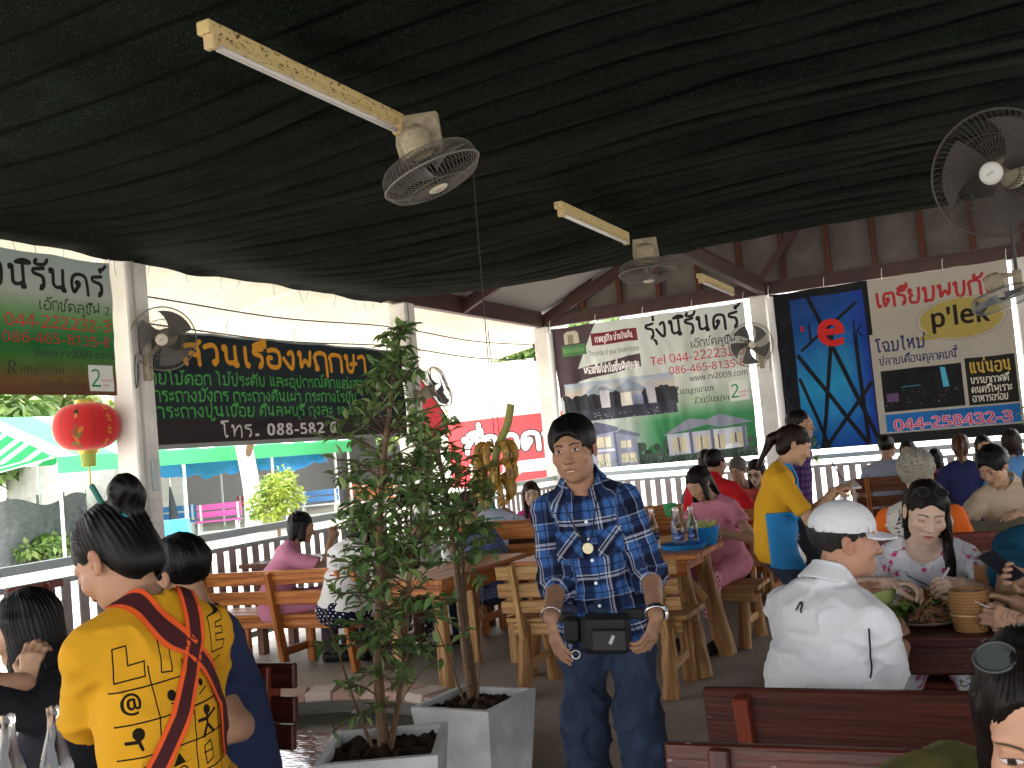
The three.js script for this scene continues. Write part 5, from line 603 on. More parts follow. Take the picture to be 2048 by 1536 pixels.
person({ id: 'beige', res: 1, sex: 'f', h: [-.03, 1.11, -6.95], yaw: -18, lean: 12, head: [-14, 24, 4], skin: SK.mid, hair: 'short', grow: .014, hairC: '#100d10', label: 'short haired woman in a beige blouse reading a menu', R: { w: [-.2, .85, -6.62], dir: [-.3, -.1, .9], palm: [.3, -.8, 0], curl: .7 }, L: { w: [.06, .85, -6.68], dir: [-.4, -.1, .7], palm: [-.5, -.5, 0], curl: .8 }, shirt: { mat: cloth([.55, .43, .31]), sleeve: .95, collar: 1, off: .018, loose: .022 }, pants: { mat: cloth([.05, .04, .04]) } });
person({ id: 'whitehair', res: 1, sex: 'f', h: [-.4, 1.16, -5.92], yaw: 176, lean: 4, skin: SK.fair, hair: 'curly', grow: .018, hairC: '#b8b2a2', label: 'person with curly white hair in orange and floral with her back turned', L: { l: [.22, .05, .25], pole: [1, -.6, -.2] }, R: { l: [-.15, .1, .3] }, shirt: { mat: cloth([1, 1, 1], { map: rep(canvasTex(256, 256, (c, w, h) => { rect(c, 0, 0, w, h, '#c9c4ba'); for (let i = 0; i < 60; i++) { c.fillStyle = ['#5d5a5c', '#8a857f', '#4a4860'][i % 3]; c.beginPath(); c.ellipse(hash(i) * w, hash(i + 30) * h, 8 + 16 * hash(i + 5), 5, hash(i + 8) * 6, 0, 7); c.fill(); } }), 4, 4) }), sleeve: .1, hem: .1, fn: (k) => { k.arms.forEach((a) => part('sleeve', nets((x, y, z) => smin(a[0].d(x, y, z, .022), a[1].d(x, y, z, .018), .03), ...bounds(a, .04), .012, .03), cloth([.68, .13, .02]), k.t)); } }, pants: { mat: cloth([.06, .05, .05]) } });
const back = { res: 2, lean: 8, curl: 6 };
person({ ...back, id: 'grey', sex: 'm', h: [-.99, 1.16, -10.94], yaw: 172, head: [-12, 0, 0], skin: SK.tan, hair: 'short', label: 'man in a grey shirt facing the back fence', shirt: { mat: cloth([.24, .26, .33]), sleeve: .8 }, pants: { mat: denim } });
person({ ...back, id: 'face', sex: 'f', h: [-.86, 1.07, -11.75], yaw: -5, skin: SK.mid, hair: 'bob', hairLen: .1, label: 'woman sitting against the back fence opposite the grey shirt', shirt: { mat: cloth([.2, .22, .4]), sleeve: .6 }, pants: { mat: denim } });
person({ ...back, id: 'pony', sex: 'f', h: [-.3, 1.12, -10.49], yaw: 178, skin: SK.mid, hair: 'pony', hairLen: .14, hairC: '#5a3214', label: 'woman with a brown ponytail in a navy shirt facing the back fence', shirt: { mat: cloth([.025, .03, .1]), sleeve: .7 }, pants: { mat: denim } });
person({ ...back, id: 'child', sex: 'f', h: [-.56, 1.0, -11.1], yaw: 165, s: .85, skin: SK.mid, hair: 'bob', hairLen: .1, label: 'dark haired child in a pink top at the back table', shirt: { mat: cloth([.5, .1, .3]), sleeve: .6 }, pants: { mat: denim } });
person({ ...back, id: 'cream', sex: 'f', h: [-.12, 1.06, -11.7], yaw: 10, skin: SK.mid, hair: 'bob', hairLen: .12, label: 'woman in a cream shirt across from the brown ponytail', shirt: { mat: cloth([.55, .5, .36]), sleeve: .8 }, pants: { mat: denim } });
person({ ...back, id: 'blue', sex: 'f', h: [.13, 1.13, -10.46], yaw: 176, skin: SK.mid, hair: 'bob', hairLen: .12, hairC: '#2a1614', label: 'brown haired woman in a light blue shirt beside the ponytail', shirt: { mat: cloth([.12, .3, .6]), sleeve: .7 }, pants: { mat: denim } });
person({ ...back, id: 'blue2', sex: 'm', h: [.42, 1.16, -10.7], yaw: 178, skin: SK.mid, hair: 'short', label: 'man in a blue shirt at the outer end of the back bench', shirt: { mat: cloth([.1, .25, .5]), sleeve: .7 }, pants: { mat: denim } });
person({ id: 'pink', res: 1, sex: 'f', h: [-1.92, 1.13, -7.12], yaw: -24, lean: 10, curl: 8, head: [-10, 30, 6], s: .97, skin: SK.mid, hair: 'bob', hairLen: .13, hairC: '#1a0f0d', label: 'woman in a pink dress with a green cup at the log table', R: { w: [-2.03, .95, -6.95], dir: [-.5, .2, .6], palm: [.6, 0, .3], curl: .9, pole: [-.6, -1, 0] }, L: { w: [-1.78, .8, -6.95], dir: [-.3, -.2, .8], palm: [0, -1, 0], curl: .5, pole: [.8, -.7, -.2] }, shirt: { mat: cloth([1, 1, 1], { map: checkTex('#b4667e', '#c4808f', 1 / .012) }), name: 'dress', sleeve: .5, hem: .3, off: .016 }, pants: { mat: cloth([1, 1, 1], { map: checkTex('#8a3a52', '#d4a0b0', 1 / .03) }), name: 'skirt', len: 1.6 } });
person({ ...back, id: 'red', res: 1, sex: 'm', h: [-2.16, 1.21, -8.6], yaw: 168, head: [-14, 4, 4], wide: 1.05, skin: SK.tan, hair: 'short', label: 'man in a bright red shirt with his back turned', L: { l: [.16, .1, .3] }, R: { l: [-.2, .05, .25], pole: [-1, -.6, -.2] }, shirt: { mat: cloth([.6, .02, .025]), sleeve: 1.5, collar: 1, off: .018, loose: .02 }, pants: { mat: cloth([.04, .04, .05]) } });
person({ ...back, id: 'grayhair', sex: 'f', h: [-2.3, 1.08, -10], yaw: -12, head: [0, 15, 0], skin: SK.mid, hair: 'short', grow: .008, hairC: '#77726a', label: 'grey haired person with a raised hand behind the red shirt', L: { l: [.12, .5, .22], dir: [-.3, .9, 0], pole: [1, -1, 0] }, shirt: { mat: cloth([.3, .26, .24]), sleeve: .7 }, pants: { mat: denim } });
person({ ...back, id: 'glasses', res: 1, sex: 'f', h: [-2.06, 1.06, -9.7], yaw: -14, head: [4, 16, 0], skin: SK.fair, hair: 'bob', hairLen: .15, label: 'woman with glasses in a coral red top facing the red shirt', shirt: { mat: cloth([.55, .09, .07]), sleeve: .6 }, pants: { mat: denim }, extra: (k) => shades(k.t, k.HM, -.002, .097, 0, 'glasses', M([.6, .6, .6], .05, { transmission: 1, thickness: 0, roughness: .02 }), .002) });
person({ ...back, id: 'bun', sex: 'f', h: [-2.47, 1.2, -9.5], yaw: 190, skin: SK.mid, hair: 'bun', bun: [0, .07, -.11], label: 'woman with tied up dark hair beyond the pink dress', shirt: { mat: cloth([.1, .1, .2]), sleeve: .6 }, pants: { mat: denim } });
person({ ...back, id: 'magenta', res: 1, sex: 'f', h: [-3.9, 1.06, -8.62], yaw: 18, head: [6, 4, 4], skin: SK.fair, hair: 'long', hairLen: .24, hairC: '#3a1c14', label: 'long haired woman in a magenta top near the corner fence', shirt: { mat: cloth([.5, .02, .2]), sleeve: .9 }, pants: { mat: denim } });
person({ ...back, id: 'stripe', res: 1, sex: 'm', h: [-3.92, 1.14, -7.72], yaw: -165, head: [14, 0, 0], skin: SK.tan, hair: 'short', label: 'man in a pale polo shirt with green stripes by the bananas', R: { l: [-.1, .52, .22], dir: [.2, .9, .1], curl: .8, pole: [-1, -.8, .2] }, shirt: { mat: cloth([1, 1, 1], { map: stripeTex }), sleeve: .7, collar: 1, collarMat: cloth([.03, .25, .18]), off: .018 }, pants: { mat: denim } });
person({ id: 'pinkL', res: 1, sex: 'f', h: [-4.95, 1.04, -6.55], yaw: 128, lean: 14, curl: 14, head: [0, 12, 0], skin: SK.tan, hair: 'bob', hairLen: .09, bangs: .02, hairC: '#0e0b0b', label: 'dark haired woman in a pink shirt on the orange bench', R: { w: [-4.72, .92, -6.6], dir: [.1, .9, -.3], curl: 1, pole: [-.6, -1, 0] }, L: { l: [.15, .1, .35] }, shirt: { mat: cloth([.56, .22, .33]), sleeve: .8, hem: .16, off: .02, loose: .024 }, pants: { mat: cloth([.05, .04, .05]) } });
person({ id: 'whiteL', res: 1, sex: 'f', h: [-4.36, 1.0, -6.5], yaw: 172, lean: 17, curl: 16, head: [10, 40, 0], skin: SK.tan, hair: 'bob', hairLen: .09, hairC: '#0e0b0b', label: 'person in a white printed shirt bent over the table on the orange bench', R: { l: [-.2, .0, .38] }, L: { l: [.2, 0, .38] }, shirt: { mat: cloth([1, 1, 1], { map: canvasTex(512, 512, (c, w, h) => { rect(c, 0, 0, w, h, '#d6d4d2'); latin(c, 'Running', w * .25, h * .34, h * .07, '#8a2a34', { slant: .2 }); latin(c, 'FOR', w * .4, h * .42, h * .05, '#26262c', { slant: .2 }); latin(c, 'ACTIVITY', w * .5, h * .43, h * .055, '#26262c', { slant: .2 }); latin(c, 'health is forever', w * .3, h * .5, h * .035, '#c04a50', { slant: .2 }); rect(c, w * .45, h * .54, w * .18, h * .02, '#8a2a34'); }) }), sleeve: .85, hem: .05, off: .018, loose: .026, planar: (P, uv, i) => { uv[i * 2] = P.z < .04 ? clamp(.5 - P.x / .4, .01, .99) : .01; uv[i * 2 + 1] = clamp((P.y + .02) / .5, .01, .99); } }, pants: { mat: cloth([1, 1, 1], { map: dotTex }), off: .02 } });
person({ ...back, id: 'darkL', res: 1, sex: 'm', h: [-4.98, .97, -7.5], yaw: 14, lean: 12, head: [6, 28, 0], s: .94, skin: SK.mid, hair: 'short', grow: .006, label: 'person in a black and yellow shirt looking down at the far side of the table', shirt: { mat: cloth([.02, .02, .03]), sleeve: .8, fn: (k) => { for (const x of [-.06, .06]) strap(k, [[x, .43], [x * 1.5, .3], [x * 1.8, .1]], .025, cloth([.6, .4, .02], { side: THREE.DoubleSide }), 1, 'trim'); } }, pants: { mat: denim } });
person({ ...back, id: 'checkL', res: 1, sex: 'm', h: [-3.72, 1.08, -7.0], yaw: -92, lean: 10, skin: SK.tan, hair: 'short', label: 'person in a blue checked shirt behind the second potted tree', shirt: { mat: cloth([1, 1, 1], { map: checkTex('#7c88ac', '#54638f', 1 / .025) }), sleeve: .7 }, pants: { mat: denim } });
person({ ...back, id: 'whitekid', sex: 'm', h: [-4.6, .9, -7.75], yaw: -6, s: .85, lean: 14, head: [0, 25, 0], skin: SK.mid, hair: 'short', label: 'child in a white shirt across the table from the orange bench', shirt: { mat: cloth([.6, .58, .56]), sleeve: .7 }, pants: { mat: denim } });

// ---------- benches and tables ----------
// bench: local +z is the way a sitter faces, origin on the floor under the back of the seat
function bench(label, x, z, turn, { w = 1.4, m = woodRed, pm = m, top = .8, rails = [[.10, .02], [.10, .17]], seat = .42, depth = .4, log = false, posts = 2, group = 'benches' } = {}) {
  const t = thing('bench', label, 'bench', [x, 0, z], turn, group), lean = -.1;
  rails.forEach(([h, drop], i) => { const y = top - drop - h / 2; part('back_slat', bx(w * rr(.985, 1), h, .026, rr(-.006, .006), y, .004 - (y - seat) * .12, lean, 0, rr(-.006, .006), .005), m, t); });
  for (let i = 0; i < 3; i++) part('seat_plank', bx(w, .03, depth / 3 - .008, 0, seat - .015 + rr(-.002, .002), .045 + depth / 6 + i * depth / 3, 0, rr(-.003, .003), 0, .005), m, t);
  part('apron', bx(w - .08, .075, .025, 0, seat - .069, depth + .02), pm, t); part('apron', bx(w - .08, .075, .025, 0, seat - .069, .07), pm, t);
  for (let i = 0; i < posts; i++) {
    const px = lerp(-w / 2 + .12, w / 2 - .12, i / (posts - 1));
    if (log) { part('leg', logGeo([px, 0, -.02], [px, seat - .04, .06], .042), woodLog, t); part('leg', logGeo([px + rr(-.02, .02), 0, depth + .04], [px, seat - .04, depth - .02], .04), woodLog, t); part('back_post', plank([px, .25, .06], [px, top + .0, -.055], .07, .035), pm, t); part('stretcher', plank([px, .16, 0], [px, .18, depth], .05, .03), pm, t); }
    else { part('back_post', plank([px, 0, .07], [px, top - .01, -.055], .075, .04), pm, t); part('leg', bx(.07, seat - .035, .045, px, (seat - .035) / 2, depth), pm, t); part('stretcher', bx(.035, .06, depth - .04, px + .03, .13, depth / 2 + .03), pm, t); }
  }
  return t;
}
function logGeo(a, b, r) { const g = rod(a, b, r * 1.12, r * .92, 14), p = g.attributes.position; const gg = new THREE.CylinderGeometry(r * .92, r * 1.12, V(...a).distanceTo(V(...b)), 14, 8); const q = gg.attributes.position; for (let i = 0; i < q.count; i++) { const k = 1 + .12 * n3(q.getX(i) * 18 + a[0] * 9, q.getY(i) * 9 + a[2] * 7, q.getZ(i) * 18); q.setX(i, q.getX(i) * k); q.setZ(i, q.getZ(i) * k); } const d = V(...b).sub(V(...a)).normalize(); gg.applyQuaternion(new THREE.Quaternion().setFromUnitVectors(V(0, 1, 0), d)); gg.translate((a[0] + b[0]) / 2, (a[1] + b[1]) / 2, (a[2] + b[2]) / 2); gg.computeVertexNormals(); return uvBox(gg, rr(0, 5)); }
function table(label, x, z, turn, { w = 1.4, d = .75, h = .75, m = woodRed, log = false, n = 5, legs = m, group = 'dining tables' } = {}) {
  const t = thing('table', label, 'table', [x, 0, z], turn, group);
  for (let i = 0; i < n; i++) part('top_plank', bx(w, .035, d / n - .003, rr(-.004, .004), h - .0175 + rr(-.0015, .0015), -d / 2 + d / n * (i + .5), 0, 0, 0, .004), m, t);
  for (const s of [-1, 1]) { part('apron', bx(w - .16, .1, .025, 0, h - .087, s * (d / 2 - .07)), m, t); part('cross_rail', bx(.05, .08, d - .14, s * (w / 2 - .13), h - .078, 0), m, t);
    for (const k of [-1, 1]) if (log) part('leg', logGeo([s * (w / 2 - .04), 0, k * (d / 2 - .04)], [s * (w / 2 - .14), h - .04, k * (d / 2 - .12)], .055), woodLog, t); else part('leg', bx(.07, h - .137, .07, s * (w / 2 - .12), (h - .137) / 2, k * (d / 2 - .1)), legs, t);
    if (log) part('brace', plank([s * (w / 2 - .1), .4, -.12], [s * (w / 2 - .3), h - .05, -.05], .05, .03), woodPale, t); }
  return t;
}
const P = Math.PI;
bench('orange wooden bench with a slatted back under the pink and white shirts', -4.98, -6.2, P, { w: 1.5, m: woodOrange, top: .76, rails: [[.105, .0], [.1, .155]], posts: 3 });
table('brown table with a tissue box in front of the orange bench', -5.0, -7.02, 0, { w: 1.5, d: .6, m: woodBrown });
table('honey coloured wooden table behind the second potted tree', -3.36, -6.06, P / 2, { w: 1.25, d: .52, m: woodOrange, legs: woodPale });
bench('tall backed wooden bench behind the striped polo shirt', -3.35, -7.42, P, { w: 1.35, m: woodOrange, top: .93, rails: [[.15, 0], [.1, .19], [.1, .33]], seat: .44 });
table('wooden table in front of the magenta top', -3.45, -8.12, 0, { w: 1.5, d: .6, m: woodBrown });
bench('wooden bench facing the plaid man along the log legged table', -2.27, -5.68, P, { w: 1.15, m: woodPale, top: .8, rails: [[.085, .01], [.085, .12], [.075, .225]], seat: .46, log: true });
table('honey topped log legged table with bottles and a blue tub', -2.35, -6.5, 0, { w: 1.25, d: .72, m: woodOrange, log: true });
bench('log legged bench under the pink dress', -2.1, -7.42, 0, { w: 1.1, m: woodPale, top: .76, log: true });
bench('slatted wooden bench under the bright red shirt', -2.22, -8.3, P, { w: 1.15, m: woodOrange, top: .84, rails: [[.1, 0], [.09, .125], [.09, .24]], log: true });
table('red brown table in front of the glasses', -2.05, -9.1, 0, { w: 1.35, d: .65, m: woodRedLight });
bench('orange slatted bench by the far fence beyond the red shirt', -2.9, -9.4, 0.1, { w: 1.2, m: woodOrange, top: .85 });
bench('long brown bench with orange posts under the grey and navy shirts', -.3, -10.62, P, { w: 2.0, m: woodBrown, pm: woodOrange, top: .89, rails: [[.14, 0], [.1, .19], [.1, .32]], posts: 3 });
table('table by the back fence below the blue banner', -.4, -11.2, 0, { w: 1.8, d: .55, m: woodBrown });
table('red table in front of the beige blouse', -.1, -6.38, 0, { w: 1.3, d: .6, m: woodRedLight });
bench('red bench under the curly white hair', -.15, -5.58, P, { w: 1.2, m: woodRed, top: .82, rails: [[.12, 0], [.12, .17]] });
bench('tall red bench behind the floral top', .12, -4.86, 0, { w: 1.5, m: woodRedLight, top: .95, rails: [[.12, 0], [.12, .15], [.12, .3]] });
const foodTable = table('dark red table laid with plates of food', .12, -4.06, 0, { w: 1.5, d: .8, m: woodRed, n: 6 });
bench('red bench behind the white polo shirt', -.08, -2.9, P, { w: 1.5, m: woodRed, pm: woodRedLight, top: .775, rails: [[.165, 0], [.12, .21]], posts: 2 });
bench('red bench under the olive green shirt', -.02, -1.95, 0, { w: 1.3, m: woodRed, top: .89, rails: [[.14, 0], [.14, .18]] });
bench('red slatted bench behind the navy shirt beside the pond', -2.72, -2.68, 0, { w: 1.2, m: woodRed, pm: woodRedLight, top: .87, rails: [[.08, 0], [.08, .1], [.08, .19]] });
table('red table with water bottles in front of the dark haired woman', -2.75, -1.6, 0, { w: 1.7, d: .55, m: woodRed });
bench('small red bench by the near fence below the estate banner', -5.2, -4.35, P / 2, { w: .4, m: woodRedLight, top: .96, rails: [[.045, 0]] });
// ---------- tableware ----------
const glass = new THREE.MeshPhysicalMaterial({ color: RGB(.93, .96, .96), roughness: .04, transmission: 1, thickness: .004, ior: 1.45 }), white = M([.75, .75, .73], .3, { clearcoat: .5 }), water = new THREE.MeshPhysicalMaterial({ color: RGB(.9, .95, .95), roughness: .02, transmission: 1, thickness: .05, ior: 1.33 });
const bottleG = lathe([[0, 0], [.034, 0], [.036, .01], [.036, .13], [.034, .15], [.024, .19], [.0155, .22], [.0135, .25], [.0155, .252], [.0155, .268], [.0135, .27]], 20), labelG = cyl(.0366, .0366, .06, 20, 0, .085, 0), waterG = lathe([[0, .004], [.031, .004], [.031, .14], [0, .14]], 16);
const labelTex = canvasTex(256, 64, (c, w, h) => { rect(c, 0, 0, w, h, 'rgba(0,0,0,0)'); for (const x of [.0, .5]) { c.fillStyle = '#17408c'; c.beginPath(); c.ellipse(w * (x + .25), h * .5, w * .13, h * .48, 0, 0, 7); c.fill(); latin(c, 'crystal', w * (x + .15), h * .62, h * .22, '#cfe0f2', { width: w * .2 }); } });
const labelMat = new THREE.MeshPhysicalMaterial({ map: labelTex, transparent: true, alphaTest: .5, roughness: .4 });
function bottle(label, x, y, z, turn, group) { const t = thing('bottle', label, 'bottle', [x, y, z], turn, group); part('glass_body', bottleG, glass, t); part('paper_label', labelG, labelMat, t); return t; }
bottle('clear water bottle with a blue oval label beside the yellow sleeve', -1.97, .75, -1.655, .6, 'glass water bottles'); bottle('clear water bottle at the outer side of the pair on the red table', -2.03, .75, -1.585, 2.2, 'glass water bottles');
for (const [x, z, l] of [[-1.9, -6.42, 'clear bottle with a blue label in front of the blue tub'], [-1.83, -6.5, 'clear bottle touching the blue tub on the log table'], [-2.1, -6.52, 'clear bottle near the green cup on the log table'], [-1.94, -6.52, 'clear bottle in the middle of the bottle cluster on the log table']]) bottle(l, x, .75, z, 1.5, 'glass water bottles');
for (const [x, z, l] of [[-1.65, -9.02, 'clear bottle on the table in front of the red shirt'], [-1.72, -9.1, 'clear bottle behind another on the table beyond the red shirt']]) bottle(l, x, .75, z, 0, 'glass water bottles');
{ const blueP = M([.02, .2, .52], .35, { clearcoat: .3 }), tub = thing('tub', 'blue plastic tub of green beans on the log table', 'tub', [-1.8, .75, -6.68]); part('tub_wall', lathe([[0, 0], [.075, 0], [.1, .11], [.106, .112], [.106, .118], [.097, .118], [.072, .006], [0, .006]], 24), blueP, tub); const b = []; for (let i = 0; i < 40; i++) { const a = rr(0, 6.28), r = rr(0, .075); b.push(tube([[r * .6 * Math.cos(a), .05, r * .6 * Math.sin(a)], [r * Math.cos(a), .11, r * Math.sin(a)], [r * 1.3 * Math.cos(a) + rr(-.02, .02), rr(.13, .165), r * 1.2 * Math.sin(a)]], .004, 5, 5)); } part('bean_pods', merge(b), M([.42, .5, .16], .6), tub, 'stuff');
  const tray = thing('tray', 'blue plastic tray under the bottles on the log table', 'tray', [-1.9, .752, -6.5]); part('tray_base', lathe([[0, 0], [.13, 0], [.15, .03], [.155, .03], [.135, -.002]], 28), blueP, tray);
  const can = thing('tissue_holder', 'white cylindrical tissue holder on the log table', 'holder', [-2.2, .75, -6.42]); part('cylinder', lathe([[0, 0], [.045, 0], [.045, .16], [.04, .16], [.038, .15], [0, .15]], 20), white, can); part('tissue', bx(.05, .05, .03, 0, .165, 0, .2, .3, .1, .012), M([.8, .8, .8], .9), can);
  const cup = thing('cup', 'green plastic cup in the hand above the pink dress', 'cup', [-2.07, .93, -6.86]); part('cup_wall', lathe([[0, 0], [.035, 0], [.048, .09], [.045, .09], [.033, .004], [0, .004]], 18), M([.03, .25, .08], .4), cup);
  for (const [x, z, l] of [[-1.8, -9.25, 'white tissue box on the table in front of the glasses'], [-1.7, -8.85, 'small orange sauce bottle on the table behind the red shirt'], [-4.3, -7.0, 'white tissue box on the table by the orange bench'], [-3.55, -6.3, 'white jug on the honey coloured table behind the tree']]) { const k = thing('table_box', l, 'container', [x, .752, z]); if (/box/.test(l)) { part('carton', bx(.1, .12, .1, 0, .06, 0), white, k); part('tissue', bx(.04, .05, .02, 0, .135, 0, .2, .4, 0, .008), white, k); } else { part('flask', lathe([[0, 0], [.03, 0], [.032, .1], [.018, .14], [.014, .17], [0, .17]], 16), /orange/.test(l) ? M([.6, .25, .05], .4) : white, k); part('flask_cap', cyl(.015, .012, .03, 12, 0, .185, 0), /orange/.test(l) ? white : M([.7, .7, .7], .4), k); } }
}
{ // the meal
  const plateG = (r) => lathe([[0, .004], [r * .6, .004], [r * .7, .008], [r, .022], [r * .985, .025], [r * .68, .012], [0, .009]], 36), Y = .752;
  const plate = (label, x, z, r, m) => { const t = thing('plate', label, 'plate', [x, Y, z], 0, 'plates on the red table'); part('dish', plateG(r), m, t); return t; };
  const greyP = M([.42, .4, .38], .35, { clearcoat: .4 }), dkP = M([.1, .1, .11], .35, { clearcoat: .4 });
  const bits = (n, R, h, cols, len, rad) => { const L = cols.map(() => []); for (let i = 0; i < n; i++) { const a = rr(0, 6.28), r = R * Math.sqrt(rnd()), y = .012 + h * (1 - Math.pow(r / R, 2)) * rr(.5, 1), l = rr(len * .5, len), d = V(rr(-1, 1), rr(-.4, .5), rr(-1, 1)).normalize().multiplyScalar(l), p = V(r * Math.cos(a), y, r * Math.sin(a)); L[i % cols.length].push(tube([p, p.clone().addScaledVector(d, .5).add(V(0, len * .15, 0)), p.clone().add(d)], rr(rad * .6, rad), 5, 4)); } return L.map((l) => merge(l)); };
  const dishFood = (name, label, x, z, specs) => { const t = thing(name, label, 'food', [x, Y, z]); for (const [nm, col, n, R, h, len, rad, dx = 0, dz = 0] of specs) part(nm, bits(n, R, h, [0], len, rad)[0].translate(dx, 0, dz), M(col, .45, { clearcoat: .3 }), t, 'stuff'); return t; };
  plate('white oval plate of papaya salad under the spoon', -.28, -4.2, .15, white); dishFood('papaya_salad', 'heap of shredded papaya salad with tomato on the white plate', -.28, -4.2, [['papaya_shreds', [.5, .42, .16], 130, .11, .07, .05, .0035], ['green_beans', [.12, .22, .04], 40, .1, .055, .035, .006], ['tomato', [.6, .08, .02], 18, .09, .07, .02, .011], ['dark_herbs', [.06, .09, .03], 26, .115, .03, .03, .007]]);
  plate('grey plate of minced meat with lettuce near the rice basket', -.29, -3.9, .15, greyP); const larb = dishFood('minced_meat', 'minced meat with a lettuce leaf on the grey plate', -.27, -3.9, [['meat', [.28, .13, .06], 150, .085, .04, .016, .009], ['herb_bits', [.16, .25, .06], 30, .09, .045, .02, .004]]);
  const leafy = (x, y, z, r, n, m, t, nm) => { const L = []; for (let i = 0; i < n; i++) { const g = new THREE.PlaneGeometry(r, r, 6, 6), p = g.attributes.position; for (let k = 0; k < p.count; k++) { const a = p.getX(k), b = p.getY(k); p.setZ(k, .25 * r * Math.sin(a / r * 9 + i) * Math.sin(b / r * 8) + .1 * r * n2(a * 60, b * 60 + i)); } g.rotateX(-P / 2 + rr(-.8, .8)); g.rotateY(rr(0, 6)); g.translate(x + rr(-.4, .4) * r, y + rr(.1, .5) * r, z + rr(-.4, .4) * r); L.push(g); } return part(nm, merge(L), m, t, 'stuff'); };
  const lettuceM = M([.28, .46, .06], .5, { side: THREE.DoubleSide, transmission: .25, thickness: 0 }); leafy(-.1, .015, -.02, .07, 7, lettuceM, larb, 'lettuce');
  plate('pale plate under the lime green bowl', -.45, -4.06, .12, M([.6, .56, .45], .35)); const bowl = thing('bowl', 'lime green soup bowl on the pale plate', 'bowl', [-.47, Y + .012, -4.08]); part('bowl_wall', lathe([[0, 0], [.035, 0], [.038, .012], [.066, .045], [.076, .085], [.073, .085], [.062, .045], [.03, .014], [0, .014]], 32), M([.5, .62, .22], .35, { clearcoat: .4 }), bowl); part('soup', cyl(.066, .066, .004, 28, 0, .062, 0), M([.25, .2, .08], .2), bowl);
  plate('brown rimmed empty plate in front of the floral top', -.36, -4.36, .13, M([.38, .3, .25], .4)); plate('dark plate with a spoon at the edge beside the white sleeve', -.42, -3.82, .1, dkP);
  const veg = thing('vegetable_plate', 'lettuce garnish on a small plate at the outer side of the table', 'food', [.02, Y, -4.12]); part('small_dish', plateG(.1), white, veg); leafy(0, .02, 0, .09, 9, lettuceM, veg, 'lettuce');
  const wicker = rep(tex(256, 128, (u, v, x, y) => { const a = (Math.floor(x / 8) + Math.floor(y / 6)) % 2 ? 1 : .72, e = (x % 8 < 1 || y % 6 < 1) ? .6 : 1; return [.72 * a * e, .52 * a * e, .31 * a * e]; }), 3, 2), wickM = M([1, 1, 1], .7, { map: wicker, bumpMap: wicker, bumpScale: .002 });
  const basket = (label, x, z, lid) => { const t = thing('rice_basket', label, 'basket', [x, Y, z], 0, 'sticky rice baskets'); part('basket_wall', lathe([[0, .004], [.052, .004], [.055, .0], [.058, .02], [.06, .05], [.056, .056], [.06, .062], [.064, .1], [.06, .135], [.055, .135], [.058, .1], [.05, .02], [0, .02]], 30), wickM, t); part('rim_band', new THREE.TorusGeometry(.0605, .004, 8, 30).rotateX(P / 2).translate(0, .055, 0), M([.5, .34, .18], .6), t); if (lid) part('plastic_wrap', lathe([[.058, .13], [.062, .14], [.05, .165], [.02, .185], [.0, .18]], 18), M([.9, .9, .9], .1, { transmission: .9, thickness: 0, clearcoat: 1 }), t); part('rice', sph(.05, 0, .115, 0, 1, .3, 1), M([.7, .68, .6], .9), t); return t; };
  basket('open woven rice basket at the near table edge', -.14, -3.77, false); basket('woven rice basket wrapped in clear plastic', -.07, -4.36, true);
  const spoon = (label, a, b, plastic) => { const A = V(...a), B = V(...b), d = V().subVectors(B, A), L = d.length(), t = thing(plastic ? 'fork' : 'spoon', label, 'cutlery', a); const q = new THREE.Quaternion().setFromUnitVectors(V(0, 0, 1), d.normalize()), m = plastic ? M([.7, .7, .7], .3) : chrome; part('handle', tr(cb(.008, .003, L, .001), 0, 0, L / 2).applyQuaternion(q), m, t); part(plastic ? 'tines' : 'spoon_bowl', sph(.02, 0, 0, L + .02, .8, .3, 1.5, 14).applyQuaternion(q), m, t); };
  spoon('metal spoon dipping into the papaya salad', [-.345, .90, -4.02], [-.265, .83, -4.14]); spoon('metal fork in the other hand over the salad', [-.2, .93, -3.98], [-.25, .84, -4.12], true); spoon('white plastic spoon held by the purple sleeve', [-.06, .83, -3.68], [-.13, .86, -3.72], true); spoon('metal spoon resting on the dark plate', [-.4, .775, -3.74], [-.47, .775, -3.85]);
  const ph = thing('phone', 'black phone held above the rice baskets', 'phone', [-.03, .95, -3.84], .4); part('phone_body', bx(.07, .14, .009, 0, 0, 0, -.9, 0, .4, .004), blackPlastic, ph); part('phone_screen', bx(.062, .125, .002, 0, .0045, .0035, -.9, 0, .4, .0005), M([.02, .02, .03], .05, { clearcoat: 1 }), ph);
  const mn = thing('menu', 'printed menu card open on the red table', 'menu', [-.09, .79, -6.52], -.1); for (const s of [-1, 1]) part('page', bx(.19, .004, .27, s * .095, .012, 0, .12, 0, s * .12, .001), M([.24, .27, .2], .4), mn);
  const pad = thing('order_pad', 'small white order pad in the waitress hand', 'notepad', [-.8, 1.1, -6.32], .4); part('pad_sheets', bx(.09, .012, .13, 0, 0, 0, .3, 0, 0, .002), white, pad); const pen = thing('pen', 'dark pen held above the order pad', 'pen', [-.83, 1.13, -6.26]); part('barrel', rod([0, 0, 0], [-.05, .12, .03], .004), blackPlastic, pen); part('pen_tip', rod([0, 0, 0], [.008, -.02, -.005], .003, .001), chrome, pen);
}
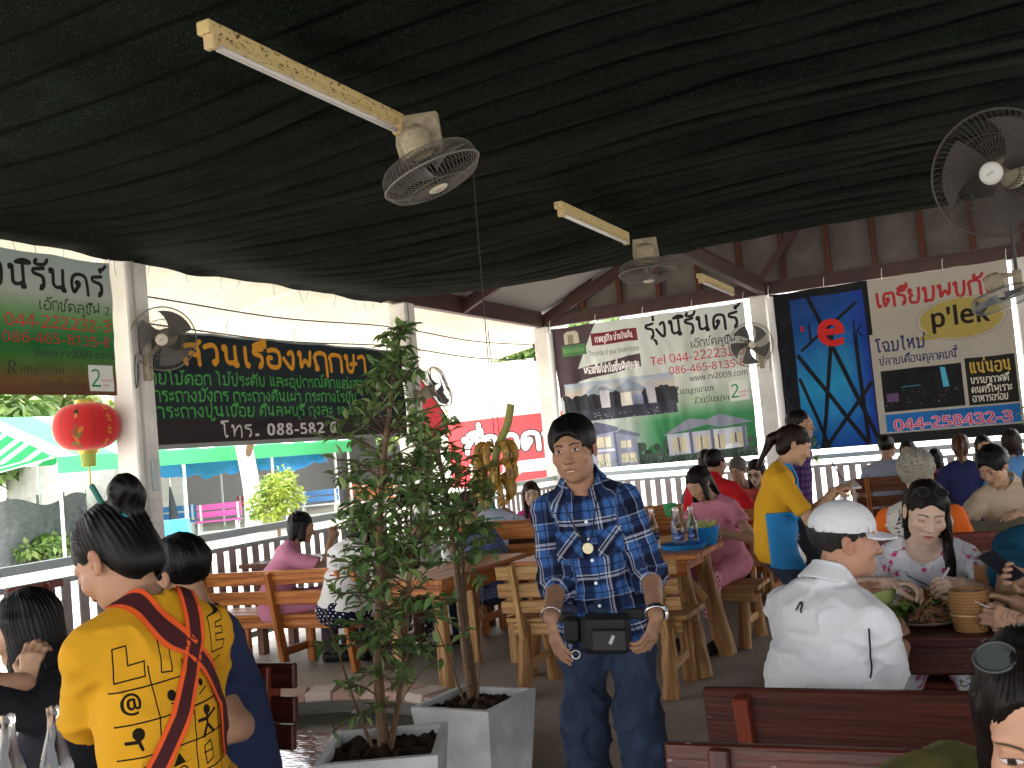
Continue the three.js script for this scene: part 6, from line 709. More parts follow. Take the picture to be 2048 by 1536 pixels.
// ---------- fans, strip lights, lantern, bananas ----------
const cageM = M([.17, .16, .14], .5), creamP = M([.66, .61, .5], .45), dustP = new THREE.MeshPhysicalMaterial({ map: mottled([.50, .46, .38], [.68, .64, .54], [3, 3]), roughness: .6 }), bladeM = M([.09, .085, .08], .5);
function fan(label, c, axis, { r = .23, n = 3, blade = bladeM, cage = cageM, mount, hub = creamP, wires = 64, kind = 'orbit' } = {}) {
  const t = thing('fan', label, 'fan', c), q = new THREE.Quaternion().setFromUnitVectors(V(0, 0, 1), V(...axis).normalize()), add = (nm, g, m, p = t) => part(nm, g.applyQuaternion(q), m, p);
  const cg = (front) => { const L = []; for (let i = 0; i < wires; i++) { const a = i / wires * 6.283, sp = front ? .35 : 0, f = (R, z, k) => [R * Math.cos(a + sp * k), R * Math.sin(a + sp * k), z]; L.push(tube(front ? [f(.045, .062, 0), f(r * .55, .06, .4), f(r * .88, .04, .8), f(r, .0, 1)] : [f(.06, -.1, 0), f(r * .6, -.1, 0), f(r * .92, -.07, 0), f(r, .0, 0)], .0013, 3, 8)); } for (const R of front ? [.045, r * .62] : [.06, r * .6]) L.push(new THREE.TorusGeometry(R, .002, 4, 40).translate(0, 0, front ? .061 : -.1)); return merge(L); };
  add('front_guard', cg(true), cage); add('rear_guard', cg(false), cage); add('rim', new THREE.TorusGeometry(r, .005, 6, 56), cage);
  for (let i = 0; i < n; i++) { const g = new THREE.PlaneGeometry(1, 1, 8, 8), p = g.attributes.position; for (let k = 0; k < p.count; k++) { const u = p.getY(k) + .5, v = p.getX(k), R = lerp(.035, r * .88, u), a = v * (n > 3 ? .75 : 1.25) * (.55 + .6 * u) + u * .5; p.setXYZ(k, R * Math.cos(a), R * Math.sin(a), -.03 + v * .05 * (1.2 - .4 * u)); } const b = g.clone(); b.translate(0, 0, -.003); const G = merge([g, b]); G.computeVertexNormals(); G.rotateZ(i / n * 6.283 + .4); add('blade', G, blade); }
  const cap = add('hub_cap', lathe([[0, .074], [.03, .074], [.044, .068], [.047, .058], [0, .058]], 24).rotateX(P / 2), hub); add('badge', bx(.03, .008, .002, 0, 0, .0755, 0, 0, .5), M([.3, .3, .3], .4), cap);
  add('motor', lathe([[0, -.24], [.05, -.235], [.068, -.2], [.07, -.13], [.06, -.102], [0, -.1]], 24).rotateX(P / 2), dustP);
  if (mount) { const m = V(...mount).sub(V(...c)), back_ = V(0, 0, -.2).applyQuaternion(q); part('arm', tube([back_, V().lerpVectors(back_, m, .5).add(V(0, .01, 0)), m], .018, 8, 10), dustP, t); if (kind === 'orbit') { const s = new THREE.Shape(); s.moveTo(-.09, .0); s.lineTo(.09, 0); s.lineTo(.1, -.13); s.lineTo(.085, -.2); s.lineTo(.055, -.2); s.quadraticCurveTo(.05, -.08, 0, -.075); s.quadraticCurveTo(-.05, -.08, -.055, -.2); s.lineTo(-.085, -.2); s.lineTo(-.1, -.13); part('yoke', uvBox(new THREE.ExtrudeGeometry(s, { depth: .05, bevelEnabled: true, bevelSize: .006, bevelThickness: .006, bevelSegments: 2 }).rotateY(.25).translate(m.x, m.y + .04, m.z - .02)), dustP, t); part('yoke_motor', sph(.062, m.x + .01, m.y - .1, m.z + .01, 1, 1.1, 1), M([.05, .045, .04], .5), t); } else { part('wall_bracket', bx(.07, .2, .05, m.x, m.y - .06, m.z), dustP, t); if (c[0] > -1) part('drop_rod', rod([m.x, m.y, m.z], [m.x, 3.3 - c[1], m.z], .014), darkMetal, t); } }
  return t;
}
fan('ceiling fan tilted downwards at the end of the long strip light', [-2.15, 2.75, -4.0], [.31, -.94, -.15], { mount: [-2.26, 3.03, -4.1] });
fan('ceiling fan seen edge on beyond the short strip light', [-2.36, 2.79, -7.87], [.02, -.995, .06], { mount: [-2.42, 3.06, -8.05] });
fan('wall fan with a round white hub on the column by the lantern', [-5.55, 2.56, -5.85], [.52, -.2, .82], { r: .24, mount: [-5.71, 2.42, -5.83], kind: 'wall' });
fan('wall fan turned sideways on the column behind the potted tree', [-5.35, 2.24, -9.72], [.9, .3, -.15], { mount: [-5.72, 2.2, -9.8], kind: 'wall' });
fan('five bladed dark fan on the column between the banners', [-2.74, 2.55, -13.42], [.42, -.1, .9], { r: .29, n: 5, blade: M([.1, .095, .09], .5), mount: [-2.68, 2.4, -13.72], kind: 'wall' });
fan('large dark fan hanging close by with a pale round hub', [.12, 2.41, -4.5], [-.3, -.15, .94], { r: .25, cage: M([.06, .052, .047], .6), blade: M([.045, .04, .037], .6), mount: [.36, 2.75, -4.95], kind: 'wall', hub: M([.5, .5, .48], .4) });
fan('grey fan pointing down in front of the handwritten banner', [.17, 2.3, -9.05], [.25, -.96, -.07], { r: .23, cage: M([.2, .22, .24], .4, { metalness: .4 }), mount: [.3, 2.5, -9.1], kind: 'wall', blade: M([.18, .2, .22], .4) });
{ const spot = rep(tex(512, 64, (u, v, x, y) => { const s = specks(u * 2, v), e = sstep(.3, .55, s * .8 + .7 * blotchF(u * 3, v * 2)); return [.76 * (1 - e * .75), .68 * (1 - e * .8), .48 * (1 - e * .85)]; }), .8, 4), fx = M([1, 1, 1], .5, { map: spot });
  const strip = (label, z0, z1, y, x) => { const L = Math.abs(z1 - z0), t = thing('strip_light', label, 'light fitting', [x, y, (z0 + z1) / 2], 0, 'unlit strip lights'); part('housing', bx(.06, .05, L, 0, .0, 0, 0, 0, 0, .006), fx, t); part('reflector', bx(.035, .012, L - .1, .01, -.032, 0, 0, 0, 0, .003), fx, t); part('tube', cyl(.0135, .0135, L - .12, 14, .012, -.062, 0, P / 2), M([.62, .6, .58], .2, { clearcoat: .5 }), t); for (const s of [-1, 1]) part('lamp_holder', bx(.05, .06, .03, .008, -.045, s * (L / 2 - .03), 0, 0, 0, .006), M([.5, .38, .2], .5), t); };
  strip('long yellowed strip light fixed under the net', -2.75, -4.06, 3.06, -2.33); strip('yellowed strip light between the two ceiling fans', -6.2, -7.58, 3.06, -2.42); strip('farthest yellowed strip light by the back gable', -10.25, -11.7, 3.07, -2.54); }
{ const lt = canvasTex(1024, 256, (c, w, h) => { rect(c, 0, 0, w, h, '#c51a1e'); for (let i = 0; i < 12; i++) rect(c, i / 12 * w, 0, 3, h, '#7d0d12'); for (let k = 0; k < 6; k++) { const x = (k + .5) / 6 * w; if (k % 2) { for (let j = 0; j < 4; j++) { c.strokeStyle = '#c8922c'; c.lineWidth = 5; const y = h * (.22 + j * .17); c.beginPath(); c.moveTo(x - 15, y); c.lineTo(x + 15, y); c.moveTo(x, y - 14); c.lineTo(x, y + 18); c.moveTo(x - 13, y + 12); c.lineTo(x + 14, y + 14); c.moveTo(x - 10, y - 8); c.lineTo(x + 9, y + 20); c.stroke(); } } else { c.fillStyle = '#3a2a1c'; c.beginPath(); c.ellipse(x, h * .3, 14, 12, 0, 0, 7); c.fill(); c.fillStyle = '#b98a4c'; c.beginPath(); c.ellipse(x, h * .36, 9, 10, 0, 0, 7); c.fill(); for (let j = 0; j < 9; j++) { c.fillStyle = ['#6a7a2c', '#c07a24', '#8a4a2c'][j % 3]; c.beginPath(); c.ellipse(x + (hash(j) - .5) * 50, h * (.48 + .3 * hash(j + 4)), 18, 9, hash(j) * 3, 0, 7); c.fill(); } } } for (const y of [.0, .93]) rect(c, 0, h * y, w, h * .07, '#b98426'); });
  lt.wrapS = THREE.RepeatWrapping; const t = thing('lantern', 'round red paper lantern with gold characters by the column', 'lantern', [-6.05, 1.95, -5.53]); const pr = []; for (let i = 0; i <= 56; i++) { const a = -P / 2 + P * i / 56, y = .175 * Math.sin(a), r = .235 * Math.pow(Math.cos(a), .62) + .0; pr.push([Math.max(r, .07) + (i % 2 ? .0022 : 0), y]); }
  part('paper_shade', lathe(pr, 60), new THREE.MeshPhysicalMaterial({ map: lt, roughness: .9, transmission: .35, thickness: 0, side: THREE.DoubleSide }), t); const gold = M([.5, .36, .08], .35, { metalness: .6 }); part('top_cap', cyl(.075, .07, .03, 24, 0, .185, 0), gold, t); part('bottom_cap', cyl(.07, .075, .03, 24, 0, -.185, 0), gold, t); part('fringe', cyl(.05, .055, .1, 20, 0, -.245, 0), M([.4, .5, .12], .9, { transmission: .3, thickness: 0 }), t); part('tassel', tube([[0, -.28, 0], [.004, -.36, 0], [-.004, -.46, 0]], .006, 6, 8), M([.6, .45, .1], .8), t); part('hanger_wire', rod([0, .2, 0], [0, 1.1, 0], .002), wireM, t); }
{ const t = thing('banana_bunch', 'bunch of ripening bananas hanging on a wire by its stalk', 'bananas', [-2.3, 0, -4.67]); const bm = new THREE.MeshPhysicalMaterial({ map: mottled([.36, .24, .07], [.76, .60, .20], [6, 6], 1.5), roughness: .55 }), sm = M([.24, .24, .07], .7, { bumpMap: fineBump, bumpScale: .003 });
  const st = [[.12, 1.72, 0], [.09, 1.62, 0], [.03, 1.52, .0], [.0, 1.42, .01], [-.02, 1.33, .02], [-.05, 1.22, .02]]; part('stalk', uvBox(tube(st, .021, 10, 30)), sm, t);
  for (const [k, y] of [[0, 1.5], [1, 1.42], [2, 1.34]]) for (let i = 0; i < 8; i++) { const a = i / 8 * 6.28 + k * .5 + rr(-.2, .2), R = .028, L = rr(.085, .115), d = V(Math.cos(a), 0, Math.sin(a)), o = V(.015 - k * .015, y + rr(-.02, .02), .005), pts = [o.clone().addScaledVector(d, R), o.clone().addScaledVector(d, R + .05).add(V(0, .012, 0)), o.clone().addScaledVector(d, R + .075).add(V(0, -L * .35, 0)), o.clone().addScaledVector(d, R + .068).add(V(0, -L * .8, 0)), o.clone().addScaledVector(d, R + .045).add(V(0, -L * 1.1, 0))]; const g = tube(pts, .0165, 7, 14), p = g.attributes.position; const cv = new THREE.CatmullRomCurve3(pts); for (let j = 0; j <= 14; j++) { const c = cv.getPointAt(j / 14), w = j < 3 ? .45 + j * .18 : j > 11 ? 1 - (j - 11) * .26 : 1; for (let q = 0; q <= 7; q++) { const ii = j * 8 + q; p.setXYZ(ii, c.x + (p.getX(ii) - c.x) * w, c.y + (p.getY(ii) - c.y) * w, c.z + (p.getZ(ii) - c.z) * w); } } g.computeVertexNormals(); part('banana', uvBox(g, rr(0, 4)), bm, t); }
  part('wire', merge([rod([.06, 3.05, .06], [.01, 1.52, 0], .0022), rod([.06, 2.1, .06], [.04, 1.5, .0], .0022)]), wireM, t); }

// ---------- pond ----------
{ const cx = -3.3, cz = -3.95, t = thing('pond', 'round brick edged pond with rippled dark water', 'pond', [cx, 0, cz]);
  const con = new THREE.MeshPhysicalMaterial({ map: mottled([.32, .31, .29], [.46, .45, .43], [1, 1]), roughness: .8, bumpMap: fineBump, bumpScale: .004 }), brickMs = [[.42, .25, .2], [.48, .33, .27], [.36, .22, .18], [.5, .4, .34]].map((c) => M(c, .85, { bumpMap: fineBump, bumpScale: .003 }));
  part('basin_wall', lathe([[1.02, .0], [1.1, .0], [1.1, .175], [.93, .175], [.9, .02], [.0, .015]], 64), con, t);
  const bg = [cb(.175, .05, .2, .01), cb(.17, .055, .205, .012)]; for (let i = 0; i < 36; i++) { const a = i / 36 * 2 * P, o = part('brick', bg[i % 2], brickMs[(i * 7) % 4], t); o.position.set(1.015 * Math.cos(a), .198 + rr(-.004, .004), 1.015 * Math.sin(a)); o.rotation.y = P / 2 - a + rr(-.03, .03); }
  const wb = tex(256, 256, (u, v) => clamp(.5 + .5 * (coarseF(u * 3, v * 9) + .5 * blotchF(u, v * 2)), 0, 1), false, [1.4, 1.4]); const wg = new THREE.CircleGeometry(.93, 48).rotateX(-P / 2).translate(0, .11, 0); uvBox(wg);
  part('water', wg, new THREE.MeshPhysicalMaterial({ color: RGB(.03, .035, .025), roughness: .1, bumpMap: wb, bumpScale: .0016, specularIntensity: 1, ior: 1.5 }), t); }
// ---------- potted trees ----------
const leafG = (() => { const L = 1, w = .42, P_ = [[0, 0, 0], [-.55, .25, .06], [0, .25, -.02], [.55, .25, .06], [-1, .5, .1], [0, .5, 0], [1, .5, .1], [-.6, .78, .04], [0, .78, -.04], [.6, .78, .04], [0, 1, -.14]].map(([x, y, z]) => [x * w * .5, y * L, z]); const I = [[0, 2, 1], [0, 3, 2], [1, 2, 5], [1, 5, 4], [2, 3, 6], [2, 6, 5], [4, 5, 8], [4, 8, 7], [5, 6, 9], [5, 9, 8], [7, 8, 10], [8, 9, 10]]; const g = new THREE.BufferGeometry(); g.setAttribute('position', new THREE.Float32BufferAttribute(P_.flat(), 3)); g.setAttribute('uv', new THREE.Float32BufferAttribute(P_.flatMap((p) => [p[0], p[1]]), 2)); g.setIndex(I.flat()); g.computeVertexNormals(); return g; })();
const leafMs = [[.11, .2, .06], [.15, .25, .075], [.08, .155, .05], [.2, .28, .1]].map((c) => M(c, .38, { side: THREE.DoubleSide, transmission: .22, thickness: 0, specularIntensity: .6 }));
const barkM = new THREE.MeshPhysicalMaterial({ map: mottled([.30, .22, .15], [.52, .42, .32], [9, 3]), roughness: .9, bumpMap: fineBump, bumpScale: .004 });
function pottedTree(pot, potRot, side, label, potLabel, trunks, top, width, nTwig, leafL, fat = 1) {
  const pt = thing('planter', potLabel, 'planter', [pot[0], 0, pot[1]], potRot), rt = side * .707, h = .5, potM = new THREE.MeshPhysicalMaterial({ map: mottled([.66, .67, .67], [.79, .80, .81], [1.5, 1.5], 1.1), roughness: .65 });
  const fl = (g) => { g = g.toNonIndexed(); g.computeVertexNormals(); return uvBox(g); }; part('pot_wall', fl(lathe([[0, 0], [rt * .72, 0], [rt, h - .012], [rt, h], [rt - .035, h], [rt - .045, h - .05], [0, h - .05]], 4).rotateY(P / 4)), potM, pt);
  const so = new THREE.PlaneGeometry(side * .88, side * .88, 24, 24).rotateX(-P / 2), sp = so.attributes.position; for (let i = 0; i < sp.count; i++) sp.setY(i, h - .035 + .02 * n2(sp.getX(i) * 14, sp.getZ(i) * 14) + .012 * n2(sp.getX(i) * 45, sp.getZ(i) * 45) + .02 * Math.exp(-60 * (sp.getX(i) ** 2 + sp.getZ(i) ** 2))); so.computeVertexNormals(); part('soil', uvBox(so), M([.055, .032, .02], .95, { bumpMap: fineBump, bumpScale: .01 }), pt);
  const t = thing('potted_tree', label, 'tree', [0, 0, 0]); const wood = [], tw = [], leaves = [];
  for (const [pts, r] of trunks) { const cv = new THREE.CatmullRomCurve3(pts.map((p) => V(...p))), g = new THREE.TubeGeometry(cv, 40, r, 9), p = g.attributes.position; for (let j = 0; j <= 40; j++) { const c = cv.getPointAt(j / 40), k = (1.15 - .85 * j / 40) * (1 + .12 * n2(j * .4, r * 99)); for (let q = 0; q <= 9; q++) { const i = j * 10 + q; p.setXYZ(i, c.x + (p.getX(i) - c.x) * k, c.y + (p.getY(i) - c.y) * k, c.z + (p.getZ(i) - c.z) * k); } } g.computeVertexNormals(); wood.push(uvBox(g)); }
  for (const [i, g] of wood.entries()) part(i ? 'limb' : 'trunk', g, barkM, t);
  const main = new THREE.CatmullRomCurve3(trunks[0][0].map((p) => V(...p)));
  for (let i = 0; i < nTwig; i++) {
    const f = Math.pow(rnd(), .8), u = lerp(top[0], 1, f), o = (rnd() < .35 && trunks[1] ? new THREE.CatmullRomCurve3(trunks[1][0].map((p) => V(...p))) : main).getPointAt(u), a = rr(0, 6.28), prof = width(f), L = prof * rr(.55, 1.15), d = V(Math.cos(a), rr(-.15, .9), Math.sin(a)).normalize(), e = o.clone().addScaledVector(d, L).add(V(0, -L * L * .35, 0)), m = o.clone().addScaledVector(d, L * .5).add(V(0, L * .07, 0)); tw.push(tube([o, m, e], .0028, 4, 5));
    const cv = new THREE.CatmullRomCurve3([o, m, e]), n = Math.round(rr(7, 12) * fat); for (let k = 0; k < n; k++) { const s = .3 + .7 * (k + 1) / n, p = cv.getPoint(s), tg = cv.getTangent(s), sd = V(rr(-1, 1), rr(-.5, .6), rr(-1, 1)).normalize(), ld = tg.multiplyScalar(.7).add(sd.multiplyScalar(.9)).add(V(0, -.15, 0)).normalize(), up = V(rr(-.5, .5), 1, rr(-.5, .5)), x = V().crossVectors(ld, up).normalize(), z = V().crossVectors(x, ld), Ls = leafL * rr(.45, 1.35), mm = new THREE.Matrix4().makeBasis(x.multiplyScalar(Ls), ld.multiplyScalar(Ls), z.multiplyScalar(Ls)).setPosition(p); leaves.push([p.distanceTo(camera.position), mm, (rnd() * 4) | 0]); }
  }
  part('twigs', merge(tw), barkM, t, 'stuff'); leaves.sort((a, b) => a[0] - b[0]);
  leaves.slice(0, 295).forEach(([, m, k]) => { const o = part('leaf', leafG, leafMs[k], t); m.decompose(o.position, o.quaternion, o.scale); });
  for (let k = 0; k < 4; k++) { const l = leaves.slice(295).filter((q) => q[2] === k).map(([, m]) => leafG.clone().applyMatrix4(m)); if (l.length) part('foliage', mergeGeometries(l), leafMs[k], t, 'stuff'); }
}
pottedTree([-2.08, -3.13], .42, .42, 'tall slender leafy tree growing from the planter beside the red bench', 'square white tapered planter beside the pond', [[[[-2.08, .45, -3.13], [-2.09, .7, -3.14], [-2.06, 1.0, -3.15], [-2.03, 1.35, -3.16], [-1.98, 1.7, -3.2], [-1.93, 1.96, -3.22]], .02], [[[-2.06, .45, -3.12], [-2.02, .75, -3.2], [-1.98, 1.1, -3.24], [-1.93, 1.5, -3.24]], .011], [[[-2.1, .46, -3.1], [-2.13, .62, -3.06], [-2.17, .85, -3.02], [-2.2, 1.0, -3.0]], .006]], [.12], (f) => f < .25 ? .25 : f < .75 ? .225 : lerp(.19, .05, (f - .75) / .25), 215, .055);
pottedTree([-2.04, -3.75], -.1, .37, 'thinner bushy tree in the planter behind the slender one', 'square white planter standing nearest the plaid man', [[[[-2.06, .45, -3.78], [-2.1, .8, -3.82], [-2.13, 1.2, -3.85], [-2.16, 1.45, -3.86], [-2.18, 1.62, -3.86]], .022], [[[-2.04, .45, -3.78], [-2.09, .8, -3.84], [-2.1, 1.1, -3.88], [-2.06, 1.42, -3.9]], .011], [[[-2.03, .46, -3.75], [-1.99, .72, -3.76], [-1.95, 1.0, -3.76]], .004], [[[-2.08, .46, -3.75], [-2.16, .65, -3.78], [-2.24, .85, -3.8]], .005]], [.5], (f) => f < .8 ? .19 : .12, 105, .056);
// ---------- outside ----------
function leafTree(name, label, c, R, n, size, cols, trunk, group = 'trees beyond the fence') {
  const t = thing(name, label, 'tree', [c[0], 0, c[2]], 0, group), blobs = []; for (let i = 0; i < 16; i++) { const d = V(rr(-1, 1), rr(-.7, 1), rr(-1, 1)).normalize().multiplyScalar(rr(.35, .8)); blobs.push([V(d.x * R[0], c[1] + d.y * R[1], d.z * R[2]), rr(.28, .45)]); }
  const L = cols.map(() => []); for (let i = 0; i < n; i++) { const [b, k] = blobs[i % 16], d = V(rr(-1, 1), rr(-1, 1), rr(-1, 1)).normalize(), r = k * Math.pow(rnd(), .4), p = V(b.x + d.x * r * R[0], b.y + d.y * r * R[1], b.z + d.z * r * R[2]), ld = d.clone().add(V(rr(-.7, .7), rr(-.9, .3), rr(-.7, .7))).normalize(), x = V().crossVectors(ld, V(rr(-.6, .6), 1, rr(-.6, .6))).normalize(), z = V().crossVectors(x, ld), s = size * rr(.6, 1.3); L[i % cols.length].push([new THREE.Matrix4().makeBasis(x.multiplyScalar(s * 1.3), ld.multiplyScalar(s), z.multiplyScalar(s)).setPosition(p)]); }
  const small = new THREE.BufferGeometry(); small.setAttribute('position', new THREE.Float32BufferAttribute([0, 0, 0, -.21, .5, .05, 0, 1, -.1, .21, .5, .05], 3)); small.setAttribute('uv', new THREE.Float32BufferAttribute([0, 0, 0, 1, 1, 1, 1, 0], 2)); small.setIndex([0, 2, 1, 0, 3, 2]); small.computeVertexNormals();
  cols.forEach((cl, i) => part('crown', mergeGeometries(L[i].map(([m]) => small.clone().applyMatrix4(m))), M(cl, .55, { side: THREE.DoubleSide, transmission: .4, thickness: 0 }), t, 'stuff'));
  const w = [rod([0, -.16, 0], [0, c[1], 0], trunk, trunk * .6, 8)]; for (const [b] of blobs.slice(0, 7)) w.push(rod([0, c[1] * .55, 0], [b.x * .9, b.y, b.z * .9], trunk * .4, trunk * .15, 6)); part('trunk', uvBox(merge(w)), barkM, t); return t;
}
const gA = [[.16, .27, .07], [.24, .35, .1], [.11, .2, .05]], gB = [[.26, .35, .09], [.16, .25, .07], [.34, .4, .13]];
leafTree('broadleaf_tree', 'bright broadleaf tree beyond the black net fence', [-27.6, 3.6, -19.9], [3.2, 2.6, 3], 3600, .55, gA, .16); leafTree('broadleaf_tree', 'taller tree behind the pale boundary wall', [-31, 5, -26], [3.4, 3, 3.2], 3200, .55, gB, .18); leafTree('broadleaf_tree', 'wide tree over the near end of the boundary wall', [-27, 4, -15.5], [3.2, 2.6, 3], 3000, .5, gA, .16);
leafTree('broadleaf_tree', 'pale leafy tree beside the white roadside post', [-15, 3.1, -26], [2, 1.9, 2], 3200, .4, gB, .12); leafTree('broadleaf_tree', 'darker tree top behind the red parking sign', [-17.5, 4.4, -30], [2.6, 2, 2.4], 2600, .4, gA, .14); leafTree('broadleaf_tree', 'tree seen over the corner of the pavilion', [-13.5, 4.2, -33], [3, 2.2, 2.6], 2600, .42, gA, .14);
leafTree('shrub', 'bright yellow green shrub by the whitewashed trunk', [-16.1, .75, -20.4], [.75, .8, .75], 2600, .13, [[.3, .38, .05], [.22, .32, .06]], .05, 'shrubs');
leafTree('shrub', 'green weeds along the foot of the black net', [-21, .15, -17.4], [1.6, .35, 1.6], 900, .2, gB, .03, 'shrubs'); leafTree('shrub', 'small potted shrub beside the column between the banners', [-2.25, 1.25, -13.45], [.22, .3, .22], 500, .07, gA, .012, 'shrubs'); leafTree('shrub', 'small shrub by the last banner column', [.55, 1.35, -13.3], [.25, .3, .25], 500, .07, gA, .012, 'shrubs');
{ // whitewashed trunk
  const t = thing('tree_trunk', 'whitewashed tree trunk standing in front of the dark stall', 'tree', [-17.3, 0, -20.9], 0, 'trees beyond the fence'); part('trunk', uvBox(tube([[0, -.16, 0], [.05, 1, 0], [-.1, 2.2, 0], [-.15, 3.2, .1]], .22, 10, 20)), M([.72, .7, .66], .9), t); part('limb', uvBox(tube([[-.1, 1.7, 0], [.4, 2.5, .2], [.7, 3.2, .3]], .09, 8, 10)), barkM, t); }
{ // tent
  const t = thing('canopy_tent', 'green and white striped canopy tent outside the fence', 'tent'), gm = canvasTex(256, 256, (c, w, h) => { for (let i = 0; i < 8; i++) rect(c, i * 32, 0, 32, h, i % 3 ? '#1f9a52' : '#cfe6dc'); }), cm = M([1, 1, 1], .8, { map: rep(gm, .25, .25), side: THREE.DoubleSide, transmission: .3, thickness: 0 });
  const pl = (a, b, c, d) => { const g = new THREE.BufferGeometry(); g.setAttribute('position', new THREE.Float32BufferAttribute([...a, ...b, ...c, ...d], 3)); g.setAttribute('uv', new THREE.Float32BufferAttribute([0, 0, 10, 0, 10, 2, 0, 2], 2)); g.setIndex([0, 1, 2, 0, 2, 3]); g.computeVertexNormals(); return g; };
  part('roof_cloth', pl([-18, 2.22, -15.6], [-18, 2.2, -26.6], [-20.6, 3.3, -26.6], [-20.6, 3.3, -15.6]), cm, t); part('roof_cloth', pl([-23.2, 2.2, -15.6], [-23.2, 2.2, -26.6], [-20.6, 3.3, -26.6], [-20.6, 3.3, -15.6]), cm, t); part('valance', pl([-17.98, 1.86, -15.6], [-17.98, 1.86, -26.6], [-17.98, 2.22, -26.6], [-17.98, 2.22, -15.6]), M([.06, .42, .16], .8, { side: THREE.DoubleSide, transmission: .3, thickness: 0 }), t); part('gable_cloth', pl([-18, 2.2, -15.58], [-20.6, 3.3, -15.58], [-23.2, 2.2, -15.58], [-20.6, 1.9, -15.58]), cm, t);
  for (const z of [-15.7, -19.4, -22.8, -26.5]) for (const x of [-18.05, -23.1]) part('pole', rod([x, -.16, z], [x, 2.2, z], .035), M([.75, .75, .75], .4), t); }
{ // shed with dark back, blue tarpaulin
  const t = thing('stall_shed', 'open stall shed with a grey back wall and a blue tarpaulin', 'shed'), dk = M([.3, .3, .3], .85); part('back_wall', bx(.1, 3, 16, -27, 1.34, -31), dk, t); part('side_wall', bx(6, 3, .1, -24, 1.34, -39), dk, t); part('shed_roof', bx(7, .08, 17, -24, 2.9, -31, 0, 0, .06), dk, t);
  const g = new THREE.PlaneGeometry(6.2, 2.2, 40, 12), p = g.attributes.position; for (let i = 0; i < p.count; i++) { const x = p.getX(i), y = p.getY(i); p.setZ(i, .12 * n2(x * 1.5, y * 2)); p.setY(i, y - .25 * Math.pow(Math.abs(Math.sin(x * 1.1)), 2) * (y < 0 ? 1 : .2)); } g.rotateX(-.9).rotateY(P / 2 - .15).translate(-19.4, 2.3, -22.6); g.computeVertexNormals(); part('blue_tarpaulin', g, M([.05, .26, .62], .6, { side: THREE.DoubleSide, transmission: .35, thickness: 0 }), t);
  for (const [x, z] of [[-19.2, -20.6], [-19.4, -25.2], [-21, -30], [-21, -35]]) part('post', rod([x, -.16, z], [x, 2.8, z], .05), M([.75, .74, .72], .5), t); }
{ const w = thing('white_building', 'plain white rendered building beside the stalls', 'building'); part('wall', uvBox(tr(new THREE.BoxGeometry(3, 3.2, 4.2), -25.5, 1.44, -23.6)), whitePaint, w); part('parapet', bx(3.2, .2, 4.4, -25.5, 3.1, -23.6), whitePaint, w);
  const b = thing('barrel', 'bright blue plastic barrel outside the fence', 'barrel', [-14.6, -.16, -15.35]); part('barrel_wall', lathe([[0, 0], [.25, 0], [.27, .05], [.28, .28], [.295, .3], [.28, .32], [.28, .58], [.295, .6], [.28, .62], [.27, .86], [.28, .88], [.25, .88], [.24, .8], [0, .8]], 28), M([.05, .28, .6], .4), b);
  const u = thing('umbrella', 'folded black parasol leaning by the white building', 'parasol', [-19.0, -.16, -20.0]); part('folded_canopy', uvBox(tr(lathe([[.02, .25], [.16, .35], [.09, 1.0], [.02, 1.5]], 10), 0, 0, 0, .08)), M([.04, .045, .05], .8), u); part('pole', rod([0, 0, -.02], [0, 1.75, .12], .015), chrome, u); }
{ // black net fence and pale wall
  const t = thing('net_fence', 'black shade net fence on posts at the edge of the yard', 'fence'); const A = [-17, -11], B = [-25.2, -23.6], nx = 60, g = new THREE.PlaneGeometry(1, 1, nx, 10), p = g.attributes.position; for (let i = 0; i < p.count; i++) { const u = p.getX(i) + .5, v = p.getY(i) + .5, w = .1 * n2(u * 14, v * 2); p.setXYZ(i, lerp(A[0], B[0], u) + w, -.16 + v * (1.45 + .12 * Math.sin(u * 18)), lerp(A[1], B[1], u) + w); } g.computeVertexNormals(); part('net_sheet', g, new THREE.MeshPhysicalMaterial({ map: mottled([.24, .24, .26], [.42, .42, .44], [6, 2]), roughness: .9, side: THREE.DoubleSide, transmission: .25, thickness: 0 }), t);
  for (let i = 0; i <= 7; i++) { const u = i / 7; part('post', rod([lerp(A[0], B[0], u), -.16, lerp(A[1], B[1], u) + .05], [lerp(A[0], B[0], u), 1.45, lerp(A[1], B[1], u) + .05], .035), M([.15, .15, .15], .7), t); }
  const w = thing('boundary_wall', 'pale concrete boundary wall behind the black net', 'wall'); for (let i = 0; i < 7; i++) { const u = i / 7; part('wall_panel', bx(3.45, 2.0, .12, lerp(-20, -36, u + .07), .84, lerp(-6, -28, u + .07), 0, -.94 + P, 0, .01), whitePaint, w); part('wall_post', bx(.2, 2.2, .2, lerp(-20, -36, u), .94, lerp(-6, -28, u)), whitePaint, w); } }
function yardBench(label, x, z, turn, col, seatCol) { const t = thing('yard_bench', label, 'bench', [x, -.16, z], turn, 'painted yard benches'), wm = M([.78, .78, .76], .5), cm = M(col, .5); part('back_slat', bx(1.2, .16, .03, 0, .82, 0), cm, t); part('back_slat', bx(1.2, .16, .03, 0, .62, 0), cm, t); part('seat_plank', bx(1.2, .04, .4, 0, .44, .22), M(seatCol ?? col, .5), t); for (const s of [-1, 1]) { part('leg', bx(.06, .9, .06, s * .5, .45, 0), wm, t); part('leg', bx(.06, .42, .06, s * .5, .21, .38), wm, t); } part('stretcher', bx(1.0, .05, .04, 0, .15, .2), wm, t); }
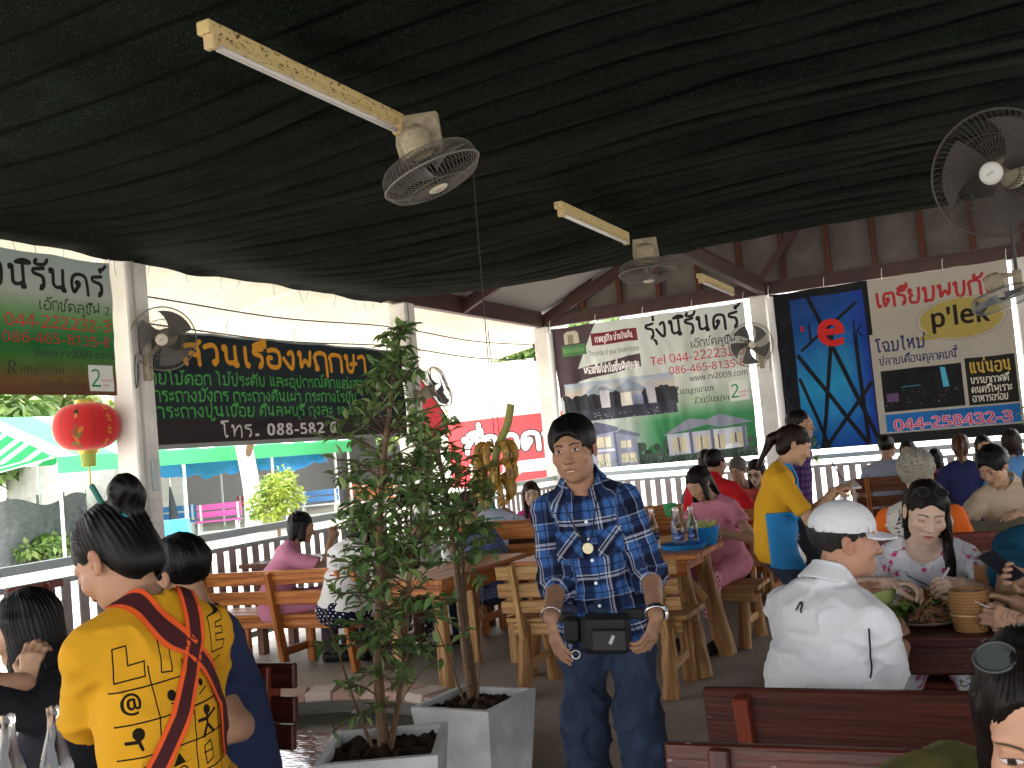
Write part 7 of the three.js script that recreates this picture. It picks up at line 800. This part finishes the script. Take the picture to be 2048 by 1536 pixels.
yardBench('pink painted bench with white legs in the yard', -19.5, -22.2, .55, [.7, .12, .4]); yardBench('blue painted bench behind the pink one', -21.5, -22.6, .6, [.05, .2, .5]); yardBench('red painted bench next to the blue one', -21.9, -20.9, .6, [.5, .05, .05]); yardBench('yellow seated bench by the whitewashed trunk', -18.3, -22.9, .5, [.75, .75, .72], [.7, .5, .05]); yardBench('red topped white table bench inside the stall', -23, -28, .5, [.55, .08, .1], [.7, .7, .7]); yardBench('orange wooden bench deep inside the stall', -20.5, -31, .5, [.45, .16, .06]); yardBench('white and blue bench under the tarpaulin', -19.6, -27, .5, [.1, .25, .55], [.75, .75, .75]); yardBench('brown wooden bench by the stall post', -18.4, -28.6, .4, [.4, .14, .05]);
{ const t = thing('roadside_post', 'white concrete post beside the red parking sign', 'post', [-8.45, 0, -15.85]); part('shaft', bx(.24, 3.6, .24, 0, 1.6, 0), whitePaint, t); part('side_pole', rod([.3, -.16, .1], [.3, 2.6, .1], .06), whitePaint, t);
  const h = thing('roadside_house', 'pale roadside building with a red lower sign', 'building'); part('wall', uvBox(tr(new THREE.BoxGeometry(6, 4, 4), -11.5, 1.84, -27)), whitePaint, h); part('awning', bx(6.2, .12, 1.4, -11.5, 2.5, -24.5, .15), M([.6, .6, .6], .6), h); part('red_panel', bx(3.5, .7, .05, -10.8, 1.9, -24.95), M([.5, .05, .06], .5), h);
  for (let i = 0; i < 3; i++) tag(part('power_line', tube([[-40, 5.5 + i * .5, -8], [-32, 5.2 + i * .5, -24], [-22, 5.6 + i * .5, -42]], .02, 5, 30), wireM), ['lowest', 'middle', 'highest'][i] + ' power line strung above the boundary wall', 'power line'); }
{ const t = thing('cone_sign', 'triangular red pennant board beside the second column', 'sign', [-6.3, 2.1, -10.6], .5); const s = new THREE.Shape([[0, .6], [.45, -.2], [0, -.9]].map((p) => new THREE.Vector2(...p))); part('board', uvBox(new THREE.ExtrudeGeometry(s, { depth: .02, bevelEnabled: false })), M([.5, .04, .05], .5), t); part('frame', merge([rod([0, .62, .01], [.46, -.2, .01], .015), rod([.46, -.2, .01], [0, -.92, .01], .015)]), M([.2, .02, .03], .5), t); }

renderer.render(scene, camera);
